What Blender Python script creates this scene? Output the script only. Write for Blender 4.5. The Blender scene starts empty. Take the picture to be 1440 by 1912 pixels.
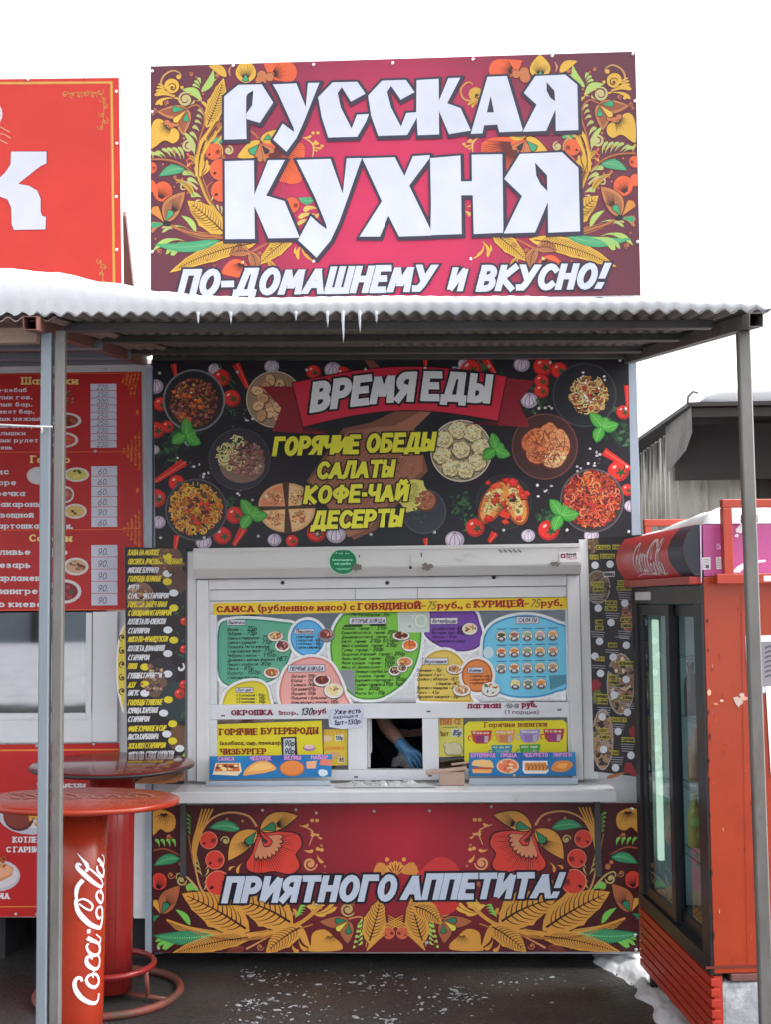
import bpy, bmesh, math, random
from mathutils import Vector, Matrix, noise
from mathutils.geometry import tessellate_polygon
R = math.radians
scene = bpy.context.scene
col = scene.collection

# ------------------------------------------------------------------ camera, sky, sun, exposure
FOC, PITCH, YAW, ROLL, SHIFT = 2133.0, R(3.5), R(2.42), -.011, 33.5
CAM = Vector((.19, -5.41, 1.7))
CROT = Matrix.Rotation(YAW, 3, 'Z') @ Matrix.Rotation(math.pi / 2 + PITCH, 3, 'X') @ Matrix.Rotation(ROLL, 3, 'Z')
cd = bpy.data.cameras.new('camera')
cam = bpy.data.objects.new('camera', cd)
col.objects.link(cam)
cam.matrix_world = Matrix.Translation(CAM) @ CROT.to_4x4()
cd.sensor_fit = 'HORIZONTAL'
cd.sensor_width = 36
cd.lens = 36 * FOC / 1440
cd.shift_y = SHIFT / 1440
cd.clip_start = .05
cd.clip_end = 500
scene.camera = cam

SUN_EL, SUN_AZ = R(50), R(84)
world = bpy.data.worlds.new('World')
scene.world = world
world.use_nodes = True
wn, wl = world.node_tree.nodes, world.node_tree.links
bgn = wn['Background']
sky = wn.new('ShaderNodeTexSky')
sky.sky_type = 'NISHITA'
sky.sun_disc = False
sky.sun_elevation = SUN_EL
sky.sun_rotation = SUN_AZ
sky.air_density = 1.0
sky.dust_density = 6.0
sky.ozone_density = 1.0
hs = wn.new('ShaderNodeHueSaturation')
hs.inputs['Saturation'].default_value = .1
wl.new(sky.outputs[0], hs.inputs['Color'])
wl.new(hs.outputs[0], bgn.inputs['Color'])
bgn.inputs['Strength'].default_value = .15
sd = bpy.data.lights.new('sun', 'SUN')
sd.energy = .5
sd.angle = R(25)
sd.color = (1, .97, .93)
sun = bpy.data.objects.new('sun', sd)
col.objects.link(sun)
# azimuth: direction towards the sun, measured clockwise from +Y
sdir = Vector((math.sin(SUN_AZ) * math.cos(SUN_EL), math.cos(SUN_AZ) * math.cos(SUN_EL), math.sin(SUN_EL)))
sun.rotation_euler = sdir.to_track_quat('Z', 'Y').to_euler()
scene.view_settings.view_transform = 'Standard'
scene.view_settings.look = 'None'
scene.view_settings.exposure = 2.0
scene.view_settings.gamma = 1
scene.cycles.max_bounces = 8
scene.cycles.transparent_max_bounces = 16
scene.cycles.use_denoising = True

# ------------------------------------------------------------------ geometry of the view: where a traced outline lies on its surface
def ray(px, py):
    return CROT @ Vector(((px - 720) / FOC, (956 - py + SHIFT) / FOC, -1))
def W(px, py, Y):
    d = ray(px, py)
    return CAM + d * ((Y - CAM.y) / d.y)
def G(px, py, z=0.0):
    d = ray(px, py)
    return CAM + d * ((z - CAM.z) / d.z)

class Plane:
    def __init__(s, o, n):
        s.o, s.n = Vector(o), Vector(n).normalized()
    def __call__(s, px, py, off=0.0):
        d = ray(px, py)
        t = (s.o - CAM).dot(s.n) / d.dot(s.n)
        return CAM + d * t + s.n * off
def front(Y):
    return Plane((0, Y, 0), (0, -1, 0))

# ------------------------------------------------------------------ materials
def lin(c):
    c = c / 255
    return c / 12.92 if c <= .04045 else ((c + .055) / 1.055) ** 2.4
def rgb(r, g, b, k=1.0):
    return (min(.9, lin(r) * k), min(.9, lin(g) * k), min(.9, lin(b) * k), 1)

def nodes_of(name):
    m = bpy.data.materials.new(name)
    m.use_nodes = True
    n, l = m.node_tree.nodes, m.node_tree.links
    return m, n, l, n['Principled BSDF']

def mat(name, c, rough=.5, metal=0.0, var=.12, scale=6.0, bump=0.0, bscale=60.0, stain=None, samt=.5, sscale=3.0, stretch=(1, 1, 1), spec=.5):
    m, n, l, b = nodes_of(name)
    tc = n.new('ShaderNodeTexCoord')
    mp = n.new('ShaderNodeMapping')
    mp.inputs['Scale'].default_value = stretch
    l.new(tc.outputs['Object'], mp.inputs['Vector'])
    nz = n.new('ShaderNodeTexNoise')
    nz.inputs['Scale'].default_value = scale
    nz.inputs['Detail'].default_value = 8
    nz.inputs['Roughness'].default_value = .65
    l.new(mp.outputs[0], nz.inputs['Vector'])
    mr = n.new('ShaderNodeMapRange')
    mr.inputs[1].default_value, mr.inputs[2].default_value = .3, .7
    mr.inputs[3].default_value, mr.inputs[4].default_value = 1 - var, 1 + var
    l.new(nz.outputs['Fac'], mr.inputs[0])
    mx = n.new('ShaderNodeVectorMath')
    mx.operation = 'SCALE'
    mx.inputs[0].default_value = c[:3]
    l.new(mr.outputs[0], mx.inputs['Scale'])
    out = mx.outputs[0]
    if stain:
        n2 = n.new('ShaderNodeTexNoise')
        n2.inputs['Scale'].default_value = sscale
        n2.inputs['Detail'].default_value = 10
        n2.inputs['Roughness'].default_value = .7
        l.new(mp.outputs[0], n2.inputs['Vector'])
        r2 = n.new('ShaderNodeMapRange')
        r2.inputs[1].default_value, r2.inputs[2].default_value = 1 - samt - .02, 1 - samt + .14
        l.new(n2.outputs['Fac'], r2.inputs[0])
        mm = n.new('ShaderNodeMix')
        mm.data_type = 'RGBA'
        l.new(r2.outputs[0], mm.inputs['Factor'])
        l.new(out, mm.inputs['A'])
        mm.inputs['B'].default_value = stain
        out = mm.outputs['Result']
    l.new(out, b.inputs['Base Color'])
    rr = n.new('ShaderNodeMapRange')
    rr.inputs[3].default_value, rr.inputs[4].default_value = max(.02, rough - .1), min(1, rough + .1)
    l.new(nz.outputs['Fac'], rr.inputs[0])
    l.new(rr.outputs[0], b.inputs['Roughness'])
    b.inputs['Metallic'].default_value = metal
    b.inputs['Specular IOR Level'].default_value = spec
    if bump:
        nb = n.new('ShaderNodeTexNoise')
        nb.inputs['Scale'].default_value = bscale
        nb.inputs['Detail'].default_value = 5
        l.new(mp.outputs[0], nb.inputs['Vector'])
        bp = n.new('ShaderNodeBump')
        bp.inputs['Strength'].default_value = bump
        bp.inputs['Distance'].default_value = .01
        l.new(nb.outputs['Fac'], bp.inputs['Height'])
        l.new(bp.outputs[0], b.inputs['Normal'])
    return m

def print_mat(name, rough=.42, var=.06, bump=.03, spec=.4):
    """printed vinyl / paper: colours of the print come with the mesh"""
    m, n, l, b = nodes_of(name)
    at = n.new('ShaderNodeAttribute')
    at.attribute_name = 'Col'
    tc = n.new('ShaderNodeTexCoord')
    nz = n.new('ShaderNodeTexNoise')
    nz.inputs['Scale'].default_value = 5
    nz.inputs['Detail'].default_value = 7
    l.new(tc.outputs['Object'], nz.inputs['Vector'])
    mr = n.new('ShaderNodeMapRange')
    mr.inputs[1].default_value, mr.inputs[2].default_value = .3, .7
    mr.inputs[3].default_value, mr.inputs[4].default_value = 1 - var, 1 + var
    l.new(nz.outputs['Fac'], mr.inputs[0])
    mx = n.new('ShaderNodeVectorMath')
    mx.operation = 'SCALE'
    l.new(at.outputs['Color'], mx.inputs[0])
    l.new(mr.outputs[0], mx.inputs['Scale'])
    l.new(mx.outputs[0], b.inputs['Base Color'])
    b.inputs['Roughness'].default_value = rough
    b.inputs['Specular IOR Level'].default_value = spec
    nb = n.new('ShaderNodeTexNoise')
    nb.inputs['Scale'].default_value = 3.5
    nb.inputs['Detail'].default_value = 3
    l.new(tc.outputs['Object'], nb.inputs['Vector'])
    bp = n.new('ShaderNodeBump')
    bp.inputs['Strength'].default_value = bump * 10
    bp.inputs['Distance'].default_value = .01
    l.new(nb.outputs['Fac'], bp.inputs['Height'])
    l.new(bp.outputs[0], b.inputs['Normal'])
    return m

def glass_mat(name, tint=(.75, .8, .8, 1), ior=1.5, boost=0.0):
    m = bpy.data.materials.new(name)
    m.use_nodes = True
    n, l = m.node_tree.nodes, m.node_tree.links
    n.clear()
    o = n.new('ShaderNodeOutputMaterial')
    mx = n.new('ShaderNodeMixShader')
    tr = n.new('ShaderNodeBsdfTransparent')
    tr.inputs[0].default_value = tint
    gl = n.new('ShaderNodeBsdfGlossy')
    gl.inputs['Roughness'].default_value = .03
    gl.inputs['Color'].default_value = (.95, .97, 1, 1)
    fr = n.new('ShaderNodeFresnel')
    fr.inputs['IOR'].default_value = ior
    ad = n.new('ShaderNodeMath')
    ad.use_clamp = True
    ad.inputs[1].default_value = boost
    l.new(fr.outputs[0], ad.inputs[0])
    ge = n.new('ShaderNodeNewGeometry')
    inv = n.new('ShaderNodeMath')
    inv.operation = 'SUBTRACT'
    inv.inputs[0].default_value = 1
    l.new(ge.outputs['Backfacing'], inv.inputs[1])
    mu = n.new('ShaderNodeMath')
    mu.operation = 'MULTIPLY'
    l.new(ad.outputs[0], mu.inputs[0])
    l.new(inv.outputs[0], mu.inputs[1])
    l.new(mu.outputs[0], mx.inputs[0])
    l.new(tr.outputs[0], mx.inputs[1])
    l.new(gl.outputs[0], mx.inputs[2])
    l.new(mx.outputs[0], o.inputs[0])
    return m

M = {}
M['print'] = print_mat('printed_vinyl')
M['paper'] = print_mat('printed_paper', rough=.6, bump=.05)
M['white_frame'] = mat('white_painted_metal', (.72, .73, .75, 1), .4, var=.06, stain=(.42, .38, .33, 1), samt=.32, sscale=2.5)
M['shutter'] = mat('cream_shutter_metal', (.66, .66, .65, 1), .42, var=.05, stain=(.36, .32, .27, 1), samt=.36, sscale=4, stretch=(1, 1, 3))
M['white_plastic'] = mat('white_window_plastic', (.72, .74, .78, 1), .3, var=.04, stain=(.5, .48, .45, 1), samt=.3, sscale=3)
M['wall'] = mat('pale_sheet_metal_wall', (.55, .57, .6, 1), .5, var=.1, stain=(.3, .26, .22, 1), samt=.36)
M['trim'] = mat('blue_grey_trim', (.36, .42, .5, 1), .45, var=.1, stain=(.2, .2, .22, 1), samt=.38)
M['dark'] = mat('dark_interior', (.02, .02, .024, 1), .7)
M['counter'] = mat('white_counter_laminate', (.62, .63, .66, 1), .22, var=.06, stain=(.4, .39, .38, 1), samt=.36, sscale=5)
M['steel'] = mat('bare_weathered_steel', (.17, .163, .155, 1), .5, metal=.25, var=.3, scale=9, stain=(.10, .06, .045, 1), samt=.46, sscale=5, stretch=(1, 1, .25))
M['blue_steel'] = mat('blue_grey_painted_steel', (.20, .235, .275, 1), .45, var=.1, stain=(.16, .14, .14, 1), samt=.34, sscale=5, stretch=(1, 1, .3))
M['dark_steel'] = mat('grey_brown_steel', (.088, .085, .085, 1), .5, metal=.2, var=.2, stain=(.075, .055, .045, 1), samt=.38, sscale=4)
M['red_primer'] = mat('red_brown_primed_steel', (.17, .07, .06, 1), .55, var=.25, stain=(.08, .05, .045, 1), samt=.45, sscale=6)
M['slate'] = mat('corrugated_roof_sheet', (.17, .168, .168, 1), .65, var=.2, scale=4, stain=(.10, .08, .07, 1), samt=.45, sscale=3)
M['slate_red_bounce'] = mat('roof_sheet_with_red_bounce', (.24, .17, .16, 1), .65, var=.2, scale=4, stain=(.14, .09, .08, 1), samt=.45, sscale=3)  # same sheet metal, with a red reflection put into its colour
M['red_table'] = mat('red_orange_painted_metal', (.34, .030, .010, 1), .26, var=.12, stain=(.22, .017, .010, 1), samt=.32, sscale=5)
M['red_pole'] = mat('red_painted_metal', (.28, .018, .016, 1), .3, var=.12, stain=(.18, .012, .012, 1), samt=.33, sscale=5)
M['brown_top'] = mat('dark_red_brown_lacquer', (.16, .018, .018, 1), .12, var=.15, spec=.55)
M['black_edge'] = mat('dark_edge_band', (.03, .025, .025, 1), .4)
M['rust_ring'] = mat('rusted_red_pipe', (.20, .045, .03, 1), .55, var=.3, stain=(.09, .055, .04, 1), samt=.5, sscale=9)
M['screw'] = mat('zinc_screw', (.6, .6, .62, 1), .35, metal=.4)
M['dark_bolt'] = mat('dark_bolt', (.03, .03, .032, 1), .5, metal=.3)
M['glove'] = mat('blue_nitrile_glove', (.13, .33, .60, 1), .4, var=.05)
M['skin'] = mat('skin', (.55, .31, .24, 1), .5, var=.06)
M['cloth'] = mat('dark_navy_cloth', (.018, .018, .032, 1), .8, var=.2)
M['rag'] = mat('grey_cloth', (.24, .24, .26, 1), .8, var=.15)
M['hair'] = mat('dark_hair', (.02, .014, .01, 1), .5)
M['wood'] = mat('pale_worn_wood', (.40, .28, .22, 1), .65, var=.25, scale=5, stretch=(.3, 4, 4), bump=.2)
M['fridge_orange'] = mat('orange_red_enamel', (.36, .040, .011, 1), .3, var=.09, scale=3, stain=(.27, .022, .008, 1), samt=.42, sscale=2, spec=.5)
M['fridge_red'] = mat('red_header_panel', (.68, .065, .08, 1), .35, var=.05)
M['fridge_navy'] = mat('dark_navy_plastic', (.018, .022, .034, 1), .45, var=.1)
M['fridge_black'] = mat('black_door_profile', (.022, .022, .026, 1), .35, var=.15)
M['grille'] = mat('red_grille_panel', (.42, .035, .018, 1), .35, var=.12, stain=(.25, .02, .012, 1), samt=.4)
M['cage'] = mat('orange_red_painted_bars', (.42, .042, .018, 1), .4, var=.15, stain=(.14, .03, .02, 1), samt=.36, sscale=8)
M['pink'] = mat('magenta_side_sticker', (.50, .085, .28, 1), .4, var=.12, scale=4)
M['white_print'] = mat('white_print', (.78, .78, .8, 1), .4, var=.05)
M['black_print'] = mat('black_print', (.02, .02, .02, 1), .5)
M['shed_metal'] = mat('grey_beige_profiled_sheet', (.40, .37, .32, 1), .5, metal=.05, var=.15, stain=(.10, .085, .075, 1), samt=.45, sscale=2.0, stretch=(2, 2, .5))
M['shed_dark'] = mat('old_dark_timber', (.045, .038, .034, 1), .7, var=.3)
M['rust_wall'] = mat('rusty_brown_sheet', (.11, .045, .025, 1), .7, var=.4, scale=3, stain=(.03, .024, .022, 1), samt=.5)
M['concrete'] = mat('snowy_grey_block', (.30, .31, .33, 1), .8, var=.2, stain=(.6, .62, .66, 1), samt=.44, sscale=9, bump=.5, bscale=30)
M['rope'] = mat('white_cord', (.6, .6, .6, 1), .7)
M['pane'] = glass_mat('window_glass', tint=(.45, .47, .5, 1), boost=.16)
M['fridge_glass'] = glass_mat('fridge_glass', tint=(.86, .95, .96, 1), ior=1.5, boost=.05)
def fill_glow_mat():
    m, n, l, b = nodes_of('added_fill_glow')
    b.inputs['Base Color'].default_value = (.8, .85, .75, 1)
    b.inputs['Emission Color'].default_value = (.80, .95, .74, 1)
    b.inputs['Emission Strength'].default_value = .22
    return m
M['tube'] = fill_glow_mat()  # glow added to brighten the inside of the fridge
M['liner'] = mat('pale_fridge_liner', (.55, .68, .72, 1), .4, var=.1)
M['shelf'] = mat('grey_wire_shelf', (.2, .2, .21, 1), .4, metal=.5)

def snow_mat():
    m, n, l, b = nodes_of('snow')
    b.inputs['Base Color'].default_value = (.56, .575, .60, 1)
    b.inputs['Roughness'].default_value = .8
    b.inputs['Specular IOR Level'].default_value = .25
    tc = n.new('ShaderNodeTexCoord')
    nz = n.new('ShaderNodeTexNoise')
    nz.inputs['Scale'].default_value = 14
    nz.inputs['Detail'].default_value = 8
    l.new(tc.outputs['Object'], nz.inputs['Vector'])
    bp = n.new('ShaderNodeBump')
    bp.inputs['Strength'].default_value = .25
    bp.inputs['Distance'].default_value = .012
    l.new(nz.outputs['Fac'], bp.inputs['Height'])
    l.new(bp.outputs[0], b.inputs['Normal'])
    return m
M['snow'] = snow_mat()

def ice_mat():
    m, n, l, b = nodes_of('ice')
    b.inputs['Base Color'].default_value = (.8, .84, .88, 1)
    b.inputs['Roughness'].default_value = .15
    b.inputs['Transmission Weight'].default_value = .6
    b.inputs['IOR'].default_value = 1.31
    return m
M['ice'] = ice_mat()

def ground_mat():
    m, n, l, b = nodes_of('wet_asphalt_with_snow')
    tc = n.new('ShaderNodeTexCoord')
    def nz(scale, det=8, rough=.6, off=0):
        t = n.new('ShaderNodeTexNoise')
        t.inputs['Scale'].default_value = scale
        t.inputs['Detail'].default_value = det
        t.inputs['Roughness'].default_value = rough
        if off:
            mp = n.new('ShaderNodeMapping')
            mp.inputs['Location'].default_value = (off, off * .7, 0)
            l.new(tc.outputs['Object'], mp.inputs[0])
            l.new(mp.outputs[0], t.inputs['Vector'])
        else:
            l.new(tc.outputs['Object'], t.inputs['Vector'])
        return t.outputs['Fac']
    def rng(s, a, c, lo=0.0, hi=1.0):
        r = n.new('ShaderNodeMapRange')
        r.inputs[1].default_value, r.inputs[2].default_value = a, c
        r.inputs[3].default_value, r.inputs[4].default_value = lo, hi
        l.new(s, r.inputs[0])
        return r.outputs[0]
    def mix(f, a, c):
        x = n.new('ShaderNodeMix')
        x.data_type = 'RGBA'
        l.new(f, x.inputs['Factor'])
        for s, v in (('A', a), ('B', c)):
            if isinstance(v, tuple):
                x.inputs[s].default_value = v
            else:
                l.new(v, x.inputs[s])
        return x.outputs['Result']
    def math_(op, a, c):
        x = n.new('ShaderNodeMath')
        x.operation = op
        x.use_clamp = op != 'ADD'
        for i, v in enumerate((a, c)):
            if isinstance(v, float):
                x.inputs[i].default_value = v
            else:
                l.new(v, x.inputs[i])
        return x.outputs[0]
    base = mix(rng(nz(2.2), .38, .62), (.015, .0148, .016, 1), (.034, .031, .030, 1))
    base = mix(rng(nz(90, 3), .45, .7), base, (.07, .067, .065, 1))
    base = mix(rng(nz(.9, 6, off=4), .5, .66), base, (.036, .031, .028, 1))
    sep = n.new('ShaderNodeSeparateXYZ')
    l.new(tc.outputs['Object'], sep.inputs[0])
    # flecks of trodden snow in the yard, none right at the kiosk's foot; deep snow further out
    near = rng(sep.outputs[1], -.30, -.55)
    fl = rng(math_('MULTIPLY', rng(nz(24, 5, .7, 7), .56, .64), rng(nz(3.0, 5, .6, 2), .47, .60)), .12, .6)
    fl = math_('MULTIPLY', fl, near)
    deep = rng(math_('ADD', sep.outputs[1], rng(nz(.8, 6, .6, 3), 0., 1., -1.3, 1.3)), -3.3, -4.2)
    deep = math_('MULTIPLY', deep, rng(nz(1.6, 8, .7, 11), .36, .5, .55, 1.0))
    sn = math_('MAXIMUM', fl, deep)
    l.new(mix(sn, base, (.62, .63, .66, 1)), b.inputs['Base Color'])
    rf = rng(nz(1.7, 6, .6, 5), .38, .66, .28, .8)
    r2 = n.new('ShaderNodeMix')
    l.new(sn, r2.inputs[0])
    l.new(rf, r2.inputs[2])
    r2.inputs[3].default_value = .85
    l.new(r2.outputs[0], b.inputs['Roughness'])
    bp = n.new('ShaderNodeBump')
    bp.inputs['Strength'].default_value = .6
    bp.inputs['Distance'].default_value = .012
    h = math_('ADD', nz(40, 6), sn)
    l.new(h, bp.inputs['Height'])
    l.new(bp.outputs[0], b.inputs['Normal'])
    return m
M['ground'] = ground_mat()

# ------------------------------------------------------------------ mesh helpers
class MB:
    """collects shapes in world space and links them as ONE mesh object"""
    def __init__(s):
        s.bm = bmesh.new()
    def box(s, x0, x1, y0, y1, z0, z1, bev=0.0, mi=0, T=None):
        m = Matrix.Translation(((x0 + x1) / 2, (y0 + y1) / 2, (z0 + z1) / 2)) @ Matrix.Diagonal((abs(x1 - x0), abs(y1 - y0), abs(z1 - z0), 1))
        if T is not None:
            m = T @ m
        tmp = bmesh.new()
        bmesh.ops.create_cube(tmp, size=1, matrix=m)
        if bev:
            bmesh.ops.bevel(tmp, geom=tmp.edges[:], offset=bev, segments=2, profile=.7, affect='EDGES')
        s.merge(tmp, mi)
        return s
    def merge(s, tmp, mi=0, smooth=False):
        vm = {v: s.bm.verts.new(v.co) for v in tmp.verts}
        for f in tmp.faces:
            try:
                nf = s.bm.faces.new([vm[v] for v in f.verts])
                nf.material_index = mi
                nf.smooth = smooth
            except ValueError:
                pass
        tmp.free()
    def face(s, pts, mi=0, smooth=False):
        try:
            f = s.bm.faces.new([s.bm.verts.new(p) for p in pts])
            f.material_index = mi
            f.smooth = smooth
        except ValueError:
            pass
        return s
    def beam(s, p, q, w, h, up=(0, 0, 1), hollow=0.0, bev=.002, mi=0):
        """rectangular bar from p to q, w across, h along 'up'; hollow > 0 gives a tube with that wall"""
        p, q = Vector(p), Vector(q)
        d = (q - p).normalized()
        sd_ = d.cross(Vector(up)).normalized()
        u = sd_.cross(d).normalized()
        def ring(c, w_, h_):
            return [c + sd_ * a * w_ / 2 + u * b_ * h_ / 2 for a, b_ in ((-1, -1), (1, -1), (1, 1), (-1, 1))]
        a, c = ring(p, w, h), ring(q, w, h)
        if not hollow:
            tmp = bmesh.new()
            va = [tmp.verts.new(x) for x in a]
            vc = [tmp.verts.new(x) for x in c]
            tmp.faces.new(va[::-1])
            tmp.faces.new(vc)
            for i in range(4):
                tmp.faces.new((va[i], va[(i + 1) % 4], vc[(i + 1) % 4], vc[i]))
            if bev:
                bmesh.ops.bevel(tmp, geom=tmp.edges[:], offset=bev, segments=1, affect='EDGES')
            s.merge(tmp, mi)
        else:
            ai, ci = ring(p, w - 2 * hollow, h - 2 * hollow), ring(q, w - 2 * hollow, h - 2 * hollow)
            for i in range(4):
                j = (i + 1) % 4
                s.face((a[i], a[j], c[j], c[i]), mi)
                s.face((ai[j], ai[i], ci[i], ci[j]), mi)
                s.face((a[j], a[i], ai[i], ai[j]), mi)
                s.face((c[i], c[j], ci[j], ci[i]), mi)
        return s
    def tube(s, pts, r, seg=12, closed=False, mi=0, caps=True):
        pts = [Vector(p) for p in pts]
        n = len(pts)
        rings = []
        nrm = None
        for i, p in enumerate(pts):
            a = pts[(i - 1) % n] if closed or i else p
            b_ = pts[(i + 1) % n] if closed or i < n - 1 else p
            t = (b_ - a).normalized()
            if nrm is None:
                nrm = t.orthogonal().normalized()
            nrm = (nrm - t * nrm.dot(t)).normalized()
            bi = t.cross(nrm)
            rr = r[i] if isinstance(r, (list, tuple)) else r
            rings.append([s.bm.verts.new(p + (nrm * math.cos(2 * math.pi * k / seg) + bi * math.sin(2 * math.pi * k / seg)) * rr) for k in range(seg)])
        for i in range(n if closed else n - 1):
            a, b_ = rings[i], rings[(i + 1) % n]
            for k in range(seg):
                f = s.bm.faces.new((a[k], a[(k + 1) % seg], b_[(k + 1) % seg], b_[k]))
                f.smooth = True
                f.material_index = mi
        if caps and not closed:
            for rg in (rings[0][::-1], rings[-1]):
                f = s.bm.faces.new(rg)
                f.material_index = mi
        return s
    def lathe(s, c, prof, seg=48, mi=0, T=None, smooth=True):
        c = Vector(c)
        rings = []
        for r, z in prof:
            ring = []
            for k in range(seg):
                a = 2 * math.pi * k / seg
                p = Vector((r * math.cos(a), r * math.sin(a), z))
                if T is not None:
                    p = T @ p
                ring.append(s.bm.verts.new(p + c))
            rings.append(ring)
        for a, b_ in zip(rings, rings[1:]):
            for k in range(seg):
                f = s.bm.faces.new((a[k], a[(k + 1) % seg], b_[(k + 1) % seg], b_[k]))
                f.smooth = smooth
                f.material_index = mi
        for rg in (rings[0][::-1], rings[-1]):
            f = s.bm.faces.new(rg)
            f.material_index = mi
        return s
    def grid(s, fn, nu, nv, mi=0, smooth=True):
        vs = [[s.bm.verts.new(fn(i / nu, j / nv)) for j in range(nv + 1)] for i in range(nu + 1)]
        for i in range(nu):
            for j in range(nv):
                f = s.bm.faces.new((vs[i][j], vs[i + 1][j], vs[i + 1][j + 1], vs[i][j + 1]))
                f.smooth = smooth
                f.material_index = mi
        return s
    def build(s, name, mats, parent=None):
        me = bpy.data.meshes.new(name)
        bmesh.ops.recalc_face_normals(s.bm, faces=s.bm.faces[:])
        base = Vector((0, 0, 0))
        root = parent
        while root is not None:
            base += root.location
            root = root.parent
        if parent is None and s.bm.verts:
            xs = [v.co for v in s.bm.verts]
            base = Vector(((min(v.x for v in xs) + max(v.x for v in xs)) / 2, (min(v.y for v in xs) + max(v.y for v in xs)) / 2, min(v.z for v in xs)))
        off = Vector((0, 0, 0))
        if parent is not None and s.bm.verts:
            xs = [v.co for v in s.bm.verts]
            c = Vector(((min(v.x for v in xs) + max(v.x for v in xs)) / 2, (min(v.y for v in xs) + max(v.y for v in xs)) / 2, (min(v.z for v in xs) + max(v.z for v in xs)) / 2))
            off = c - base
        bmesh.ops.translate(s.bm, verts=s.bm.verts[:], vec=-(base + off))
        s.bm.to_mesh(me)
        s.bm.free()
        for m in (mats if isinstance(mats, (list, tuple)) else [mats]):
            me.materials.append(m)
        o = bpy.data.objects.new(name, me)
        col.objects.link(o)
        o.parent = parent
        o.location = off if parent is not None else base
        return o

def tag(o, label=None, cat=None, group=None, kind=None):
    for k, v in (('label', label), ('category', cat), ('group', group), ('kind', kind)):
        if v:
            o[k] = v
    return o
def thing(name, label, cat, loc, group=None):
    o = bpy.data.objects.new(name, None)
    o.empty_display_size = .1
    col.objects.link(o)
    o.location = Vector(loc)
    return tag(o, label, cat, group)

def smooth_path(pts, n=6):
    """Catmull-Rom through 2-D points"""
    if len(pts) < 3:
        return [tuple(p) for p in pts]
    out = []
    P = [pts[0]] + list(pts) + [pts[-1]]
    for i in range(1, len(P) - 2):
        p0, p1, p2, p3 = P[i - 1], P[i], P[i + 1], P[i + 2]
        for k in range(n):
            t = k / n
            out.append(tuple(.5 * (2 * p1[a] + (p2[a] - p0[a]) * t + (2 * p0[a] - 5 * p1[a] + 4 * p2[a] - p3[a]) * t * t + (3 * p1[a] - p0[a] - 3 * p2[a] + p3[a]) * t ** 3) for a in (0, 1)))
    out.append(tuple(pts[-1]))
    return out

def clip_poly(poly, quad):
    """Sutherland-Hodgman against a convex outline"""
    area = sum(quad[i][0] * quad[(i + 1) % len(quad)][1] - quad[(i + 1) % len(quad)][0] * quad[i][1] for i in range(len(quad)))
    sg = 1 if area > 0 else -1
    out = poly
    for i in range(len(quad)):
        a, b_ = quad[i], quad[(i + 1) % len(quad)]
        def side(p):
            return sg * ((b_[0] - a[0]) * (p[1] - a[1]) - (b_[1] - a[1]) * (p[0] - a[0]))
        res = []
        for j in range(len(out)):
            p, q = out[j], out[(j + 1) % len(out)]
            sp, sq = side(p), side(q)
            if sp >= 0:
                res.append(p)
            if (sp >= 0) != (sq >= 0):
                t = sp / (sp - sq)
                res.append((p[0] + (q[0] - p[0]) * t, p[1] + (q[1] - p[1]) * t))
        out = res
        if len(out) < 3:
            return []
    return out

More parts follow.
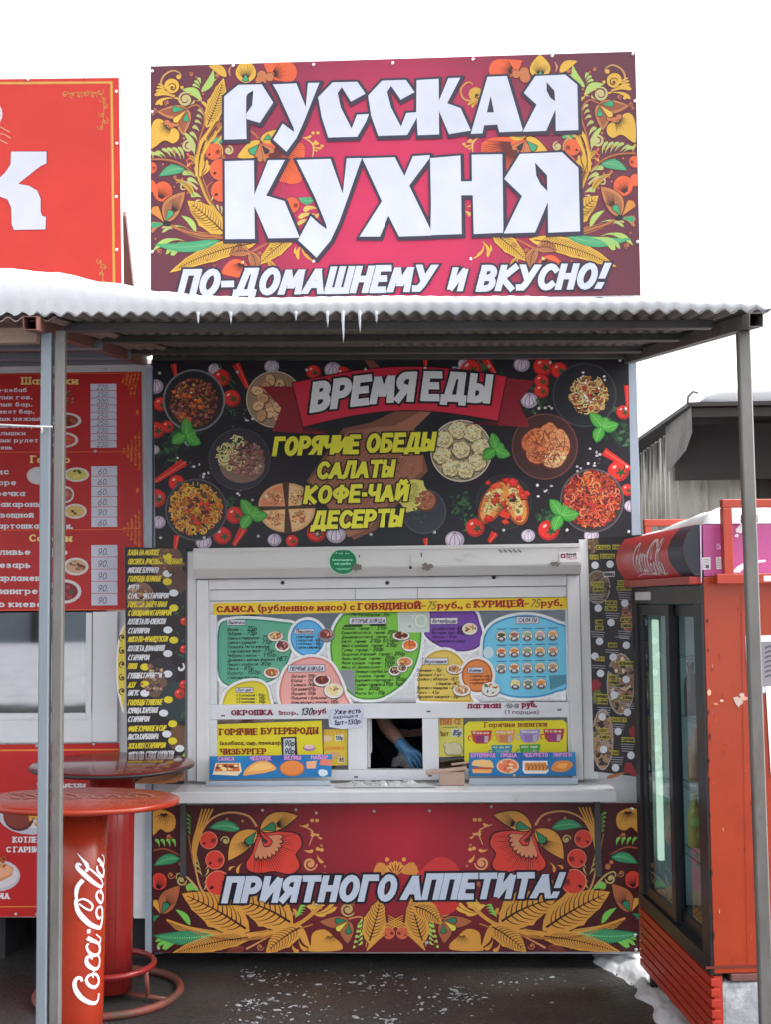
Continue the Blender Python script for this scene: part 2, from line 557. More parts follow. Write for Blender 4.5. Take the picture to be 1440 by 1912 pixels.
# ------------------------------------------------------------------ lettering: pen strokes per character
def _arc(cx, cy, rx, ry, a0, a1):
    n = max(4, int(abs(a1 - a0) / 22))
    return [(cx + rx * math.cos(R(a0 + (a1 - a0) * i / n)), cy + ry * math.sin(R(a0 + (a1 - a0) * i / n))) for i in range(n + 1)]
_G = {
 'А': "0,0 .36,1 .72,0|.13,.3 .59,.3", 'Б': ".55,1 0,1 0,0 @.3,.3,.3,.3,-90,90 0,.6", 'В': "0,.52 0,1 @.26,.76,.26,.24,90,-90 0,.52 0,0 @.3,.26,.28,.26,-90,90 0,.52",
 'Г': "0,0 0,1 .5,1", 'Д': "0,-.16 0,0 .8,0 .8,-.16|.12,0 .28,1 .66,1 .66,0", 'Е': ".52,0 0,0 0,1 .52,1|0,.52 .44,.52",
 'Ж': ".5,0 .5,1|0,1 .46,.52 0,0|1,1 .54,.52 1,0", 'З': "@.26,.76,.26,.24,150,-90 .2,.52|.2,.52 @.28,.26,.3,.26,90,-150",
 'И': "0,1 0,0 .62,1 .62,0", 'Й': "0,1 0,0 .62,1 .62,0|.16,1.24 .31,1.14 .46,1.24", 'К': "0,0 0,1|.58,1 .06,.5 .62,0", 'Л': "-.04,0 .08,.06 .22,1 .64,1 .64,0",
 'М': "0,0 .08,1 .4,.2 .72,1 .8,0", 'Н': "0,0 0,1|.6,0 .6,1|0,.52 .6,.52", 'О': "@.34,.5,.34,.5,90,450", 'П': "0,0 0,1 .6,1 .6,0",
 'Р': "0,0 0,1 @.28,.72,.28,.28,90,-90 0,.44", 'С': "@.36,.5,.36,.5,45,315", 'Т': "0,1 .64,1|.32,1 .32,0", 'У': "0,1 .34,.4|.66,1 .32,.18 .2,.02 .02,.02",
 'Ф': ".42,0 .42,1|@.42,.55,.42,.3,90,450", 'Х': "0,0 .62,1|0,1 .62,0", 'Ц': "0,1 0,0 .68,0 .68,-.18|.56,0 .56,1", 'Ч': "0,1 0,.56 .15,.42 .56,.5|.56,1 .56,0",
 'Ш': "0,1 0,0 .88,0 .88,1|.44,0 .44,1", 'Щ': "0,1 0,0 .98,0 .98,-.18|.44,0 .44,1|.88,0 .88,1", 'Ъ': "-.1,1 .12,1 .12,0 @.36,.28,.26,.28,-90,90 .12,.56",
 'Ы': "0,1 0,0 @.24,.28,.24,.28,-90,90 0,.56|.68,1 .68,0", 'Ь': "0,1 0,0 @.28,.28,.26,.28,-90,90 0,.56", 'Э': "@.28,.5,.34,.5,140,-140|.2,.52 .6,.52",
 'Ю': "0,0 0,1|0,.52 .22,.52|@.56,.5,.34,.5,90,450", 'Я': ".56,0 .56,1 @.28,.72,.28,.28,90,270 .56,.44|.3,.44 0,0",
 'а': "@.26,.31,.26,.31,90,450|.54,.62 .54,0", 'б': "@.28,.31,.28,.31,90,450|.02,.4 .08,.84 .5,1", 'е': ".03,.34 .56,.34 @.3,.32,.28,.32,0,310",
 'р': "0,.62 0,-.3|@.28,.31,.28,.31,90,450", 'у': "0,.64 .28,.05|.56,.64 .2,-.28 0,-.28", 'ф': ".38,1 .38,-.3|@.38,.32,.38,.3,90,450",
 '0': "@.26,.5,.26,.5,90,450", '1': ".05,.74 .3,1 .3,0", '2': "@.26,.72,.26,.28,160,-30 0,0 .54,0", '3': "@.24,.76,.24,.24,150,-90|.22,.52 @.24,.27,.28,.27,90,-150",
 '4': ".42,0 .42,1 0,.3 .58,.3", '5': ".5,1 .06,1 .04,.58 @.24,.3,.28,.3,100,-140", '6': ".44,1 .06,.5 @.27,.29,.27,.29,150,510", '7': "0,1 .5,1 .18,0", '8': "@.26,.76,.22,.24,90,450|@.26,.27,.27,.27,90,450",
 '9': "@.26,.7,.26,.3,0,360|.52,.7 .4,.2 .12,0", '-': "0,.42 .34,.42", '—': "0,.42 .6,.42", '.': "0,.0 .01,.09", ',': ".04,.08 -.02,-.14", '!': ".06,.5 .14,1|0,0 .02,.07", '(': ".22,1.05 .04,.72 .04,.28 .22,-.08", ')': "0,1.05 .18,.72 .18,.28 0,-.08",
 '/': "0,-.05 .36,1.05", '·': "0,.42 .08,.42", '=': "0,.3 .4,.3|0,.56 .4,.56", 'L': "0,1 0,0 .5,0", 'N': "0,0 0,1 .6,0 .6,1", 'i': "0,0 0,.62|0,.84 0,.92", 'h': "0,0 0,1|0,.5 .2,.64 .42,.5 .42,0",
}
for a_, b_ in zip('вгджзийклмнопстхцчшщъыьэюя', 'ВГДЖЗИЙКЛМНОПСТХЦЧШЩЪЫЬЭЮЯ'):
    _G.setdefault(a_, ('s', b_))
for a_, b_ in zip('CKABEHMOPTXa', 'СКАВЕНМОРТХа'):
    _G.setdefault(a_, _G[b_])
_cache = {}
def glyph(c):
    if c in _cache:
        return _cache[c]
    g = _G.get(c)
    if g is None:
        return [], .3
    if isinstance(g, tuple):
        ls, w = glyph(g[1])
        r = ([[(x * .8, y * .64) for x, y in l] for l in ls], w * .8)
    else:
        ls = []
        for part in g.split('|'):
            pl = []
            for tk in part.split():
                if tk[0] == '@':
                    pl += _arc(*[float(v) for v in tk[1:].split(',')])
                else:
                    pl.append(tuple(float(v) for v in tk.split(',')))
            ls.append(pl)
        r = (ls, max([x for l in ls for x, y in l] + [.02]))
    _cache[c] = r
    return r

def split_sharp(ls):
    """pen strokes cut at their corners; every piece with the lengths of its two end caps"""
    out = []
    for pl in ls:
        cur, c0 = [pl[0]], .46
        for i in range(1, len(pl) - 1):
            cur.append(pl[i])
            a, b_ = (pl[i][0] - pl[i - 1][0], pl[i][1] - pl[i - 1][1]), (pl[i + 1][0] - pl[i][0], pl[i + 1][1] - pl[i][1])
            la, lb = math.hypot(*a), math.hypot(*b_)
            if la > 1e-6 and lb > 1e-6:
                c = (a[0] * b_[0] + a[1] * b_[1]) / (la * lb)
                if c < .45:
                    k = .46 * (1 if c > -.2 else max(.12, 1 + (c + .2) * 1.15))
                    out.append((cur, c0, k))
                    cur, c0 = [pl[i]], k
        if len(pl) > 1:
            cur.append(pl[-1])
        out.append((cur, c0, .46))
    return out

# ------------------------------------------------------------------ flat print on a surface
class Art:
    STEP = .0005
    def __init__(s, surf, clip=None, gain=1.0, base=0.0):
        s.surf, s.clip, s.gain, s.base = surf, clip, gain, base
        s.o = (0, 0, 1)
        s.mir = None
        s.warp = None
        s.fat = 1.0
        s.v, s.f, s.c = [], [], []
        s.k = 0
    def at(s, ox, oy, sc):
        s.o = (ox, oy, sc)
        return s
    def px(s, p):
        x, y = s.o[0] + p[0] / s.o[2], s.o[1] + p[1] / s.o[2]
        if s.warp:
            x, y = s.warp(x, y)
        if s.mir:
            cx, sl = s.mir
            x2 = 2 * cx - x
            x, y = x2, y + sl * (x2 - x)
        return (x, y)
    def col(s, c):
        return rgb(c[0], c[1], c[2], s.gain)
    def _emit(s, pts, c, L):
        """pts already in picture units"""
        if s.clip:
            pts = clip_poly(pts, s.clip)
        if len(pts) < 3:
            return
        s.k += 1
        off = s.base + L * s.STEP + (s.k % 23) * s.STEP * .008
        i0 = len(s.v)
        s.v += [s.surf(x, y, off) for x, y in pts]
        if len(pts) == 3:
            s.f.append((i0, i0 + 1, i0 + 2))
            s.c.append(c)
        elif len(pts) == 4 and not s.clip:
            s.f.append((i0, i0 + 1, i0 + 2, i0 + 3))
            s.c.append(c)
        else:
            for t in tessellate_polygon([[Vector((x, y, 0)) for x, y in pts]]):
                s.f.append(tuple(i0 + q for q in t))
                s.c.append(c)
    def poly(s, pts, c, L, smooth=0):
        if smooth:
            pts = smooth_path(list(pts) + [pts[0]], smooth)[:-1]
        s._emit([s.px(p) for p in pts], s.col(c), L)
    def ell(s, cx, cy, rx, ry, c, L, rot=0.0, n=20, wob=0.0):
        a = R(rot)
        pts = []
        for i in range(n):
            t = 2 * math.pi * i / n
            w = 1 + (random.uniform(-wob, wob) if wob else 0)
            x, y = rx * math.cos(t) * w, ry * math.sin(t) * w
            pts.append((cx + x * math.cos(a) - y * math.sin(a), cy + x * math.sin(a) + y * math.cos(a)))
        s.poly(pts, c, L)
    def grad(s, quad, nx, ny, fn, L):
        """bilinear patch TL TR BR BL with a printed colour ramp fn(u, v)"""
        def pt(u, v):
            return tuple((quad[0][a] * (1 - u) + quad[1][a] * u) * (1 - v) + (quad[3][a] * (1 - u) + quad[2][a] * u) * v for a in (0, 1))
        i0 = len(s.v)
        cs = {}
        off = s.base + L * s.STEP
        for j in range(ny + 1):
            for i in range(nx + 1):
                s.v.append(s.surf(*s.px(pt(i / nx, j / ny)), off))
                cs[(i, j)] = s.col(fn(i / nx, j / ny))
        for j in range(ny):
            for i in range(nx):
                a = i0 + j * (nx + 1) + i
                s.f.append((a, a + 1, a + nx + 2, a + nx + 1))
                s.c.append([cs[(i, j)], cs[(i + 1, j)], cs[(i + 1, j + 1)], cs[(i, j + 1)]])
    def stroke(s, pts, w, c, L, smooth=5, cap=0.0, cont=1.0, hz=False):
        """ribbon; w = width, or (w0, w1) / (w0, wmid, w1) tapered"""
        if smooth and len(pts) > 2:
            pts = smooth_path(pts, smooth)
        n = len(pts)
        if n < 2:
            return
        if cap:
            def ext(p, q, k):
                d = math.hypot(p[0] - q[0], p[1] - q[1]) or 1
                return (p[0] + (p[0] - q[0]) / d * k, p[1] + (p[1] - q[1]) / d * k)
            cl = math.hypot(pts[0][0] - pts[-1][0], pts[0][1] - pts[-1][1]) < 1e-6
            if not cl:
                pts = [ext(pts[0], pts[1], cap[0])] + list(pts[1:-1]) + [ext(pts[-1], pts[-2], cap[1])]
        ws = (w, w) if not isinstance(w, (tuple, list)) else w
        L_, R_ = [], []
        for i in range(n):
            a, b_ = pts[max(0, i - 1)], pts[min(n - 1, i + 1)]
            if i in (0, n - 1) and math.hypot(pts[0][0] - pts[-1][0], pts[0][1] - pts[-1][1]) < 1e-6:
                a, b_ = pts[-2], pts[1]
            d1 = (pts[i][0] - a[0], pts[i][1] - a[1])
            d2 = (b_[0] - pts[i][0], b_[1] - pts[i][1])
            l1, l2 = math.hypot(*d1), math.hypot(*d2)
            if l1 < 1e-9:
                d1, l1 = d2, l2
            if l2 < 1e-9:
                d2, l2 = d1, l1
            if l1 < 1e-9:
                d1 = d2 = (1, 0)
                l1 = l2 = 1
            n1, n2 = (-d1[1] / l1, d1[0] / l1), (-d2[1] / l2, d2[0] / l2)
            m = (n1[0] + n2[0], n1[1] + n2[1])
            lm = math.hypot(*m) or 1
            m = (m[0] / lm, m[1] / lm)
            k = 1 / max(.55, m[0] * n1[0] + m[1] * n1[1])
            if hz and i in (0, n - 1) and abs(n1[0]) > .8:      # level cut across an upright pen stroke
                m = (1 if n1[0] > 0 else -1, 0)
                k = 1 / abs(n1[0])
            t = i / (n - 1)
            if len(ws) == 2:
                ww = ws[0] + (ws[1] - ws[0]) * t
            else:
                ww = ws[0] + (ws[1] - ws[0]) * t * 2 if t < .5 else ws[1] + (ws[2] - ws[1]) * (t * 2 - 1)
            if cont != 1.0:   # thin the horizontals (serif types)
                ww *= cont + (1 - cont) * abs(m[0])
            L_.append((pts[i][0] + m[0] * ww / 2 * k, pts[i][1] + m[1] * ww / 2 * k))
            R_.append((pts[i][0] - m[0] * ww / 2 * k, pts[i][1] - m[1] * ww / 2 * k))
        cc = s.col(c)
        for i in range(n - 1):
            s._emit([s.px(q) for q in (L_[i], L_[i + 1], R_[i + 1], R_[i])], cc, L)
    def text(s, t, x, y, h, w, c, L, t_=.16, sh=0.0, sl=0.0, cont=1.0, serif=False, jit=0.0, out=None, ow=.1, ol=None, gap=.22):
        """t in a line from (x, y) = left end of the baseline, cap height h, fitted to width w; sl = slope (+ down)"""
        items, cx = [], 0.0
        for ch in t:
            if ch == ' ':
                cx += .36
                continue
            ls, gw = glyph(ch)
            items.append((cx, ls))
            cx += gw + gap + t_ * .55
        tot = max(.1, cx - gap - t_ * .55)
        kx = (w - t_ * h) / tot
        def run(th, colr, lay):
            for gx, ls in items:
                jy = random.uniform(-jit, jit)
                for pl, k0, k1 in split_sharp(ls):
                    pp = []
                    for (u, v) in pl:
                        X = x + t_ * h / 2 + (gx + u) * kx + sh * v * h
                        pp.append((X, y - (t_ / 2 + (v + jy) * (1 - t_)) * h + sl * (X - x)))
                    s.stroke(pp, th, colr, lay, smooth=0, cap=(th * k0, th * k1), cont=cont, hz=sh > 0)
                    if serif:
                        for e, e2 in ((pl[0], pl[1]), (pl[-1], pl[-2])):
                            if abs(e[0] - e2[0]) < .45 * abs(e[1] - e2[1]) and (abs(e[1]) < .02 or abs(e[1] - 1) < .02 or abs(e[1] - .64) < .02 or abs(e[1] - .62) < .02):
                                X = x + t_ * h / 2 + (gx + e[0]) * kx + sh * e[1] * h
                                Y = y - (t_ / 2 + e[1] * (1 - t_)) * h + sl * (X - x)
                                s.stroke([(X - th * .95, Y), (X + th * .95, Y)], th * .5, colr, lay, smooth=0)
        if out:
            run(t_ * h + 2 * ow * h, out, L - 1 if ol is None else ol)
        random_state = None
        run(t_ * h, c, L)
    # --- ornament
    def leaf(s, a, b, w, c, L, vein=None, bend=0.0, edge=None, ser=0.0, ew=0.0):
        """pointed leaf from stalk a to tip b"""
        dx, dy = b[0] - a[0], b[1] - a[1]
        ln = math.hypot(dx, dy) or 1
        ux, uy = dx / ln, dy / ln
        nx, ny = -uy, ux
        N = 14
        def mid(t):
            q = bend * ln * math.sin(math.pi * t)
            return (a[0] + dx * t + nx * q, a[1] + dy * t + ny * q)
        def wid(t):
            return w / 2 * math.sin(math.pi * min(1, t) ** .8) ** .85
        Ls, Rs = [], []
        for i in range(N + 1):
            t = i / N
            m = mid(t)
            q = wid(t) * (1 + (ser if i % 4 == 3 else 0))
            Ls.append((m[0] + nx * q, m[1] + ny * q))
            Rs.append((m[0] - nx * q, m[1] - ny * q))
        if edge:
            e = ew or w * .06
            s.poly([(p[0] + nx * e, p[1] + ny * e) for p in Ls] + [(p[0] - nx * e, p[1] - ny * e) for p in Rs[::-1]], edge, L - .5)
        s.poly(Ls + Rs[1:-1][::-1], c, L)
        if vein:
            s.stroke([mid(.06), mid(.35), mid(.65), mid(.93)], (w * .07, w * .02), vein, L + 1, 4)
            k = max(4, int(ln / max(w * .2, 1e-3)))
            for i in range(k):
                t = .14 + .76 * i / k
                m = mid(t)
                q = wid(t + .05) * .82
                for sg in (1, -1):
                    s.stroke([m, (m[0] + ux * q * .35 + nx * q * sg * .6, m[1] + uy * q * .35 + ny * q * sg * .6), (m[0] + ux * q * .95 + nx * q * sg, m[1] + uy * q * .95 + ny * q * sg)], (w * .042, w * .01), vein, L + 1, 2)
    def drop(s, a, b, w, c, L, bend=.12, edge=None):
        """drop-shaped petal: pointed at a, round at b"""
        w *= s.fat
        dx, dy = b[0] - a[0], b[1] - a[1]
        ln = math.hypot(dx, dy) or 1
        nx, ny = -dy / ln, dx / ln
        pts, pt2 = [], []
        N = 10
        for sg in (1, -1):
            rng_ = range(N + 1) if sg == 1 else range(N - 1, 0, -1)
            for i in rng_:
                t = i / N
                q = w / 2 * (t ** 1.1) * math.sqrt(max(0, 1 - max(0, (t - .72) / .28) ** 2))
                bb = bend * ln * math.sin(math.pi * t)
                pts.append((a[0] + dx * t + nx * (q * sg + bb), a[1] + dy * t + ny * (q * sg + bb)))
        if edge:
            cx, cy = (a[0] + b[0] * 2) / 3, (a[1] + b[1] * 2) / 3
            s.poly([(cx + (p[0] - cx) * 1.22, cy + (p[1] - cy) * 1.22) for p in pts], edge, L - .5)
        s.poly(pts, c, L)
    def curl(s, cx, cy, r, turns, a0, w, c, L, d=1, ball=True):
        w *= s.fat
        N = int(turns * 16)
        pts = []
        for i in range(N + 1):
            t = i / N
            rr = r * (1 - .86 * t)
            a = R(a0) + d * 2 * math.pi * turns * t
            pts.append((cx + rr * math.cos(a), cy + rr * math.sin(a)))
        s.stroke(pts, (w * .5, w, w * .8), c, L, 0)
        if ball:
            s.ell(cx, cy, w * .8, w * .8, c, L)
    def berry(s, cx, cy, r, c, L, rim=(225, 120, 90), dk=(120, 30, 25)):
        s.ell(cx, cy, r * 1.08, r * 1.08, dk, L - 1)
        s.ell(cx, cy, r * 1.02, r * 1.02, rim, L - .6)
        s.ell(cx, cy, r * .93, r * .93, c, L)
        for i in range(7):
            q = r * (.35 + .07 * i)
            s.stroke([(cx + q * math.cos(R(a)), cy + q * math.sin(R(a))) for a in (-35 + i * 3, 0, 50 - i * 4)], (r * .03, r * .05, r * .02), dk, L + 1, 3)
        s.ell(cx - r * .5, cy + r * .35, r * .18, r * .12, (70, 20, 20), L + 1.3, -35)
    def hatch(s, cx, cy, r0, r1, a0, a1, n, w, c, L):
        for i in range(n):
            a = R(a0 + (a1 - a0) * i / max(1, n - 1))
            q = r1 * random.uniform(.75, 1.05)
            s.stroke([(cx + r0 * math.cos(a), cy + r0 * math.sin(a)), (cx + q * math.cos(a), cy + q * math.sin(a))], (w, w * .15), c, L, 0)
    def build(s, name, m, parent=None, mb=None):
        """own mesh, or (mb given) joined to the panel's mesh as its second material"""
        me = bpy.data.meshes.new(name)
        v, f, c = list(s.v), list(s.f), list(s.c)
        mats = [m]
        mi = [0] * len(f)
        smooth = [False] * len(f)
        if mb is not None:
            bmesh.ops.recalc_face_normals(mb[0].bm, faces=mb[0].bm.faces[:])
            mb[0].bm.verts.index_update()
            i0 = len(v)
            v += [w.co.copy() for w in mb[0].bm.verts]
            for fc in mb[0].bm.faces:
                f.append(tuple(i0 + w.index for w in fc.verts))
                c.append((.5, .5, .5, 1))
                mi.append(1)
            mats.append(mb[1])
        base = Vector((0, 0, 0))
        r = parent
        while r is not None:
            base += r.location
            r = r.parent
        lo = Vector([min(w[a] for w in v) for a in range(3)])
        hi = Vector([max(w[a] for w in v) for a in range(3)])
        cen = (lo + hi) / 2
        if parent is None:
            cen.z = lo.z
        me.from_pydata([tuple(w - cen) for w in v], [], f)
        at = me.color_attributes.new('Col', 'FLOAT_COLOR', 'CORNER')
        flat = []
        for fi, fc in zip(f, c):
            if isinstance(fc, list):
                for q in fc:
                    flat += q
            else:
                flat += list(fc) * len(fi)
        at.data.foreach_set('color', flat)
        me.polygons.foreach_set('material_index', mi)
        for q in mats:
            me.materials.append(q)
        o = bpy.data.objects.new(name, me)
        col.objects.link(o)
        o.parent = parent
        o.location = cen - base
        return o

def panel_box(quad, surf, thick):
    """board behind a print: front face on the surface, given thickness backwards"""
    mb = MB()
    fr = [surf(x, y, -.0004) for x, y in quad]
    bk = [surf(x, y, -.0004) - surf.n * thick for x, y in quad]
    n = len(fr)
    mb.face(fr)
    mb.face(bk[::-1])
    for i in range(n):
        mb.face((fr[i], fr[(i + 1) % n], bk[(i + 1) % n], bk[i]))
    bmesh.ops.remove_doubles(mb.bm, verts=mb.bm.verts[:], dist=1e-6)
    return mb

_scr = None
def screws(parent, surf, pts, r=.006, off=.004):
    global _scr
    base = Vector((0, 0, 0))
    q = parent
    while q is not None:
        base += q.location
        q = q.parent
    for x, y in pts:
        p = surf(x, y, off)
        if _scr is None:
            mb = MB()
            mb.lathe((0, 0, 0), [(r, -.004), (r, .0), (r * .8, .002), (r * .3, .0026)], 12, T=Matrix.Rotation(R(90), 3, 'X'))
            _scr = mb.build('screw', M['screw'], parent)
            _scr.location = p - base
        else:
            o = _scr.copy()
            col.objects.link(o)
            o.parent = parent
            o.location = p - base

random.seed(7)
# ------------------------------------------------------------------ ground and yard
mb = MB()
def gfn(u, v):
    x, y = -40 + 80 * u, -60 + 100 * v
    return (x, y, 0)
mb.grid(gfn, 40, 50, smooth=False)
tag(mb.build('ground', M['ground']), kind='structure')

def drift(name, outline, h, z0=.004, seed=0, m='snow', nz=9.0):
    """low heap of snow: outline in world XY"""
    xs = [p[0] for p in outline]
    ys = [p[1] for p in outline]
    n = len(outline)
    def dist(x, y):
        ins = False
        dm = 9
        for i in range(n):
            a, b_ = outline[i], outline[(i + 1) % n]
            if (a[1] > y) != (b_[1] > y) and x < (b_[0] - a[0]) * (y - a[1]) / (b_[1] - a[1]) + a[0]:
                ins = not ins
            ex, ey = b_[0] - a[0], b_[1] - a[1]
            t = max(0, min(1, ((x - a[0]) * ex + (y - a[1]) * ey) / (ex * ex + ey * ey + 1e-9)))
            dm = min(dm, math.hypot(x - a[0] - ex * t, y - a[1] - ey * t))
        return dm if ins else -dm
    mb = MB()
    x0, x1, y0, y1 = min(xs) - .06, max(xs) + .06, min(ys) - .06, max(ys) + .06
    def fn(u, v):
        x, y = x0 + (x1 - x0) * u, y0 + (y1 - y0) * v
        d = dist(x, y) + .05 * noise.noise((x * nz, y * nz, seed))
        k = max(-1, min(1, d / .09))
        z = h * (k if k < 0 else k ** .6) + .018 * noise.noise((x * 17, y * 17, seed + 4)) * (k > 0) + .01 * noise.noise((x * 45, y * 45, seed)) * (k > 0)
        return (x, y, z0 + z)
    mb.grid(fn, 60, 60)
    return tag(mb.build(name, M[m]), kind='stuff')
def gp(*pts):
    return [tuple(G(x, y)[:2]) for x, y in pts]
drift('trodden_snow', gp((1105, 1782), (1215, 1772), (1225, 1850), (1330, 1930), (1250, 1960), (1225, 1905), (1195, 1852), (1150, 1815), (1118, 1800)), .035, seed=3)
drift('snow_patch', gp((243, 1763), (308, 1760), (300, 1778), (262, 1782), (240, 1776)), .03, seed=8)
# crumbs of ice trodden into the asphalt
mb = MB()
def crumb_spots():
    cl = [(random.uniform(430, 1100), random.uniform(1815, 1925), random.uniform(12, 60)) for _ in range(13)] + [(640, 1850, 60), (560, 1890, 50), (700, 1840, 40), (780, 1900, 60)]
    for _ in range(430):
        c = random.choice(cl)
        x, y = random.gauss(c[0], c[2]), random.gauss(c[1], c[2] * .28)
        if y < 1800:
            continue
        if 340 < x < 1190:
            yield x, y
for x, y in crumb_spots():
    p = G(x, y)
    w = random.uniform(.0015, .0055) * random.choice((1, 1, 1, 1, 2.0))
    tmp = bmesh.new()
    bmesh.ops.create_icosphere(tmp, subdivisions=1, radius=1, matrix=Matrix.Translation((p.x, p.y, .002)) @ Matrix.Rotation(random.uniform(0, 3), 4, 'Z') @ Matrix.Diagonal((w * 1.9, w, w * .35, 1)))
    for v in tmp.verts:
        v.co += Vector((random.uniform(-1, 1), random.uniform(-1, 1), 0)) * w * .35
    mb.merge(tmp)
tag(mb.build('ice_crumbs', mat('dirty_ice', (.30, .31, .33, 1), .5, var=.4, scale=12)), kind='stuff')

# ------------------------------------------------------------------ the food kiosk
KX0, KX1 = -1.155, 1.118
ZC = W(736, 1456, 0).z           # counter top at the wall
kiosk = thing('food_kiosk', 'white metal food kiosk with serving window, roller shutter box and white counter shelf', 'kiosk', (0, 0, 0))
OX0, OX1 = W(388, 1250, 0).x, W(1064, 1250, 0).x
OZ0, OZ1 = W(736, 1450, 0).z, W(736, 1085, 0).z
mb = MB()
t = .05
y0, y1 = .012, 2.1
mb.box(KX0, OX0, y0, y0 + t, .06, 2.84).box(OX1, KX1, y0, y0 + t, .06, 2.84)
mb.box(OX0, OX1, y0, y0 + t, .06, OZ0).box(OX0, OX1, y0, y0 + t, OZ1, 2.84)
mb.box(KX0, KX0 + t, y0 + t, y1, .06, 2.84).box(KX1 - t, KX1, y0 + t, y1, .06, 2.84)
mb.box(KX0 + t, KX1 - t, y1 - t, y1, .06, 2.84)
mb.box(KX0 + t, KX1 - t, y0 + t, y1 - t, .06, .12)
mb.build('wall', M['wall'], kiosk)
MB().box(KX0 - .01, KX1 + .01, .0, 2.14, 2.842, 2.872).build('roof', M['slate'], kiosk)
mb = MB()
e = .004
mb.box(KX0 + t + e, KX1 - t - e, y1 - t - .02, y1 - t - e, .125, 2.83).box(KX0 + t + e, KX0 + t + .02, y0 + t + e, y1 - t - .03, .125, 2.83)
mb.box(KX1 - t - .02, KX1 - t - e, y0 + t + e, y1 - t - .03, .125, 2.83).box(KX0 + .1, KX1 - .1, y0 + t + .01, y1 - .1, .125, .135).box(KX0 + .1, KX1 - .1, y0 + t + .01, y1 - .1, 2.40, 2.42)
mb.build('inner_lining', M['dark'], kiosk)
# sheet metal corner strips, the right one pale blue, dented
MB().box(KX1 + .003, KX1 + .045, -.004, .03, .06, 2.83, bev=.003).build('corner_strip', M['trim'], kiosk)
MB().box(KX0 - .034, KX0 - .003, -.004, .03, .06, 2.83, bev=.003).build('corner_strip', M['trim'], kiosk)

def Z(py, Y=0.0, px=736):
    return W(px, py, Y).z
def X(px, Y=0.0, py=1250):
    return W(px, py, Y).x
# roller shutter box, chamfered below
sb = Plane((0, -.13, 0), (0, -1, 0))
a, b_ = X(360, -.13, 1040), X(1086, -.13, 1040)
zt, zm, zb = Z(1019, -.13), Z(1058, -.13), Z(1076, -.11)
prof = [(.005, zt), (-.13, zt), (-.13, zm), (-.095, zb), (.005, zb)]
mb = MB()
for (p, q) in zip(prof, prof[1:] + prof[:1]):
    mb.face([(a, p[0], p[1]), (b_, p[0], p[1]), (b_, q[0], q[1]), (a, q[0], q[1])])
mb.face([(a, p[0], p[1]) for p in prof])
mb.face([(b_, p[0], p[1]) for p in prof[::-1]])
bmesh.ops.remove_doubles(mb.bm, verts=mb.bm.verts[:], dist=1e-6)
bmesh.ops.bevel(mb.bm, geom=mb.bm.edges[:], offset=.003, segments=2, affect='EDGES')
shutter = mb.build('shutter_box', M['shutter'], kiosk)
mb = MB()
mb.box(a + .004, b_ - .004, -.136, -.1325, zt - .017, zt - .003)          # folded lip along the top
mb.build('lip', M['shutter'], shutter)
mb = MB()
mb.box(X(771, -.13), X(789, -.13), -.1345, -.1312, Z(1051, -.13), Z(1033, -.13), bev=.001)
mb.build('lock_plate', M['shutter'], shutter)
art = Art(front(-.13), base=.003)
art.poly([(772, 1033), (789, 1032), (789, 1040), (772, 1041)], (105, 105, 108), 1)
art.poly([(765, 1057), (770, 1057), (770, 1062), (765, 1062)], (25, 25, 28), 2)
for x, y, w, h in ((667, 1059, 9, 7), (798, 1058, 10, 6), (1036, 1053, 10, 4)):
    art.ell(x, y, w, h, (118, 112, 106), 1, wob=.4)
for i in range(5):
    art.stroke([(932 + i * 9, 1026), (938 + i * 9, 1031)], 3, (120, 120, 122), 1)
art.stroke([(670, 1036), (671, 1041)], 1.6, (60, 60, 65), 1)
tag(art.build('scuffs', M['paper'], shutter), kind='stuff')
# maker's plate on the box
art = Art(front(-.13), base=.003, gain=1.6)
art.poly([(1045, 1031), (1085, 1030), (1085, 1049), (1045, 1050)], (190, 188, 190), 1)
art.poly([(1047.5, 1034), (1056.5, 1034), (1056.5, 1042), (1047.5, 1042)], (110, 20, 45), 2)
art.poly([(1050, 1036.5), (1053.5, 1036.5), (1053.5, 1040), (1050, 1040)], (220, 170, 180), 3)
art.text('BHHE', 1058, 1037.5, 5, 19, (30, 26, 32), 2, t_=.26)
art.text('MECTa', 1058, 1042.5, 4.2, 19, (120, 40, 60), 2, t_=.22)
art.stroke([(1058, 1044), (1079, 1043.6)], .6, (150, 60, 80), 2)
art.build('maker_plate', M['paper'], shutter)
# hanging bolts under the box
for x, y in ((527, 1088), (724, 1088), (923, 1078)):
    p = W(x, y, -.052)
    MB().lathe(p, [(.009, -.004), (.009, 0), (.006, .004), (.002, .005)], 14, T=Matrix.Rotation(R(90), 3, 'X')).build('bolt', M['dark_bolt'], kiosk)

# guide rails beside the opening and the casing boards outside them
zr0, zr1 = Z(1457, -.05), zb - .004
for l, r_ in ((367, 389), (1063, 1086)):
    MB().box(X(l, -.05), X(r_, -.05), -.055, .004, zr0, zr1, bev=.003).build('guide_rail', M['white_frame'], kiosk)
MB().box(X(350, -.03), X(366, -.03), -.032, .004, zr0, Z(1025, -.03), bev=.002).build('casing_board', M['white_frame'], kiosk)
MB().box(X(1087, -.03), X(1113, -.03), -.032, .004, zr0, Z(1012, -.03), bev=.002).build('casing_board', M['white_frame'], kiosk)
MB().box(X(390, -.04), X(1062, -.04), -.045, .004, Z(1097, -.04), zb - .003, bev=.002).build('bottom_rail', M['white_frame'], kiosk)
mb = MB()
xs = [390, 664, 782, 1062]
for i in range(3):
    mb.box(X(xs[i], -.03) + .001, X(xs[i + 1], -.03) - .001, -.032 - .002 * (i == 1), .002, Z(1118, -.03), Z(1098.2, -.03), bev=.002)
mb.build('shutter_slats', M['white_frame'], kiosk)
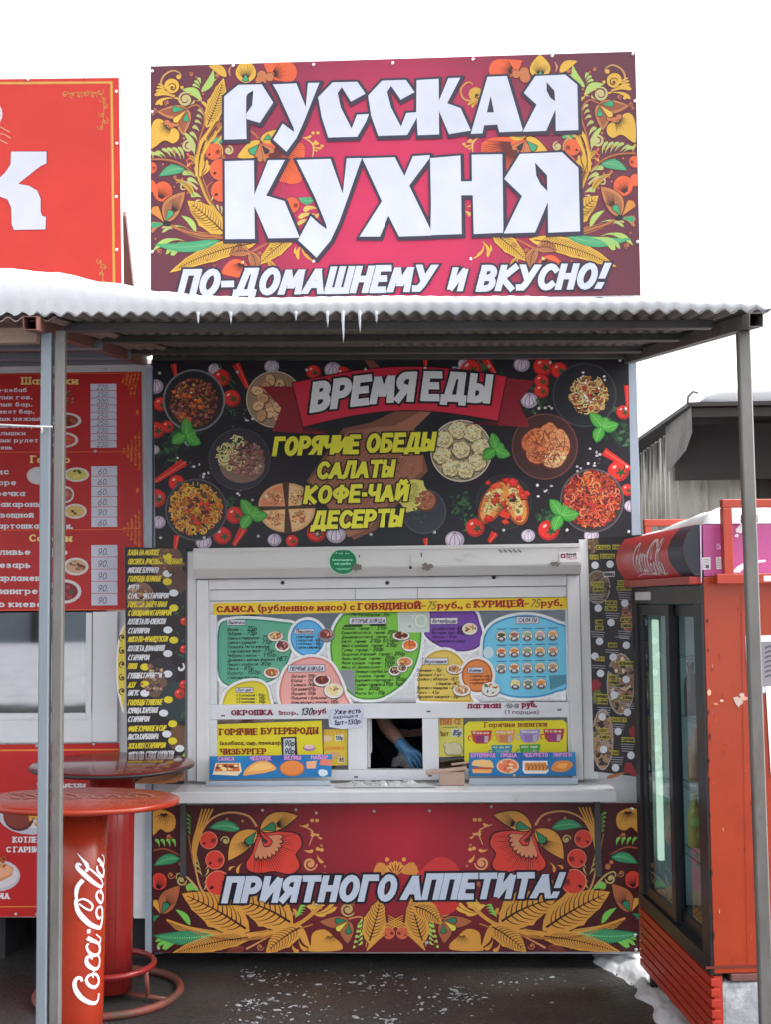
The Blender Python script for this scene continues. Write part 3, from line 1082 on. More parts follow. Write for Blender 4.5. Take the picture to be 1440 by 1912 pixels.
# white window frame with three openings
FY0, FY1 = -.022, .03
zs = dict(t0=Z(1119, -.022), t1=Z(1142.5, -.022), m0=Z(1313, -.022), m1=Z(1341, -.022), b0=Z(1437, -.022), b1=Z(1456.5, -.022))
wf = MB()
xa, xb = X(390, -.022), X(1062, -.022)
wf.box(xa, xb, FY0, FY1, zs['t1'], zs['t0'], bev=.003).box(xa, xb, FY0, FY1, zs['m1'], zs['m0'], bev=.003).box(xa, xb, FY0, FY1, zs['b1'], zs['b0'], bev=.003)
wf.box(xa, X(404, -.022), FY0 + .001, FY1 - .001, zs['m0'] + .001, zs['t1'] - .001).box(X(1059, -.022), xb, FY0 + .001, FY1 - .001, zs['m0'] + .001, zs['t1'] - .001)
for l, r_ in ((390, 404), (648, 683), (788, 818), (1059, 1062)):
    wf.box(X(l, -.022), X(r_, -.022), FY0 + .001, FY1 - .001, zs['b0'] + .001, zs['m1'] - .001, bev=.002)
window = wf.build('serving_window', M['white_plastic'], kiosk)
MB().box(X(404, 0), X(1059, 0), .004, .010, zs['m0'] + .002, zs['t1'] - .002).build('pane', M['pane'], window)
MB().box(X(404, 0), X(648, 0), .004, .010, zs['b0'] + .002, zs['m1'] - .002).build('pane', M['pane'], window)
MB().box(X(818, 0), X(1059, 0), .004, .010, zs['b0'] + .002, zs['m1'] - .002).build('pane', M['pane'], window)
mb = MB()          # edge of the sliding leaf pushed aside in the hatch
mb.box(X(684, .02), X(689, .02), .032, .05, zs['b0'] + .004, zs['m1'] - .004).box(X(690, .03), X(692, .03), .036, .048, Z(1405, .03), zs['m1'] - .008)
mb.build('sliding_leaf', M['white_frame'], window)
for x, y in ((416, 1336), (801, 1328), (1045, 1325), (664, 1450), (804, 1448)):
    p = W(x, y, -.0225)
    MB().box(p.x - .009, p.x + .009, -.0245, -.0215, p.z - .003, p.z + .003).build('drain_cap', M['dark_bolt'], window)
# counter shelf
cz = Z(1477, -.29)
cx0, cx1 = X(318, -.29, 1487), X(1152, -.29, 1487)
mb = MB()
mb.box(cx0, cx1, -.29, -.058, cz - .05, cz, bev=.005)
mb.build('counter_shelf', M['counter'], kiosk)
for px_ in (342, 1117):
    xx = X(px_, -.02, 1560)
    mb = MB()
    mb.box(xx - .013, xx + .013, -.03, -.006, .42, cz - .055)
    mb.build('shelf_bracket', M['dark_steel'], kiosk)
MB().box(cx0 + .06, cx1 - .06, -.030, -.0045, cz - .085, cz - .056).build('shelf_rail', M['dark_steel'], kiosk)

# ------------------------------------------------------------------ awning over the counter
SL, ZREF, YREF = .16, 2.592, -1.79
def roof_z(y, x=0.0):
    return ZREF + SL * (y - YREF) + .008 - .017 * max(-1.8, x)
YF = -2.0
RX0, RX1 = X(66, YF, 590), X(1447, YF, 575)
AMP, PER = .0068, .0485
def wave(x):
    return AMP * math.cos(2 * math.pi * x / PER)
awning = thing('awning', 'corrugated metal awning on grey steel posts, snow lying on its roof', 'awning', ((RX0 + RX1) / 2, -1.0, 0))
def wavy_sheet(name, x0, x1, y0, y1, zf, m, parent, th=.004, per=8):
    mb = MB()
    n = int((x1 - x0) / PER * per)
    for off in (0, th):
        mb.grid(lambda u, v: (x0 + (x1 - x0) * u, y0 + (y1 - y0) * v, zf(y0 + (y1 - y0) * v, x0 + (x1 - x0) * u) + wave(x0 + (x1 - x0) * u) + off), n, 6)
    for i in range(n):
        xa_, xb_ = x0 + (x1 - x0) * i / n, x0 + (x1 - x0) * (i + 1) / n
        mb.face([(xa_, y0, zf(y0, xa_) + wave(xa_)), (xb_, y0, zf(y0, xb_) + wave(xb_)), (xb_, y0, zf(y0, xb_) + wave(xb_) + th), (xa_, y0, zf(y0, xa_) + wave(xa_) + th)])
    return mb.build(name, m, parent)
wavy_sheet('roof_sheet', RX0, RX1, YF, .02, roof_z, M['slate'], awning)
def purlin(Y, pl, pr, parent, m, h=.026, zf=roof_z):
    xl_, xr_ = W(pl, 620, Y).x, W(pr, 620, Y).x
    q = AMP + .003 + h / 2
    MB().beam((xl_, Y, zf(Y, max(xl_, -1.8)) - q), (xr_, Y, zf(Y, xr_) - q), .036, h).build('purlin', m, parent)
for Y, l, r_ in ((-1.79, 122, 1330), (-1.21, 192, 1270), (-.46, 247, 1208)):
    purlin(Y, l, r_, awning, M['dark_steel'])
purlin(-.03, 286, 1172, awning, M['dark_steel'], h=.03)
TB = .042
def raf_z(y, x=0.0):
    return roof_z(y, x) - AMP - .004 - .018
PLX, PRX = W(76, 600, -1.95).x, W(1395, 580, -1.95).x
MB().beam((PLX, YF - .045, raf_z(YF - .045, PLX)), (W(266, 690, -.02).x, -.02, raf_z(-.02, -1.2) - .012), TB, TB, hollow=.003).build('rafter', M['red_primer'], awning)
MB().beam((PRX, YF - .045, raf_z(YF - .045, PRX)), (W(1174, 668, -.02).x, -.02, raf_z(-.02, 1.1) - .012), TB, TB, hollow=.003).build('rafter', M['steel'], awning)
ptop = raf_z(-1.9, PRX) - TB / 2 - .002
ptl = raf_z(-1.9, PLX) - TB / 2 - .002
pl_ = W(111, 620, -1.9).x
MB().beam((pl_, -1.9, 0), (pl_ + .004, -1.9, ptl + .01), .033, .026, up=(0, 1, 0), bev=.004).build('post', M['steel'], awning)
MB().beam((W(1432, 1905, -1.9).x, -1.9, 0), (PRX, -1.9, ptop), .038, .034, up=(0, 1, 0), bev=.004).build('post', M['steel'], awning)
# snow lying on the awning
prof_px = [(-60, 497), (0, 499), (100, 508), (200, 526), (300, 543), (400, 553), (480, 557), (560, 556), (720, 553), (900, 553), (1150, 556), (1240, 553), (1330, 559), (1400, 566), (1450, 572)]
prof_x = [(W(x, y, YF + .05).x, W(x, y, YF + .05).z) for x, y in prof_px]
def snow_top(x):
    for (x0, z0), (x1, z1) in zip(prof_x, prof_x[1:]):
        if x0 <= x <= x1:
            k = (x - x0) / (x1 - x0)
            k = k * k * (3 - 2 * k)
            return z0 + (z1 - z0) * k
    return prof_x[0][1] if x < prof_x[0][0] else prof_x[-1][1]
def roof_snow(name, x0, x1, zf, tl=1, tr=1):
    mb = MB()
    nx = int((x1 - x0) / .012)
    sec = [0, .08, .2, .4, .62, .8, .92, 1.0]
    rows = 26
    def fn(u, v):
        x = x0 + (x1 - x0) * u
        base = zf(YF + .012, x) + wave(x) + .005
        T = max(.006, snow_top(x) - zf(YF + .05, x))
        if tl:
            T *= min(1, max(.18, (x - x0) / .05))
        if tr:
            T *= min(1, max(.18, (x1 - x) / .05))
        if v < .3:      # bulging front face
            k = v / .3
            a = k * math.pi / 2
            y = YF + .014 - .02 * math.sin(2 * a) + .05 * (1 - math.cos(a)) + .007 * noise.noise((x * 3.5, k * 2, 1)) * math.sin(2 * a)
            z = base + (T - .0) * math.sin(a) - wave(x) * math.sin(a) * .9
            return (x, y, z + .003 * noise.noise((x * 5, k * 2, 5)) * math.sin(a))
        k = (v - .3) / .7
        y = YF + .064 + k * (1.9)
        tt = T * (1 - .15 * k) + k * .008 * noise.noise((x * 3, y * 3, 2))
        return (x, y, zf(y, x) + max(AMP + .004, tt))
    mb.grid(fn, nx, rows)
    return mb
tag(roof_snow('roof_snow', -3.1, RX1 - .004, roof_z, 1, 1).build('roof_snow', M['snow']), kind='stuff')
# icicles on the front edge
first = None
spots = [(640, 588, 48), (671, 586, 32), (611, 588, 24), (702, 585, 18), (370, 590, 18), (431, 590, 18), (552, 590, 14)]
for i, (px_, py_, ln) in enumerate(spots):
    p = W(px_, py_, YF + .008)
    L_ = ln / FOC * 3.4 * 1.25
    zt_ = roof_z(YF, p.x) + .006
    mb = MB()
    mb.tube([(p.x, p.y - .006, zt_), (p.x, p.y - .007, zt_ - L_ * .3), (p.x + .001, p.y - .007, zt_ - L_ * .7), (p.x + .001, p.y - .007, zt_ - L_)], [.0065, .0045, .003, .0006], 8)
    o = mb.build('icicle', M['ice'])
    lab = ['longest icicle hanging near the middle of the awning edge', 'icicle just right of the longest one on the awning edge', 'icicle just left of the longest one on the awning edge',
           'thin short icicle, rightmost of the row on the awning edge', 'leftmost short icicle on the awning edge', 'short icicle, second from the left on the awning edge', 'tiny icicle, third from the left on the awning edge'][i]
    tag(o, lab, 'icicle', 'icicles along the awning edge')

# ------------------------------------------------------------------ neighbouring kiosk on the left with its own awning
NY = .05
nz0 = W(150, 1712, NY).z
nx1 = W(283, 1200, NY).x
nk = thing('neighbour_kiosk', 'white kiosk at the left edge with a plastic window and red menu boards', 'kiosk', (-1.9, .05, 0))
mb = MB()
wx0, wx1 = -2.6, W(200, 1250, NY).x
wz0, wz1 = W(100, 1352, NY).z, W(100, 1125, NY).z
mb.box(-3.2, wx0, NY, NY + .05, nz0, 2.862).box(wx1, nx1, NY, NY + .05, nz0, 2.862).box(wx0, wx1, NY, NY + .05, nz0, wz0).box(wx0, wx1, NY, NY + .05, wz1, 2.862)
mb.box(nx1 - .05, nx1, NY + .05, 2.0, nz0, 2.862).box(-3.2, -3.15, NY + .05, 2.0, nz0, 2.862).box(-3.15, nx1 - .05, 1.95, 2.0, nz0, 2.862).box(-3.15, nx1 - .05, NY + .05, 1.95, nz0, nz0 + .05)
mb.build('wall', M['white_frame'], nk)
MB().box(-3.22, KX0 - .04, NY - .01, 2.02, 2.864, 2.886).build('roof', M['slate_red_bounce'], nk)
for xx in (-2.8, -2.0, nx1 - .12):
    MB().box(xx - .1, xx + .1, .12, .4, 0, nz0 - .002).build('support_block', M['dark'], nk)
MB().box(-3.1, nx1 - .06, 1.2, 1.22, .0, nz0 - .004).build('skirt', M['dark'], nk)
mb = MB()
x0, x1 = -2.62, W(222, 1250, NY).x
gx1 = W(172, 1250, NY - .03).x
gz0, gz1 = W(100, 1331, NY - .03).z, W(100, 1145, NY - .03).z
fz0, fz1 = W(150, 1386, NY - .03).z, W(100, 1143, NY - .03).z
mb.box(gx1, x1, NY - .03, NY - .002, fz0 + .002, fz1, bev=.004).box(x0, gx1 - .001, NY - .029, NY - .003, fz0, gz0, bev=.004)
mb.box(gx1 - .03, gx1 - .002, NY - .034, NY - .031, gz0 - .03, gz1)
mb.box(x0, gx1 - .032, NY - .034, NY - .031, gz0 - .03, gz0 - .001)
wn_ = mb.build('window', M['white_plastic'], nk)
MB().box(x0, gx1 - .001, NY - .012, NY - .006, gz0 + .001, fz1).build('pane', M['pane'], wn_)
MB().box(x0, gx1 + .02, NY + .06, NY + .07, fz0, fz1 + .1).build('blind', M['dark'], wn_)
# narrow white board at its right corner
MB().box(W(252, 1600, NY).x, W(276, 1600, NY).x, NY - .02, NY - .003, W(265, 1712, NY).z, W(265, 1500, NY).z + .3, bev=.002).build('corner_board', M['white_plastic'], nk)
na = thing('awning', 'neighbouring corrugated awning at the left edge with blue-grey purlins and post', 'awning', (-2.0, -1.0, 0))
def nroof(y, x=0.0):
    return roof_z(y, x) - .013
NX0 = -3.1
wavy_sheet('roof_sheet', NX0, RX0 + .06, YF + .02, .04, nroof, M['slate_red_bounce'], na)
for Y, r_ in ((-1.21, 190), (-.52, 243), (-.06, 266)):
    purlin(Y, -420, r_, na, M['blue_steel'], h=.03, zf=lambda y, x=0: roof_z(y, x) - .018)
MB().beam((NX0, -1.84, nroof(-1.84, -1.8) - .04), (W(72, 618, -1.84).x, -1.84, nroof(-1.84, -1.1) - .04), .03, .05).build('edge_board', M['wood'], na)
bx_ = W(85.5, 1000, -1.9).x
npost = MB().beam((bx_, -1.9, 0), (bx_, -1.9, W(85, 622, -1.9).z), .033, .03, up=(0, 1, 0), bev=.004).build('post', M['blue_steel'], na)
mb = MB()
pa, pb = W(-40, 791, -1.93), W(98, 797, -1.93)
mb.tube([pa, W(30, 795, -1.932), W(76, 797, -1.93), pb], .0035, 6)
mb.tube([W(77, 797, -1.93), W(79, 803, -1.934), W(77, 810, -1.932)], .003, 6)
tag(mb.build('cord', M['rope']), 'thin white cord tied round the blue-grey post', 'cord')
tag(MB().beam(W(226, 400, .35), W(244, 560, .7), .05, .05).build('sign_strut', M['red_primer']), 'brown steel strut propping the red sign from behind', 'strut')

# ------------------------------------------------------------------ shed behind, on the right
M['shed_grime'] = mat('grimy_grey_board', (.085, .075, .066, 1), .65, var=.35, scale=4, stain=(.02, .018, .017, 1), samt=.5, sscale=3)
M['shed_dark'] = mat('old_dark_timber', (.026, .022, .02, 1), .7, var=.3)
shed = thing('shed', 'grey profiled metal shed with a snowy overhanging roof behind the fridge', 'shed', (2.6, 1.5, 0))
SY = 1.0
cx_ = W(1269, 950, SY).x
ys1 = 2.6
far = W(1193, 850, 2.24)
topn = W(1281, 760, .35)
sl_ = (topn.z - far.z) / (.35 - 2.24)
def srf(y):
    return topn.z + sl_ * (y - .35)
def ribs(n, x):
    k = (x * n) % 1
    return 0 if k < .45 else (k - .45) / .08 if k < .53 else 1 if k < .9 else (1 - k) / .1
mb = MB()
N = 160
def sidewall(u, v):
    y = SY + (3.4 - SY) * u
    return (cx_ - .032 * ribs(8.0, y), y, srf(y) * v - .02 * v)
mb.grid(sidewall, N * 2, 1, smooth=False)
mb.build('side_wall', M['shed_metal'], shed)
x_o = W(1412, 880, SY).x
mb = MB()
mb.grid(lambda u, v: (cx_ + (x_o - cx_) * u, SY - .02 * ribs(5.2, cx_ + (x_o - cx_) * u), (2.55) * v), N, 1, smooth=False)
mb.build('front_wall', M['shed_metal'], shed)
mb = MB()
for i in range(26):
    y = SY + .04 + i * .075 + random.uniform(-.02, .02)
    h_ = random.uniform(.05, .34)
    w_ = random.uniform(.01, .03)
    zt__ = srf(y) - .03
    x_ = cx_ - .036
    mb.face([(x_, y - w_, zt__), (x_, y + w_, zt__), (x_, y + w_ * .5, zt__ - h_ * .7), (x_, y, zt__ - h_), (x_, y - w_ * .5, zt__ - h_ * .6)])
mb.build('soot_streaks', M['shed_dark'], shed)
MB().box(x_o + .01, x_o + 1.6, SY + .3, SY + .33, 0, 2.7).build('inner_wall', M['rust_wall'], shed)
MB().box(x_o, x_o + .06, SY - .04, SY + .3, 0, 2.6).build('door_post', M['shed_dark'], shed)
zf_ = srf(SY)
mb = MB()      # boxed overhang
xl = W(1262, 840, .75).x
mb.face([(xl, SY, srf(SY) - .27), (xl, .8, srf(.8) - .24), (xl, .5, srf(.5) - .2), (xl, .35, srf(.35) - .13), (xl, .35, srf(.35)), (xl, SY, srf(SY))])
mb.build('gable_board', M['shed_grime'], shed)
mb = MB()
mb.box(xl + .004, xl + 2.6, .36, .40, srf(.36) - .05, srf(.36) - .005)
mb.box(xl + .004, xl + 2.6, .8, .84, 2.33, srf(.8) - .02)
mb.build('fascia', M['shed_dark'], shed)
mb = MB()
mb.face([(xl - .02, .33, srf(.33)), (xl + 2.7, .33, srf(.33)), (xl + 2.7, 3.4, srf(3.4)), (xl - .1, 3.4, srf(3.4))])
mb.face([(xl - .02, .33, srf(.33) + .02), (xl + 2.7, .33, srf(.33) + .02), (xl + 2.7, 3.4, srf(3.4) + .02), (xl - .1, 3.4, srf(3.4) + .02)])
mb.face([(xl - .02, .33, srf(.33)), (xl + 2.7, .33, srf(.33)), (xl + 2.7, .33, srf(.33) + .02), (xl - .02, .33, srf(.33) + .02)])
mb.face([(xl - .02, .33, srf(.33)), (xl - .1, 3.4, srf(3.4)), (xl - .1, 3.4, srf(3.4) + .02), (xl - .02, .33, srf(.33) + .02)])
mb.build('roof', M['shed_dark'], shed)
mb = MB()
p = W(1284, 757, .34)
mb.tube([(p.x, .34, srf(.34) + .01), (p.x + .005, .34, srf(.34) + .05), (p.x + .03, .34, srf(.34) + .075), (p.x + .055, .34, srf(.34) + .068)], .006, 8)
mb.build('bent_strip', M['dark_steel'], shed)
mb = MB()
x_s = W(1306, 757, .34).x
def ssn(u, v):
    x = x_s + 2.4 * u
    T = .085 * min(1, (u * 2.4 / .12) ** .5 if u > 0 else 0) + .01 * noise.noise((x * 3, v, 3))
    if v < .25:
        a = v / .25 * math.pi / 2
        return (x, .35 - .03 * math.sin(2 * a) + .04 * (1 - math.cos(a)), srf(.35) + .022 + T * math.sin(a))
    k = (v - .25) / .75
    return (x, .39 + k * 2.6, srf(.39 + k * 2.6) + .022 + T)
mb.grid(ssn, 80, 16)
tag(mb.build('shed_snow', M['snow']), kind='stuff')

# far yard behind the photographer: what the panes mirror
fence = thing('board_fence', 'long grey-blue board fence across the yard, mirrored in the window panes', 'fence', (0, -44, 0))
mb = MB()
for i in range(80):
    x = -44 + i * 1.1
    mb.box(x, x + 1.09, -44.0 - random.uniform(0, .03), -43.9, .0, 3.2 + random.uniform(-.2, .2))
mb.build('boards', M['blue_steel'], fence)
trunk = MB()
trunk.tube([(-17.0, -43.2, 0), (-17.02, -43.2, 1.5), (-16.95, -43.2, 3.5), (-17.0, -43.2, 6)], [.24, .19, .16, .1], 10)
tag(trunk.build('tree_trunk', M['shed_dark']), 'dark bare tree trunk standing before the yard fence, seen mirrored in glass', 'tree')

random.seed(21)
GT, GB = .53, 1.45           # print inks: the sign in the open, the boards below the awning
YEL, ORA, RED, LG, GR, DK, BR = (226, 178, 70), (200, 120, 75), (238, 100, 60), (176, 205, 110), (60, 165, 115), (92, 48, 40), (196, 125, 80)

def khokhloma_side(a, P):
    """painted flowers and leaves of one side of the big sign (traced on the left, mirrored for the right)"""
    Y_, O_, R_, L_, G_, D_, B_ = P
    H = (60, 34, 34)
    pale = (215, 200, 140)
    a.at(270, 90, 6)
    # corner scroll
    a.stroke([(340, 545), (225, 500), (182, 400), (225, 305), (320, 258), (395, 290), (405, 335)], (26, 20, 10), (222, 168, 100), 3)
    a.ell(380, 328, 26, 26, Y_, 3)
    a.ell(305, 430, 90, 90, D_, 2.5)
    a.ell(303, 430, 84, 82, Y_, 3)
    a.curl(312, 448, 52, 1.2, 200, 11, D_, 4, ball=True)
    for p, q, w in (((330, 560), (105, 530), 50), ((310, 545), (120, 480), 34), ((290, 520), (130, 440), 26), ((270, 500), (145, 405), 20), ((340, 565), (118, 640), 46)):
        a.drop(p, q, w, Y_, 3)
    a.ell(185, 628, 19, 19, Y_, 3)
    a.ell(418, 445, 18, 18, Y_, 3)
    # green sprig
    a.leaf((635, 495), (770, 245), 80, L_, 3, None, .12)
    a.leaf((640, 500), (810, 350), 46, L_, 3, None, -.1)
    for p, q, w in (((618, 465), (535, 415), 36), ((620, 440), (558, 370), 36), ((625, 410), (595, 335), 38)):
        a.drop(p, q, w, L_, 3)
    a.leaf((632, 585), (415, 470), 84, L_, 3, None, .18)
    a.curl(455, 580, 82, 1.7, -60, 26, pale, 3, d=-1)
    # upper left flower
    a.poly([(62, 920), (85, 830), (135, 790), (200, 805), (260, 870), (350, 900), (395, 955), (385, 1040), (315, 1082), (245, 1050), (195, 1062), (120, 1120), (60, 1132)], D_, 2.6, 3)
    a.poly([(64, 925), (92, 838), (138, 798), (200, 812), (258, 876), (345, 906), (386, 958), (376, 1032), (313, 1072), (245, 1040), (190, 1052), (120, 1108), (62, 1122)], Y_, 3, 3)
    a.hatch(300, 850, 60, 165, 100, 180, 12, 9, H, 4)
    a.leaf((480, 690), (140, 720), 150, B_, 3, None, -.06, D_, ew=10)
    a.leaf((470, 690), (170, 715), 100, (170, 92, 62), 3.6, None, -.06)
    a.leaf((480, 690), (430, 985), 165, B_, 3, None, .1, D_, ew=10)
    a.leaf((475, 720), (430, 950), 100, (172, 98, 66), 3.6, None, .1)
    a.drop((440, 695), (310, 690), 70, G_, 5, 0, D_)
    a.drop((470, 730), (462, 830), 66, G_, 5, 0, D_)
    for x, y in ((250, 840), (300, 870), (355, 855)):
        a.ell(x, y, 42, 38, D_, 4.2)
        a.ell(x, y, 34, 30, O_, 4.6)
    a.drop((465, 705), (325, 835), 66, (250, 200, 80), 5.5, 0, D_)
    # fern of drops
    for p, q, w in (((655, 760), (595, 690), 34), ((645, 805), (580, 755), 36), ((638, 865), (560, 818), 40), ((615, 945), (535, 880), 46), ((592, 1055), (505, 945), 48)):
        a.drop(p, q, w, (200, 205, 120), 3)
    # the big yellow leaf and the stem bundle
    a.leaf((690, 900), (885, 340), 190, Y_, 3, D_, .03, D_, ser=.16, ew=8)
    a.stroke([(585, 1440), (585, 1250), (625, 1080), (720, 930), (865, 710)], (34, 42, 16), Y_, 4)
    a.stroke([(620, 1440), (640, 1240), (730, 1050), (870, 880)], (26, 30, 12), Y_, 4)
    a.stroke([(602, 1440), (610, 1250), (660, 1090), (770, 930), (868, 800)], (7, 8, 4), D_, 5)
    a.stroke([(480, 680), (580, 642), (655, 720), (668, 850), (620, 1010), (580, 1200)], (16, 20, 14), ORA, 4.4)
    a.curl(490, 1105, 76, 1.6, 0, 24, pale, 3, d=-1)
    for p, q in (((440, 1255), (375, 1110)), ((405, 1255), (310, 1115)), ((350, 1245), (250, 1120)), ((300, 1232), (192, 1130)), ((205, 1240), (70, 1185)), ((240, 1235), (120, 1165))):
        a.drop(p, q, 42, (196, 212, 120), 3)
    a.stroke([(60, 1252), (250, 1255), (420, 1310), (570, 1430)], (20, 20, 10), ORA, 3)
    a.stroke([(60, 1270), (240, 1278), (400, 1335), (540, 1440)], (7, 8, 4), D_, 3.6)
    a.stroke([(480, 1180), (500, 1240), (470, 1270), (520, 1350)], (26, 14, 8), R_, 3)
    a.berry(770, 1165, 92, R_, 4)
    a.berry(845, 1365, 118, R_, 4)
    a.berry(70, 1345, 66, R_, 4)
    a.curl(940, 1150, 52, 1.3, -90, 22, pale, 4)
    a.leaf((450, 1358), (158, 1440), 112, G_, 3, (150, 215, 160), .1, D_, ew=6)
    # top row
    a.leaf((1130, 400), (1135, 120), 230, Y_, 3, None, 0, D_, ew=8)
    a.hatch(1130, 370, 40, 180, -130, -50, 11, 9, H, 4)
    a.drop((1130, 300), (1130, 380), 70, G_, 5, 0, D_)
    for x, y, r in ((1310, 310, 52), (1400, 330, 46), (1300, 370, 60)):
        a.ell(x, y, r + 8, r + 8, D_, 3.2)
        a.ell(x, y, r, r, O_, 3.6)
    a.poly([(1330, 180), (1600, 160), (1690, 220), (1700, 310), (1640, 380), (1500, 370), (1400, 330)], R_, 3, 3)
    a.hatch(1420, 300, 30, 170, -60, 30, 12, 9, H, 4)
    a.leaf((915, 325), (715, 205), 96, Y_, 3, None, .12)
    a.ell(812, 312, 24, 22, ORA, 3)
    a.stroke([(970, 205), (945, 260), (960, 320)], (6, 22, 4), (225, 160, 120), 3)
    # second half, lower
    a.at(270, 320, 6)
    for p, q, w in (((575, 75), (420, 20), 64), ((610, 165), (475, 88), 54), ((640, 300), (515, 268), 66)):
        a.drop(p, q, w, (196, 212, 120), 3)
    a.stroke([(590, 205), (500, 130), (420, 140), (410, 200), (455, 205)], (26, 18, 12), pale, 3)
    a.stroke([(560, -40), (620, 130), (705, 330), (880, 545)], (26, 22, 20), YEL, 3.6)
    a.stroke([(600, -40), (655, 130), (735, 330), (880, 510)], (9, 9, 6), D_, 4)
    a.stroke([(760, 120), (700, 180), (700, 300), (760, 390)], (8, 16, 8), ORA, 3.2)
    a.berry(860, 225, 118, R_, 4)
    a.ell(70, 170, 56, 70, R_, 2.8)
    a.ell(205, 232, 116, 122, D_, 2.6)
    a.ell(203, 232, 108, 114, R_, 3)
    a.hatch(160, 330, 30, 190, -95, -30, 10, 9, H, 4)
    a.leaf((235, 570), (450, 235), 200, B_, 4, None, -.08, D_, ew=12)
    a.leaf((240, 555), (420, 275), 140, (176, 110, 72), 4.8, None, -.08)
    a.hatch(300, 470, 30, 170, -85, -20, 12, 8, H, 5)
    a.drop((235, 560), (305, 450), 76, G_, 6, 0, D_)
    a.drop((215, 570), (90, 405), 110, (232, 150, 70), 4.6, 0, D_)
    a.drop((230, 590), (75, 612), 70, G_, 5, 0, B_)
    a.drop((230, 600), (70, 690), 40, B_, 4.4)
    a.ell(248, 590, 46, 32, (52, 40, 40), 5.5, 10)
    a.leaf((900, 700), (478, 335), 250, Y_, 3, D_, .02, D_, ser=.14, ew=8)
    a.leaf((575, 680), (410, 500), 64, L_, 3, None, .12)
    a.stroke([(295, 612), (500, 690), (880, 748)], (30, 26, 26), ORA, 3.6)
    a.leaf((840, 780), (108, 825), 116, G_, 3, (150, 215, 160), -.07, D_, ew=6)
    for p, q, w in (((580, 805), (290, 945), 84), ((500, 800), (235, 935), 46), ((470, 795), (200, 822), 40), ((480, 640), (190, 690), 38)):
        a.drop(p, q, w, (180, 215, 110), 3, .16)
    a.leaf((1260, 800), (275, 1138), 190, Y_, 3, D_, .05, D_, ser=.1, ew=8)
    a.stroke([(1400, 795), (1185, 912)], (16, 26), ORA, 3)
    a.poly([(850, 1150), (900, 1060), (990, 990), (1080, 1000), (1150, 1060), (1130, 1160), (1060, 1190), (980, 1180)], R_, 3, 3)
    a.leaf((1175, 905), (945, 935), 130, B_, 4, (70, 40, 30), .12, D_, ew=8)
    a.leaf((1180, 905), (1235, 1130), 130, B_, 4, (70, 40, 30), -.12, D_, ew=8)
    a.hatch(1090, 1020, 26, 150, 60, 160, 11, 9, H, 5)
    a.drop((1115, 1000), (1090, 1035), 40, (240, 220, 140), 6, 0, D_)
    a.leaf((1680, 700), (1270, 1055), 170, Y_, 3, D_, .02, D_, ser=.14, ew=8)
    # fillers between the big shapes
    a.at(270, 90, 6)
    for p, q, w in (((610, 1420), (645, 1235), 36), ((615, 1430), (700, 1255), 36), ((625, 1440), (725, 1310), 34), ((630, 1150), (690, 1010), 30), ((560, 1240), (520, 1130), 20), ((700, 1080), (800, 930), 34), ((700, 1100), (865, 985), 30), ((500, 640), (560, 590), 24), ((570, 600), (640, 560), 26), ((640, 640), (600, 560), 20)):
        a.drop(p, q, w, Y_ if q[0] > 600 else pale, 3.2, .14)
    for x, y, r in ((835, 870, 36), (95, 745, 16), (440, 1015, 16), (420, 1075, 12), (520, 1290, 14), (655, 520, 13), (575, 330, 12), (205, 1305, 12), (300, 1300, 10), (410, 1195, 12)):
        a.ell(x, y, r, r, ORA, 3.2)
    a.leaf((890, 1050), (745, 1055), 64, G_, 3.2, (150, 215, 160), .1)
    for (x, y, r, st, d) in ((250, 620, 30, 90, 1), (620, 1190, 34, 0, -1), (330, 1170, 24, 180, 1), (120, 700, 30, 0, 1), (520, 300, 26, 200, 1), (880, 1230, 30, 90, 1)):
        a.curl(x, y, r, 1.3, st, 10, ORA, 3.1, d=d)
    for k in range(5):
        a.stroke([(600 + 8 * k, 1440), (612 + 14 * k, 1230), (700 + 24 * k, 1010 + 8 * k), (880, 760 + 70 * k)], (5, 9, 5), (206, 140, 70), 2.4)
    for p, q, w in (((870, 1240), (800, 1060), 40), ((560, 1300), (470, 1330), 30), ((700, 760), (640, 600), 40), ((90, 1250), (60, 1150), 30), ((430, 640), (330, 560), 26), ((860, 640), (880, 480), 30), ((560, 560), (500, 520), 26)):
        a.drop(p, q, w, Y_, 2.9, .16)
    a.leaf((560, 1180), (420, 930), 60, L_, 2.7, None, .1)
    a.leaf((610, 1330), (470, 1200), 54, Y_, 2.7, D_, .1)
    a.at(270, 320, 6)
    a.leaf((560, 300), (330, 90), 70, Y_, 2.6, D_, .14, D_)
    a.leaf((700, 560), (500, 420), 60, Y_, 2.6, D_, -.1, D_)
    a.leaf((330, 760), (90, 900), 60, L_, 2.6, None, .1)
    for p, q, w in (((820, 470), (805, 375), 26), ((845, 500), (855, 390), 26), ((790, 440), (760, 380), 20), ((720, 350), (770, 260), 26), ((560, 330), (600, 330), 18), ((300, 640), (190, 640), 26), ((330, 660), (215, 660), 22), ((640, 330), (570, 345), 26)):
        a.drop(p, q, w, pale, 3.2, .14)
    for x, y, r in ((420, 90, 14), (360, 130, 12), (480, 250, 12), (330, 180, 11), (120, 760, 12), (560, 450, 12), (700, 1000, 13), (780, 1060, 11), (1250, 960, 14), (640, 1120, 12)):
        a.ell(x, y, r, r, ORA, 3.2)
    for (x, y, r, st, d) in ((370, 420, 34, 0, 1), (160, 900, 34, 90, -1), (1290, 930, 40, 0, 1), (1420, 870, 36, 90, -1), (340, 70, 24, 0, 1)):
        a.curl(x, y, r, 1.3, st, 11, ORA, 3.1, d=d)
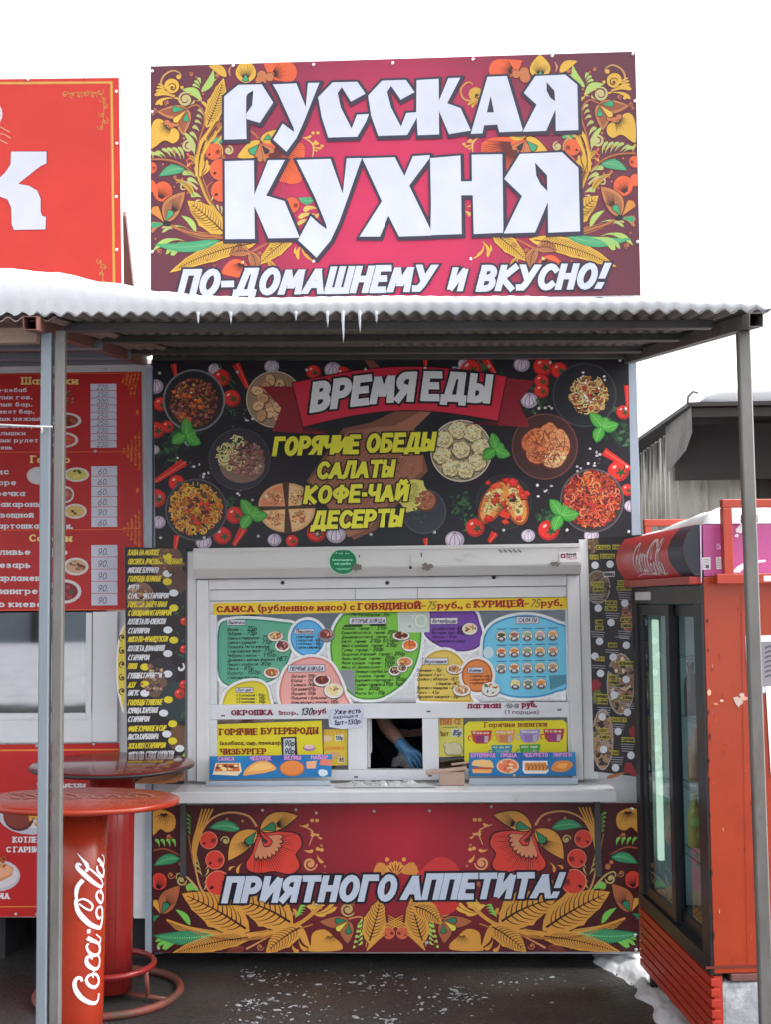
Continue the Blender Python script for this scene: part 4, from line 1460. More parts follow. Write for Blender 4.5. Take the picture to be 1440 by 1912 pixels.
    for k in range(4):
        a.stroke([(560 + 14 * k, -40), (640 + 12 * k, 140), (720 + 9 * k, 330), (880, 470 + 22 * k)], (5, 9, 5), (206, 140, 70), 2.4)
        a.stroke([(860, 700 + 18 * k), (640, 690 + 22 * k), (420, 640 + 16 * k)], (7, 10, 3), (206, 150, 80), 2.4)
    a.leaf((1380, 1000), (1480, 1120), 60, Y_, 3.1, D_)
    # between the words
    a.at(400, 120, 4.235)
    a.stroke([(270, 520), (310, 550), (350, 590)], (10, 18, 12), ORA, 3)
    a.leaf((360, 610), (180, 740), 120, Y_, 3, None, -.1, D_, ew=6)
    a.drop((350, 640), (285, 710), 60, G_, 5, 0, D_)
    a.leaf((365, 605), (520, 520), 96, Y_, 3, None, .1, D_, ew=6)
    a.drop((390, 605), (440, 575), 44, G_, 5, 0, D_)
    a.poly([(380, 620), (520, 600), (640, 610), (715, 660), (700, 800), (690, 920), (620, 950), (560, 940), (470, 900), (400, 760)], R_, 2.6, 3)
    a.hatch(420, 650, 60, 330, -5, 80, 24, 10, (110, 40, 36), 3.4)
    for q in ((360, 780), (420, 790), (330, 740), (470, 700)):
        a.drop((365, 630), q, 44, O_, 4, 0, D_)
    a.drop((372, 640), (425, 710), 50, (60, 42, 46), 5, 0, O_)
    for p, q, w in (((690, 580), (770, 570), 22), ((740, 610), (830, 630), 20), ((770, 640), (850, 670), 18), ((770, 660), (820, 690), 14)):
        a.drop(p, q, w, (240, 185, 80), 3)
    for x, y in ((780, 548), (818, 548), (800, 620), (850, 650)):
        a.ell(x, y, 14, 12, (240, 190, 90), 3)
    a.stroke([(700, 580), (780, 640), (775, 740)], (6, 16, 6), (240, 190, 110), 3)
    a.at(400, 280, 4.235)
    a.berry(610, 440, 62, R_, 4)
    a.leaf((790, 400), (660, 385), 60, G_, 3, (150, 215, 160), -.1)
    for p, q, w in (((830, 470), (700, 480), 46), ((820, 520), (660, 540), 40), ((800, 560), (650, 595), 34), ((850, 500), (800, 540), 30)):
        a.drop(p, q, w, (240, 205, 110), 3)
    for p, q, w in (((720, 740), (660, 870), 34), ((650, 760), (650, 830), 26), ((700, 770), (745, 850), 22), ((690, 720), (780, 880), 16)):
        a.drop(p, q, w, Y_, 3, .2)

def lighten(P, k):
    return [tuple(min(250, int(v * k)) for v in c) for c in P]
PAL = (YEL, ORA, RED, LG, GR, DK, BR)

# ---------------------------------------------------------------- big roof sign
TQ = [(281, 125), (1187, 97), (1197, 552), (281, 566)]
tsurf = front(0.0)
tsign = thing('roof_sign', 'big crimson roof sign with white lettering and painted golden flowers', 'sign', (0, .02, W(740, 555, 0).z))
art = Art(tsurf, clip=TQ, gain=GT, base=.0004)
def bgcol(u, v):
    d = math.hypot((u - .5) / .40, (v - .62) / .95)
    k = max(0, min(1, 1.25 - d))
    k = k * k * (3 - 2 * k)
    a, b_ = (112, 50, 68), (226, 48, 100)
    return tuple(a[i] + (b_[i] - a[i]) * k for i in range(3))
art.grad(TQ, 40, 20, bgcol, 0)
art.fat = 1.28
khokhloma_side(art, lighten(PAL, 1.08))
art.mir = (734, -.0125)
khokhloma_side(art, lighten(PAL, 1.08))
art.mir = None
# a lone yellow snail scroll near the A
art.at(730, 120, 3.892)
art.stroke([(640, 270), (540, 260), (510, 190), (560, 135), (600, 150)], (14, 12, 8), (230, 165, 90), 3)
art.ell(620, 222, 52, 50, YEL, 3)
art.curl(632, 232, 26, 1.0, 0, 8, DK, 4)
for q in ((560, 300), (590, 320)):
    art.drop((640, 280), q, 22, YEL, 3)
art.o = (0, 0, 1)
mb = panel_box(TQ, tsurf, .03)
art.build('panel', M['print'], tsign, (mb, M['white_frame']))
# traced letters
LET = []
def L3(ox, oy, sc, *polys):
    for p in polys:
        LET.append([(ox + x / sc, oy + y / sc) for x, y in p])
# each letter as an outline; counters are cut by a thin bridge so that one outline serves
L3(400, 120, 4.235,
   [(78, 262), (190, 170), (375, 166), (308, 215), (265, 240), (253, 262), (251, 398), (252, 442), (255, 598), (78, 603)],
   [(375, 166), (466, 310), (360, 470), (254, 440), (253, 398), (300, 330), (308, 215)],
   [(462, 166), (648, 158), (722, 345), (740, 155), (830, 153), (760, 330), (700, 480), (650, 590), (570, 698), (465, 602), (540, 475), (600, 520), (632, 542), (625, 505), (570, 385), (500, 230)],
   [(820, 268), (935, 150), (1130, 146), (1195, 240), (1080, 303), (1008, 188), (975, 235), (1000, 350), (1085, 515), (1128, 405), (1222, 400), (1200, 460), (1130, 580), (900, 586), (850, 430)],
   [(1215, 255), (1325, 137), (1440, 133), (1520, 131), (1588, 228), (1478, 288), (1402, 178), (1370, 225), (1400, 345), (1480, 500), (1522, 392), (1617, 385), (1600, 440), (1530, 566), (1296, 573), (1240, 415)])
L3(730, 120, 3.892,
   [(190, 122), (350, 112), (352, 272), (420, 108), (508, 104), (412, 290), (510, 325), (584, 488), (425, 514), (352, 345), (354, 516), (198, 522), (188, 340)],
   [(582, 512), (590, 488), (705, 98), (780, 95), (728, 235), (700, 356), (680, 450), (668, 508)],
   [(780, 95), (845, 92), (960, 480), (955, 494), (790, 500), (776, 445), (752, 356), (728, 235)],
   [(699, 356), (753, 356), (777, 445), (679, 450)],
   [(1052, 92), (1268, 82), (1356, 155), (1364, 484), (1200, 490), (1198, 335), (1195, 276), (1190, 200), (1132, 136)],
   [(968, 215), (1052, 92), (1132, 136), (1134, 200), (1160, 250), (1195, 276), (1198, 335), (1130, 490), (960, 497), (1060, 300)])
L3(400, 280, 4.235,
   [(82, 95), (313, 88), (317, 360), (425, 87), (558, 85), (410, 366), (555, 410), (672, 690), (660, 700), (428, 704), (317, 450), (321, 708), (86, 711)],
   [(650, 85), (918, 76), (1015, 350), (1046, 72), (1166, 70), (1060, 370), (985, 580), (920, 720), (808, 856), (662, 718), (762, 528), (830, 590), (888, 632), (885, 600), (800, 390)])
LET.append([(676, 297), (738, 295), (756, 330), (772, 293), (803, 291), (803, 297), (765, 348), (804, 428), (806, 441), (746, 443), (726, 404), (709, 443), (671, 443), (713, 377)])
L3(730, 280, 3.892,
   [(288, 65), (508, 46), (512, 234), (592, 232), (590, 40), (812, 36), (820, 575), (818, 606), (605, 616), (598, 334), (514, 335), (518, 616), (290, 624), (295, 400)],
   [(940, 34), (1245, 22), (1364, 135), (1376, 596), (1145, 606), (1142, 385), (1139, 304), (1136, 190), (1050, 98)],
   [(826, 215), (940, 34), (1050, 98), (1058, 190), (1090, 255), (1139, 304), (1142, 385), (1050, 604), (822, 612), (955, 340)])
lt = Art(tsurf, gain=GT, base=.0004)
def grow(p, d):
    n = len(p)
    ar = sum(p[i][0] * p[(i + 1) % n][1] - p[(i + 1) % n][0] * p[i][1] for i in range(n))
    sg = 1 if ar > 0 else -1
    out = []
    for i in range(n):
        a, b_, c = p[i - 1], p[i], p[(i + 1) % n]
        n1 = (sg * (b_[1] - a[1]), -sg * (b_[0] - a[0]))
        n2 = (sg * (c[1] - b_[1]), -sg * (c[0] - b_[0]))
        l1, l2 = math.hypot(*n1) or 1, math.hypot(*n2) or 1
        n1, n2 = (n1[0] / l1, n1[1] / l1), (n2[0] / l2, n2[1] / l2)
        m = (n1[0] + n2[0], n1[1] + n2[1])
        lm = math.hypot(*m)
        if lm < .3:
            m, lm = n1, 1
        m = (m[0] / lm, m[1] / lm)
        k = 1 / max(.5, m[0] * n1[0] + m[1] * n1[1])
        out.append((b_[0] + m[0] * d * k, b_[1] + m[1] * d * k))
    return out
for k, p in enumerate(LET):
    loop = p + [p[0]]
    lt.stroke(loop, 8.5, (62, 58, 80), 8, smooth=0)
    lt.poly(p, (232, 236, 252), 10)
    lt.stroke([(x + 1.5, y + 2.5) for x, y in loop], 11, (70, 52, 72), 7.4, smooth=0)
lt.warp = None
# slogan
def slogan(lt, t, x0, y0, x1, h0, L, c, oc, sl, n=0):
    lt.text(t, x0, y0, h0, x1 - x0, c, L, t_=.235, sh=.2, sl=sl, out=oc, ow=.075, gap=.24)
slogan(lt, 'ПО-ДОМАШНЕМУ', 331, 556, 806, 52, 10, (230, 234, 250), (60, 52, 72), -.021)
slogan(lt, 'И', 836, 546, 866, 46, 10, (230, 234, 250), (60, 52, 72), -.021)
slogan(lt, 'ВКУСНО!', 890, 546, 1130, 50, 10, (230, 234, 250), (60, 52, 72), -.021)
lt.build('lettering', M['print'], tsign)
screws(tsign, tsurf, [(284, 134), (435, 124), (585, 122), (734, 119), (884, 112), (1032, 106), (1182, 102), (284, 471), (1191, 452), (585, 489), (284, 210), (1186, 190), (880, 484)], r=.0075)
mb = MB()
zt0 = W(740, 555, 0).z
for xx in (-1.0, -.35, .35, 1.0):
    mb.box(xx - .02, xx + .02, .034, .074, zt0 - .24, 4.28)
for zz in (zt0 + .1, 4.2):
    mb.box(-1.15, 1.17, .075, .105, zz - .02, zz + .02)
mb.build('back_frame', M['steel'], tsign)

# ---------------------------------------------------------------- banner with dishes
BQ = [(286, 664), (1174, 655), (1180, 1012), (290, 1030)]
bsurf = front(-.008)
ban = thing('dish_banner', 'dark banner under the awning showing plates of food, red ribbon and yellow lettering', 'banner', (0, 0, W(736, 1015, 0).z))
art = Art(bsurf, clip=BQ, gain=GB, base=.0004)
art.grad(BQ, 12, 6, lambda u, v: (25 + 3 * math.sin(u * 9), 24 + 3 * math.sin(v * 7), 31), 0)

def bits(a, cx, cy, r, pal, n, kind, L, sz=.16):
    for i in range(n):
        q = r * math.sqrt(random.random())
        an = random.uniform(0, 6.283)
        x, y = cx + q * math.cos(an), cy + q * math.sin(an)
        c = random.choice(pal)
        c = tuple(max(0, min(255, v + random.randint(-14, 14))) for v in c)
        w = r * sz * random.uniform(.6, 1.25)
        LL = L + (i % 12) * .35
        if kind == 'noodle':
            b0 = random.uniform(0, 6.283)
            cr = random.uniform(.5, 1.3) * random.choice((-1, 1))
            pts = [(x, y)]
            for k in range(4):
                b0 += cr
                x += math.cos(b0) * w * .9
                y += math.sin(b0) * w * .9
                if math.hypot(x - cx, y - cy) > r:
                    break
                pts.append((x, y))
            if len(pts) > 2:
                a.stroke(pts, w * .62, tuple(v * .45 for v in c), LL, 2)
                a.stroke(pts, w * .42, c, LL + .17, 2)
        elif kind == 'chunk':
            k = random.randint(4, 6)
            b0 = random.uniform(0, 6)
            p = [(x + w * random.uniform(.6, 1.2) * math.cos(b0 + 6.283 * j / k), y + w * random.uniform(.5, 1) * math.sin(b0 + 6.283 * j / k)) for j in range(k)]
            a.poly([(u + w * .1, v + w * .18) for u, v in p], tuple(v * .4 for v in c), LL)
            a.poly(p, c, LL + .17)
            a.poly([((u - x) * .45 + x - w * .15, (v - y) * .45 + y - w * .2) for u, v in p], tuple(min(255, v * 1.25) for v in c), LL + .3)
def plate(a, cx, cy, r, rim, base, L=3, ry=None):
    ry = ry or r
    a.ell(cx, cy, r, ry, rim, L, n=36)
    a.ell(cx, cy, r * .955, ry * .955, tuple(v * .62 for v in rim), L + .3, n=36)
    a.ell(cx, cy, r * .93, ry * .93, base, L + .6, n=36)
def tomato(a, x, y, r, L=2):
    a.ell(x, y, r, r * .96, (150, 26, 26), L)
    a.ell(x - r * .08, y - r * .08, r * .84, r * .8, (196, 40, 34), L + .3)
    a.ell(x - r * .35, y - r * .4, r * .2, r * .12, (235, 170, 160), L + .6, -30)
    for k in range(5):
        t = 6.283 * k / 5 + .4
        a.leaf((x + r * .25, y + r * .1), (x + r * .25 + r * .55 * math.cos(t), y + r * .1 + r * .5 * math.sin(t)), r * .22, (40, 70, 34), L + .8)
def pepper(a, p, q, w, L=2):
    a.stroke([p, q], (w, w * .9, w * .5), (190, 36, 30), L, 0)
    a.stroke([(p[0] + w * .15, p[1]), (q[0] + w * .1, q[1])], (w * .16, w * .12), (226, 90, 70), L + .3, 0)
def garlic(a, x, y, r, L=2):
    a.ell(x, y, r, r * .9, (150, 140, 155), L)
    a.ell(x - r * .1, y - r * .05, r * .75, r * .66, (188, 180, 192), L + .3)
    for k in (-.5, 0, .5):
        a.stroke([(x + r * k, y + r * .7), (x + r * k * .9, y), (x, y - r * .8)], r * .09, (126, 104, 132), L + .6, 3)
def basil(a, x, y, r, L=8, rot=0):
    for t, k in ((-100, 1), (20, .95), (140, .9), (-30, .6)):
        t = R(t + rot)
        a.leaf((x, y), (x + r * k * math.cos(t), y + r * k * math.sin(t)), r * .62, (58, 140, 52), L, (120, 190, 96), .05, (28, 78, 34), ew=r * .05)
def herbs(a, x, y, r, L=1.4, n=26):
    for i in range(n):
        t, q = random.uniform(0, 6.283), r * random.random()
        c = random.choice(((30, 56, 40), (42, 74, 46), (24, 46, 36), (54, 92, 56)))
        xx, yy = x + q * math.cos(t), y + q * math.sin(t)
        t2 = random.uniform(0, 6.283)
        a.leaf((xx, yy), (xx + r * .45 * math.cos(t2), yy + r * .45 * math.sin(t2)), r * .22, c, L + (i % 4) * .2)
def corns(a, x, y, s_, n=7, L=1.6):
    for i in range(n):
        a.ell(x + random.gauss(0, s_), y + random.gauss(0, s_ * .7), random.uniform(1.6, 3.2), random.uniform(1.6, 3), random.choice(((170, 170, 172), (70, 68, 72), (200, 198, 196))), L)

def grain(a, cx, cy, rx, ry, c, n, L, sz=1.6, rot=0):
    t0 = R(rot)
    for i in range(n):
        t, q = random.uniform(0, 6.283), math.sqrt(random.random())
        x, y = rx * q * math.cos(t), ry * q * math.sin(t)
        k = random.uniform(.62, 1.28)
        s1 = sz * random.uniform(.6, 1.8)
        a.ell(cx + x * math.cos(t0) - y * math.sin(t0), cy + x * math.sin(t0) + y * math.cos(t0), s1, s1 * random.uniform(.4, .8), tuple(max(0, min(255, v * k + random.uniform(-6, 6))) for v in c), L + (i % 6) * .2, random.uniform(0, 180), n=7, wob=.25)
a = art
for x, y, r in ((345, 780, 30), (330, 810, 36), (322, 838, 30), (1135, 780, 26), (1150, 815, 30), (420, 705, 22), (870, 700, 26), (905, 690, 30), (1000, 745, 28), (862, 938, 22), (880, 975, 18), (1020, 970, 24), (430, 770, 14), (430, 940, 16)):
    herbs(a, x, y, r)
for p in ((452, 783, 12), (350, 868, 14), (378, 887, 10), (455, 920, 12), (1015, 762, 12), (1110, 853, 12), (1098, 868, 12), (1020, 918, 10)):
    corns(a, *p)
for x, y, r in ((432, 744, 17), (413, 706, 17), (292, 803, 16), (313, 797, 12), (330, 902, 16), (438, 962, 17), (415, 1000, 17), (300, 755, 14), (292, 930, 18), (545, 1010, 12), (590, 995, 18), (1015, 685, 19), (1012, 712, 14), (1012, 730, 14), (1045, 692, 16), (1165, 770, 14), (1155, 880, 20), (888, 985, 18), (1025, 990, 20), (880, 690, 20), (1172, 915, 12), (585, 695, 14), (640, 700, 16)):
    tomato(a, x, y, r)
for p, q, w in (((440, 680), (462, 725), 15), ((324, 680), (328, 704), 11), ((345, 862), (288, 900), 16), ((330, 1000), (326, 1028), 11), ((455, 985), (436, 1018), 15), ((905, 668), (925, 698), 15), ((795, 672), (795, 690), 9), ((1128, 843), (1178, 875), 15), ((925, 995), (914, 1012), 14), ((795, 1005), (797, 1020), 10), ((1170, 720), (1172, 760), 9)):
    pepper(a, p, q, w)
for x, y, r in ((507, 685, 14), (621, 691, 16), (290, 722, 15), (296, 975, 13), (380, 1012, 15), (512, 1008, 13), (627, 998, 18), (975, 681, 15), (852, 695, 12), (850, 1008, 18), (987, 1000, 13), (989, 748, 16), (1105, 1000, 14), (353, 824, 10), (288, 840, 10), (1178, 945, 12), (868, 680, 12), (400, 690, 12)):
    garlic(a, x, y, r)
# plates, left to right
plate(a, 362, 748, 58, (120, 122, 126), (36, 36, 42))
a.ell(363, 752, 46, 45, (64, 34, 30), 3.8)
bits(a, 363, 752, 44, [(118, 60, 44), (92, 50, 40), (140, 78, 58), (128, 84, 62), (104, 48, 38)], 230, 'chunk', 4, .1)
bits(a, 345, 755, 36, [(206, 96, 44), (196, 88, 40)], 16, 'chunk', 8.4, .15)
bits(a, 363, 742, 34, [(220, 196, 150), (176, 140, 100), (96, 110, 60)], 16, 'chunk', 9.4, .08)
grain(a, 363, 752, 44, 43, (130, 80, 58), 120, 8.2, 1.3)
plate(a, 512, 746, 53, (176, 160, 138), (140, 116, 90), L=2.6)
for i in range(17):
    t = 2.4 * i
    q = 40 * math.sqrt(i / 17)
    x, y = 510 + q * math.cos(t), 748 + q * math.sin(t)
    a.ell(x, y, 13, 10, (96, 68, 46), 4 + (i % 5) * .3, t * 57)
    a.ell(x - 1, y - 1, 11, 8.4, random.choice(((196, 160, 118), (206, 170, 126), (180, 140, 100))), 4.15 + (i % 5) * .3, t * 57)
    a.stroke([(x - 6, y + 2), (x, y - 3), (x + 6, y + 1)], 1.6, (146, 106, 74), 6, 3)
herbs(a, 516, 722, 12, 6.3, 10)
plate(a, 447, 858, 58, (62, 60, 70), (46, 44, 52))
a.ell(452, 870, 42, 32, (120, 98, 84), 3.8)
bits(a, 428, 852, 27, [(214, 200, 132), (222, 210, 150), (196, 180, 112)], 90, 'noodle', 4, .22)
bits(a, 440, 828, 18, [(220, 208, 150)], 30, 'noodle', 4, .3)
bits(a, 462, 858, 32, [(124, 84, 78), (138, 96, 88), (104, 68, 64), (166, 122, 108)], 100, 'chunk', 6, .17)
grain(a, 462, 862, 34, 30, (150, 106, 92), 90, 9.9, 1.2)
herbs(a, 437, 838, 16, 9, 14)
plate(a, 366, 952, 58, (74, 74, 82), (40, 38, 44))
bits(a, 365, 950, 51, [(206, 134, 40), (222, 152, 54), (186, 112, 32), (232, 170, 70), (170, 96, 30)], 330, 'noodle', 4, .1)
bits(a, 366, 945, 32, [(92, 44, 32), (120, 60, 40)], 26, 'chunk', 8.5, .17)
bits(a, 370, 955, 26, [(206, 52, 34), (190, 40, 28)], 13, 'chunk', 12, .18)
# flat bread quarters
a.ell(535, 948, 55, 48, (66, 42, 30), 3)
for t0, sh_ in ((-2, 0), (92, 0), (180, 0), (272, 0)):
    mid_ = R(t0 + 42)
    ox, oy = 535 + 4 * math.cos(mid_), 948 + 4 * math.sin(mid_)
    p = [(ox, oy)] + [(ox + 50 * math.cos(R(t0 + k * 12)), oy + 43 * math.sin(R(t0 + k * 12))) for k in range(8)]
    a.poly(p, (196, 150, 104), 4)
    p2 = [(ox + (x - ox) * .86 + 2 * math.cos(mid_), oy + (y - oy) * .86 + 2 * math.sin(mid_)) for x, y in p]
    a.poly(p2, (214, 168, 118) if t0 != 180 else (200, 120, 84), 4.5)
    xx, yy = ox + 26 * math.cos(mid_), oy + 23 * math.sin(mid_)
    grain(a, xx, yy, 15, 13, (206, 150, 104), 70, 4.7, 2.0)
    grain(a, xx, yy, 11, 9, (170, 84, 56), 20, 5.2, 1.6)
    for i in range(5):
        a.ell(xx + random.gauss(0, 7), yy + random.gauss(0, 6), random.uniform(2, 5), random.uniform(2, 4), random.choice(((176, 60, 40), (120, 66, 40), (226, 190, 140))), 5, wob=.3)
# board
a.poly([(660, 640), (800, 770), (772, 800), (760, 836), (792, 850), (800, 880), (780, 900), (700, 990), (660, 1008), (590, 920), (572, 898), (640, 800), (690, 790), (740, 768)], (112, 70, 54), 2.2)
a.poly([(736, 796), (802, 760), (806, 770), (775, 800), (770, 840), (790, 852), (790, 880), (760, 902), (690, 985), (650, 1003), (598, 925), (578, 898), (648, 806), (700, 798)], (146, 94, 72), 2.5)
for i in range(16):
    o_ = i * 10
    a.stroke([(585 + o_ * .55, 900 + o_ * .62), (650 + o_ * .5, 830 + o_ * .5), (700 + o_ * .4, 805 + o_ * .35)], (1, 2.2, 1), (122, 76, 58), 2.8, 4)
grain(a, 690, 890, 90, 70, (140, 90, 68), 150, 2.75, 2.2)
plate(a, 792, 955, 42, (70, 74, 86), (44, 48, 58))
a.ell(772, 925, 26, 32, (190, 184, 90), 4, 20, wob=.12)
bits(a, 770, 925, 22, [(206, 200, 104), (180, 172, 82)], 24, 'noodle', 4.5, .3)
a.ell(796, 936, 21, 20, (84, 44, 34), 5)
a.ell(795, 934, 19, 18, (150, 90, 66), 5.4)
bits(a, 795, 934, 16, [(166, 104, 76), (132, 76, 56)], 22, 'chunk', 5.6, .2)
herbs(a, 784, 962, 14, 5, 14)
plate(a, 862, 842, 58, (186, 176, 156), (150, 140, 118))
spots = [(862, 840)] + [(862 + 37 * math.cos(R(t)), 840 + 38 * math.sin(R(t))) for t in (-100, -55, -8, 36, 78, 120, 165, 210)]
for i, (x, y) in enumerate(spots):
    a.ell(x, y + 2, 19, 18, (92, 80, 56), 4.4 + .1 * i)
    a.ell(x, y, 17.5, 16.5, (206, 194, 150), 4.6 + .1 * i, wob=.06)
    a.ell(x + 1, y + 2, 11, 9, (176, 160, 114), 5.8, 40 * i, wob=.1)
    a.ell(x, y, 9, 7.5, (208, 197, 152), 6, 40 * i, wob=.1)
    for k in range(4):
        t = R(40 * i + 80 * k)
        a.stroke([(x + 4 * math.cos(t), y + 4 * math.sin(t)), (x + 15 * math.cos(t + .3), y + 14 * math.sin(t + .3))], (2, .6), (150, 132, 92), 6.2, 0)
    a.ell(x - 4, y - 5, 5, 3, (226, 218, 184), 6.5)
    grain(a, x, y, 15, 14, (196, 184, 138), 46, 6.6, 1.2)
    for k in range(6):
        t = R(60 * k + 25 * i)
        a.stroke([(x + 15 * math.cos(t), y + 14 * math.sin(t)), (x + 17 * math.cos(t + .25), y + 16 * math.sin(t + .25)), (x + 16 * math.cos(t + .6), y + 15 * math.sin(t + .6))], (1.2, 2.2, 1), (120, 104, 70), 6.4, 2)
plate(a, 1018, 834, 62, (96, 58, 54), (62, 36, 36))
for x, y, w, h, t, c in ((1000, 822, 30, 22, -30, (186, 104, 62)), (1022, 818, 20, 32, 20, (200, 120, 76)), (1046, 828, 20, 30, -14, (206, 132, 88)), (1012, 848, 30, 18, 10, (176, 92, 56)), (1036, 856, 24, 18, -20, (214, 158, 112)), (1000, 850, 20, 16, 40, (190, 112, 70))):
    a.ell(x + 1, y + 3, w, h, (84, 36, 26), 4.5, t)
    a.ell(x, y, w * .93, h * .93, c, 4.9, t, wob=.05)
    a.ell(x - 3, y - 4, w * .5, h * .4, tuple(min(255, v * 1.14) for v in c), 5.3, t, wob=.12)
    grain(a, x, y, w * .85, h * .85, c, 90, 5.6, 1.9, t)
    for k in range(4):
        a.stroke([(x + random.uniform(-.7, .7) * w, y + random.uniform(-.7, .7) * h), (x + random.uniform(-.5, .5) * w, y + random.uniform(-.5, .5) * h), (x + random.uniform(-.7, .7) * w, y + random.uniform(-.7, .7) * h)], (.8, 2, .6), (120, 58, 34), 6.6, 3)
plate(a, 1092, 738, 60, (56, 58, 64), (32, 33, 40))
bits(a, 1100, 738, 38, [(206, 172, 112), (190, 150, 92), (222, 190, 132), (160, 100, 60), (140, 80, 50)], 230, 'noodle', 4, .13)
bits(a, 1104, 722, 34, [(226, 222, 206)], 16, 'chunk', 8.5, .09)
bits(a, 1095, 745, 30, [(170, 58, 38)], 9, 'chunk', 8.5, .14)
plate(a, 942, 938, 52, (46, 46, 50), (36, 34, 38))
bits(a, 944, 936, 47, [(186, 44, 32), (170, 36, 28), (206, 60, 40)], 26, 'chunk', 4, .2)
for x, t in ((922, -62), (964, -105)):
    a.ell(x, 938, 44, 22, (150, 66, 36), 5.2, t)
    a.ell(x, 937, 40, 18, (206, 132, 62), 5.6, t)
    a.ell(x, 936, 30, 11, (222, 190, 130), 6, t, wob=.12)
    bits(a, x, 936, 20, [(206, 80, 40), (96, 120, 52), (228, 200, 140), (220, 150, 80)], 34, 'chunk', 6.3, .17)
    grain(a, x, 937, 38, 16, (206, 140, 74), 90, 6.1, 1.4, t)
plate(a, 1106, 935, 60, (84, 78, 82), (52, 38, 38))
bits(a, 1106, 932, 55, [(196, 70, 42), (178, 58, 38), (210, 96, 56), (150, 44, 34), (214, 120, 80), (120, 40, 32)], 380, 'noodle', 4, .11)
for x, y in ((1090, 905), (1130, 915), (1100, 950)):
    herbs(a, x, y, 7, 9, 6)
basil(a, 347, 813, 34, rot=10)
basil(a, 467, 962, 34, rot=-20)
basil(a, 925, 840, 32, rot=0)
basil(a, 1124, 798, 34, rot=-30)
basil(a, 1048, 962, 36, rot=-25)
herbs(a, 862, 940, 18, 5, 24)
# ribbon
a.poly([(488, 722), (556, 722), (570, 798), (618, 812), (508, 806), (525, 762)], (120, 26, 38), 9)
a.poly([(1000, 712), (944, 706), (930, 790), (870, 792), (990, 798), (970, 752)], (120, 26, 38), 9)
a.poly([(566, 798), (620, 806), (566, 806)], (70, 14, 22), 9.4)
a.poly([(930, 786), (876, 790), (930, 797)], (70, 14, 22), 9.4)
def rib(f):
    up, dn = [], []
    for i in range(17):
        t = i / 16
        up.append((546 + (946 - 546) * t, 716 - 24 * math.sin(math.pi * t) - 12 * t))
        dn.append((566 + (930 - 566) * t, 797 - 25 * math.sin(math.pi * t) - 11 * t))
    return up + dn[::-1]
rb = rib(0)
a.poly(grow(rb, 2), (40, 12, 18), 9.6)
a.poly(rb, (184, 36, 58), 10)
mbx = panel_box(BQ, bsurf, .006)
art.build('panel', M['print'], ban, (mbx, M['dark']))
lt = Art(bsurf, gain=GB, base=.0004)
def arcw(x, y):
    t = max(0, min(1, (x - 546) / 400))
    return (x, y - 15 * math.sin(math.pi * t))
lt.warp = arcw
lt.text('ВРЕМЯ', 578, 776, 57, 196, (200, 204, 214), 17, t_=.24, sh=.1, sl=-.05, out=(28, 20, 26), ow=.07, ol=15)
lt.text('ЕДЫ', 786, 764, 56, 130, (200, 204, 214), 17, t_=.24, sh=.1, sl=-.04, out=(28, 20, 26), ow=.07, ol=15)
lt.warp = None
YT = (216, 204, 56)
for t, x0, y0, x1, h in (('ГОРЯЧИЕ', 508, 853, 670, 37), ('ОБЕДЫ', 682, 847, 812, 37), ('САЛАТЫ', 590, 896, 736, 34), ('КОФЕ·ЧАЙ', 566, 942, 762, 35), ('ДЕСЕРТЫ', 580, 989, 752, 35)):
    lt.text(t, x0, y0, h, x1 - x0, YT, 17, t_=.235, sh=.12, sl=-.028, out=(34, 26, 20), ow=.075, ol=15)
lt.build('lettering', M['print'], ban)
screws(ban, bsurf, [(298, 697), (443, 695), (572, 691), (682, 690), (795, 688), (914, 684), (1028, 677), (1158, 673), (1168, 764), (1170, 872), (298, 927), (300, 1004), (381, 1004), (482, 1001), (592, 997), (692, 998), (812, 994), (941, 990), (1059, 990), (1174, 993)], r=.005)

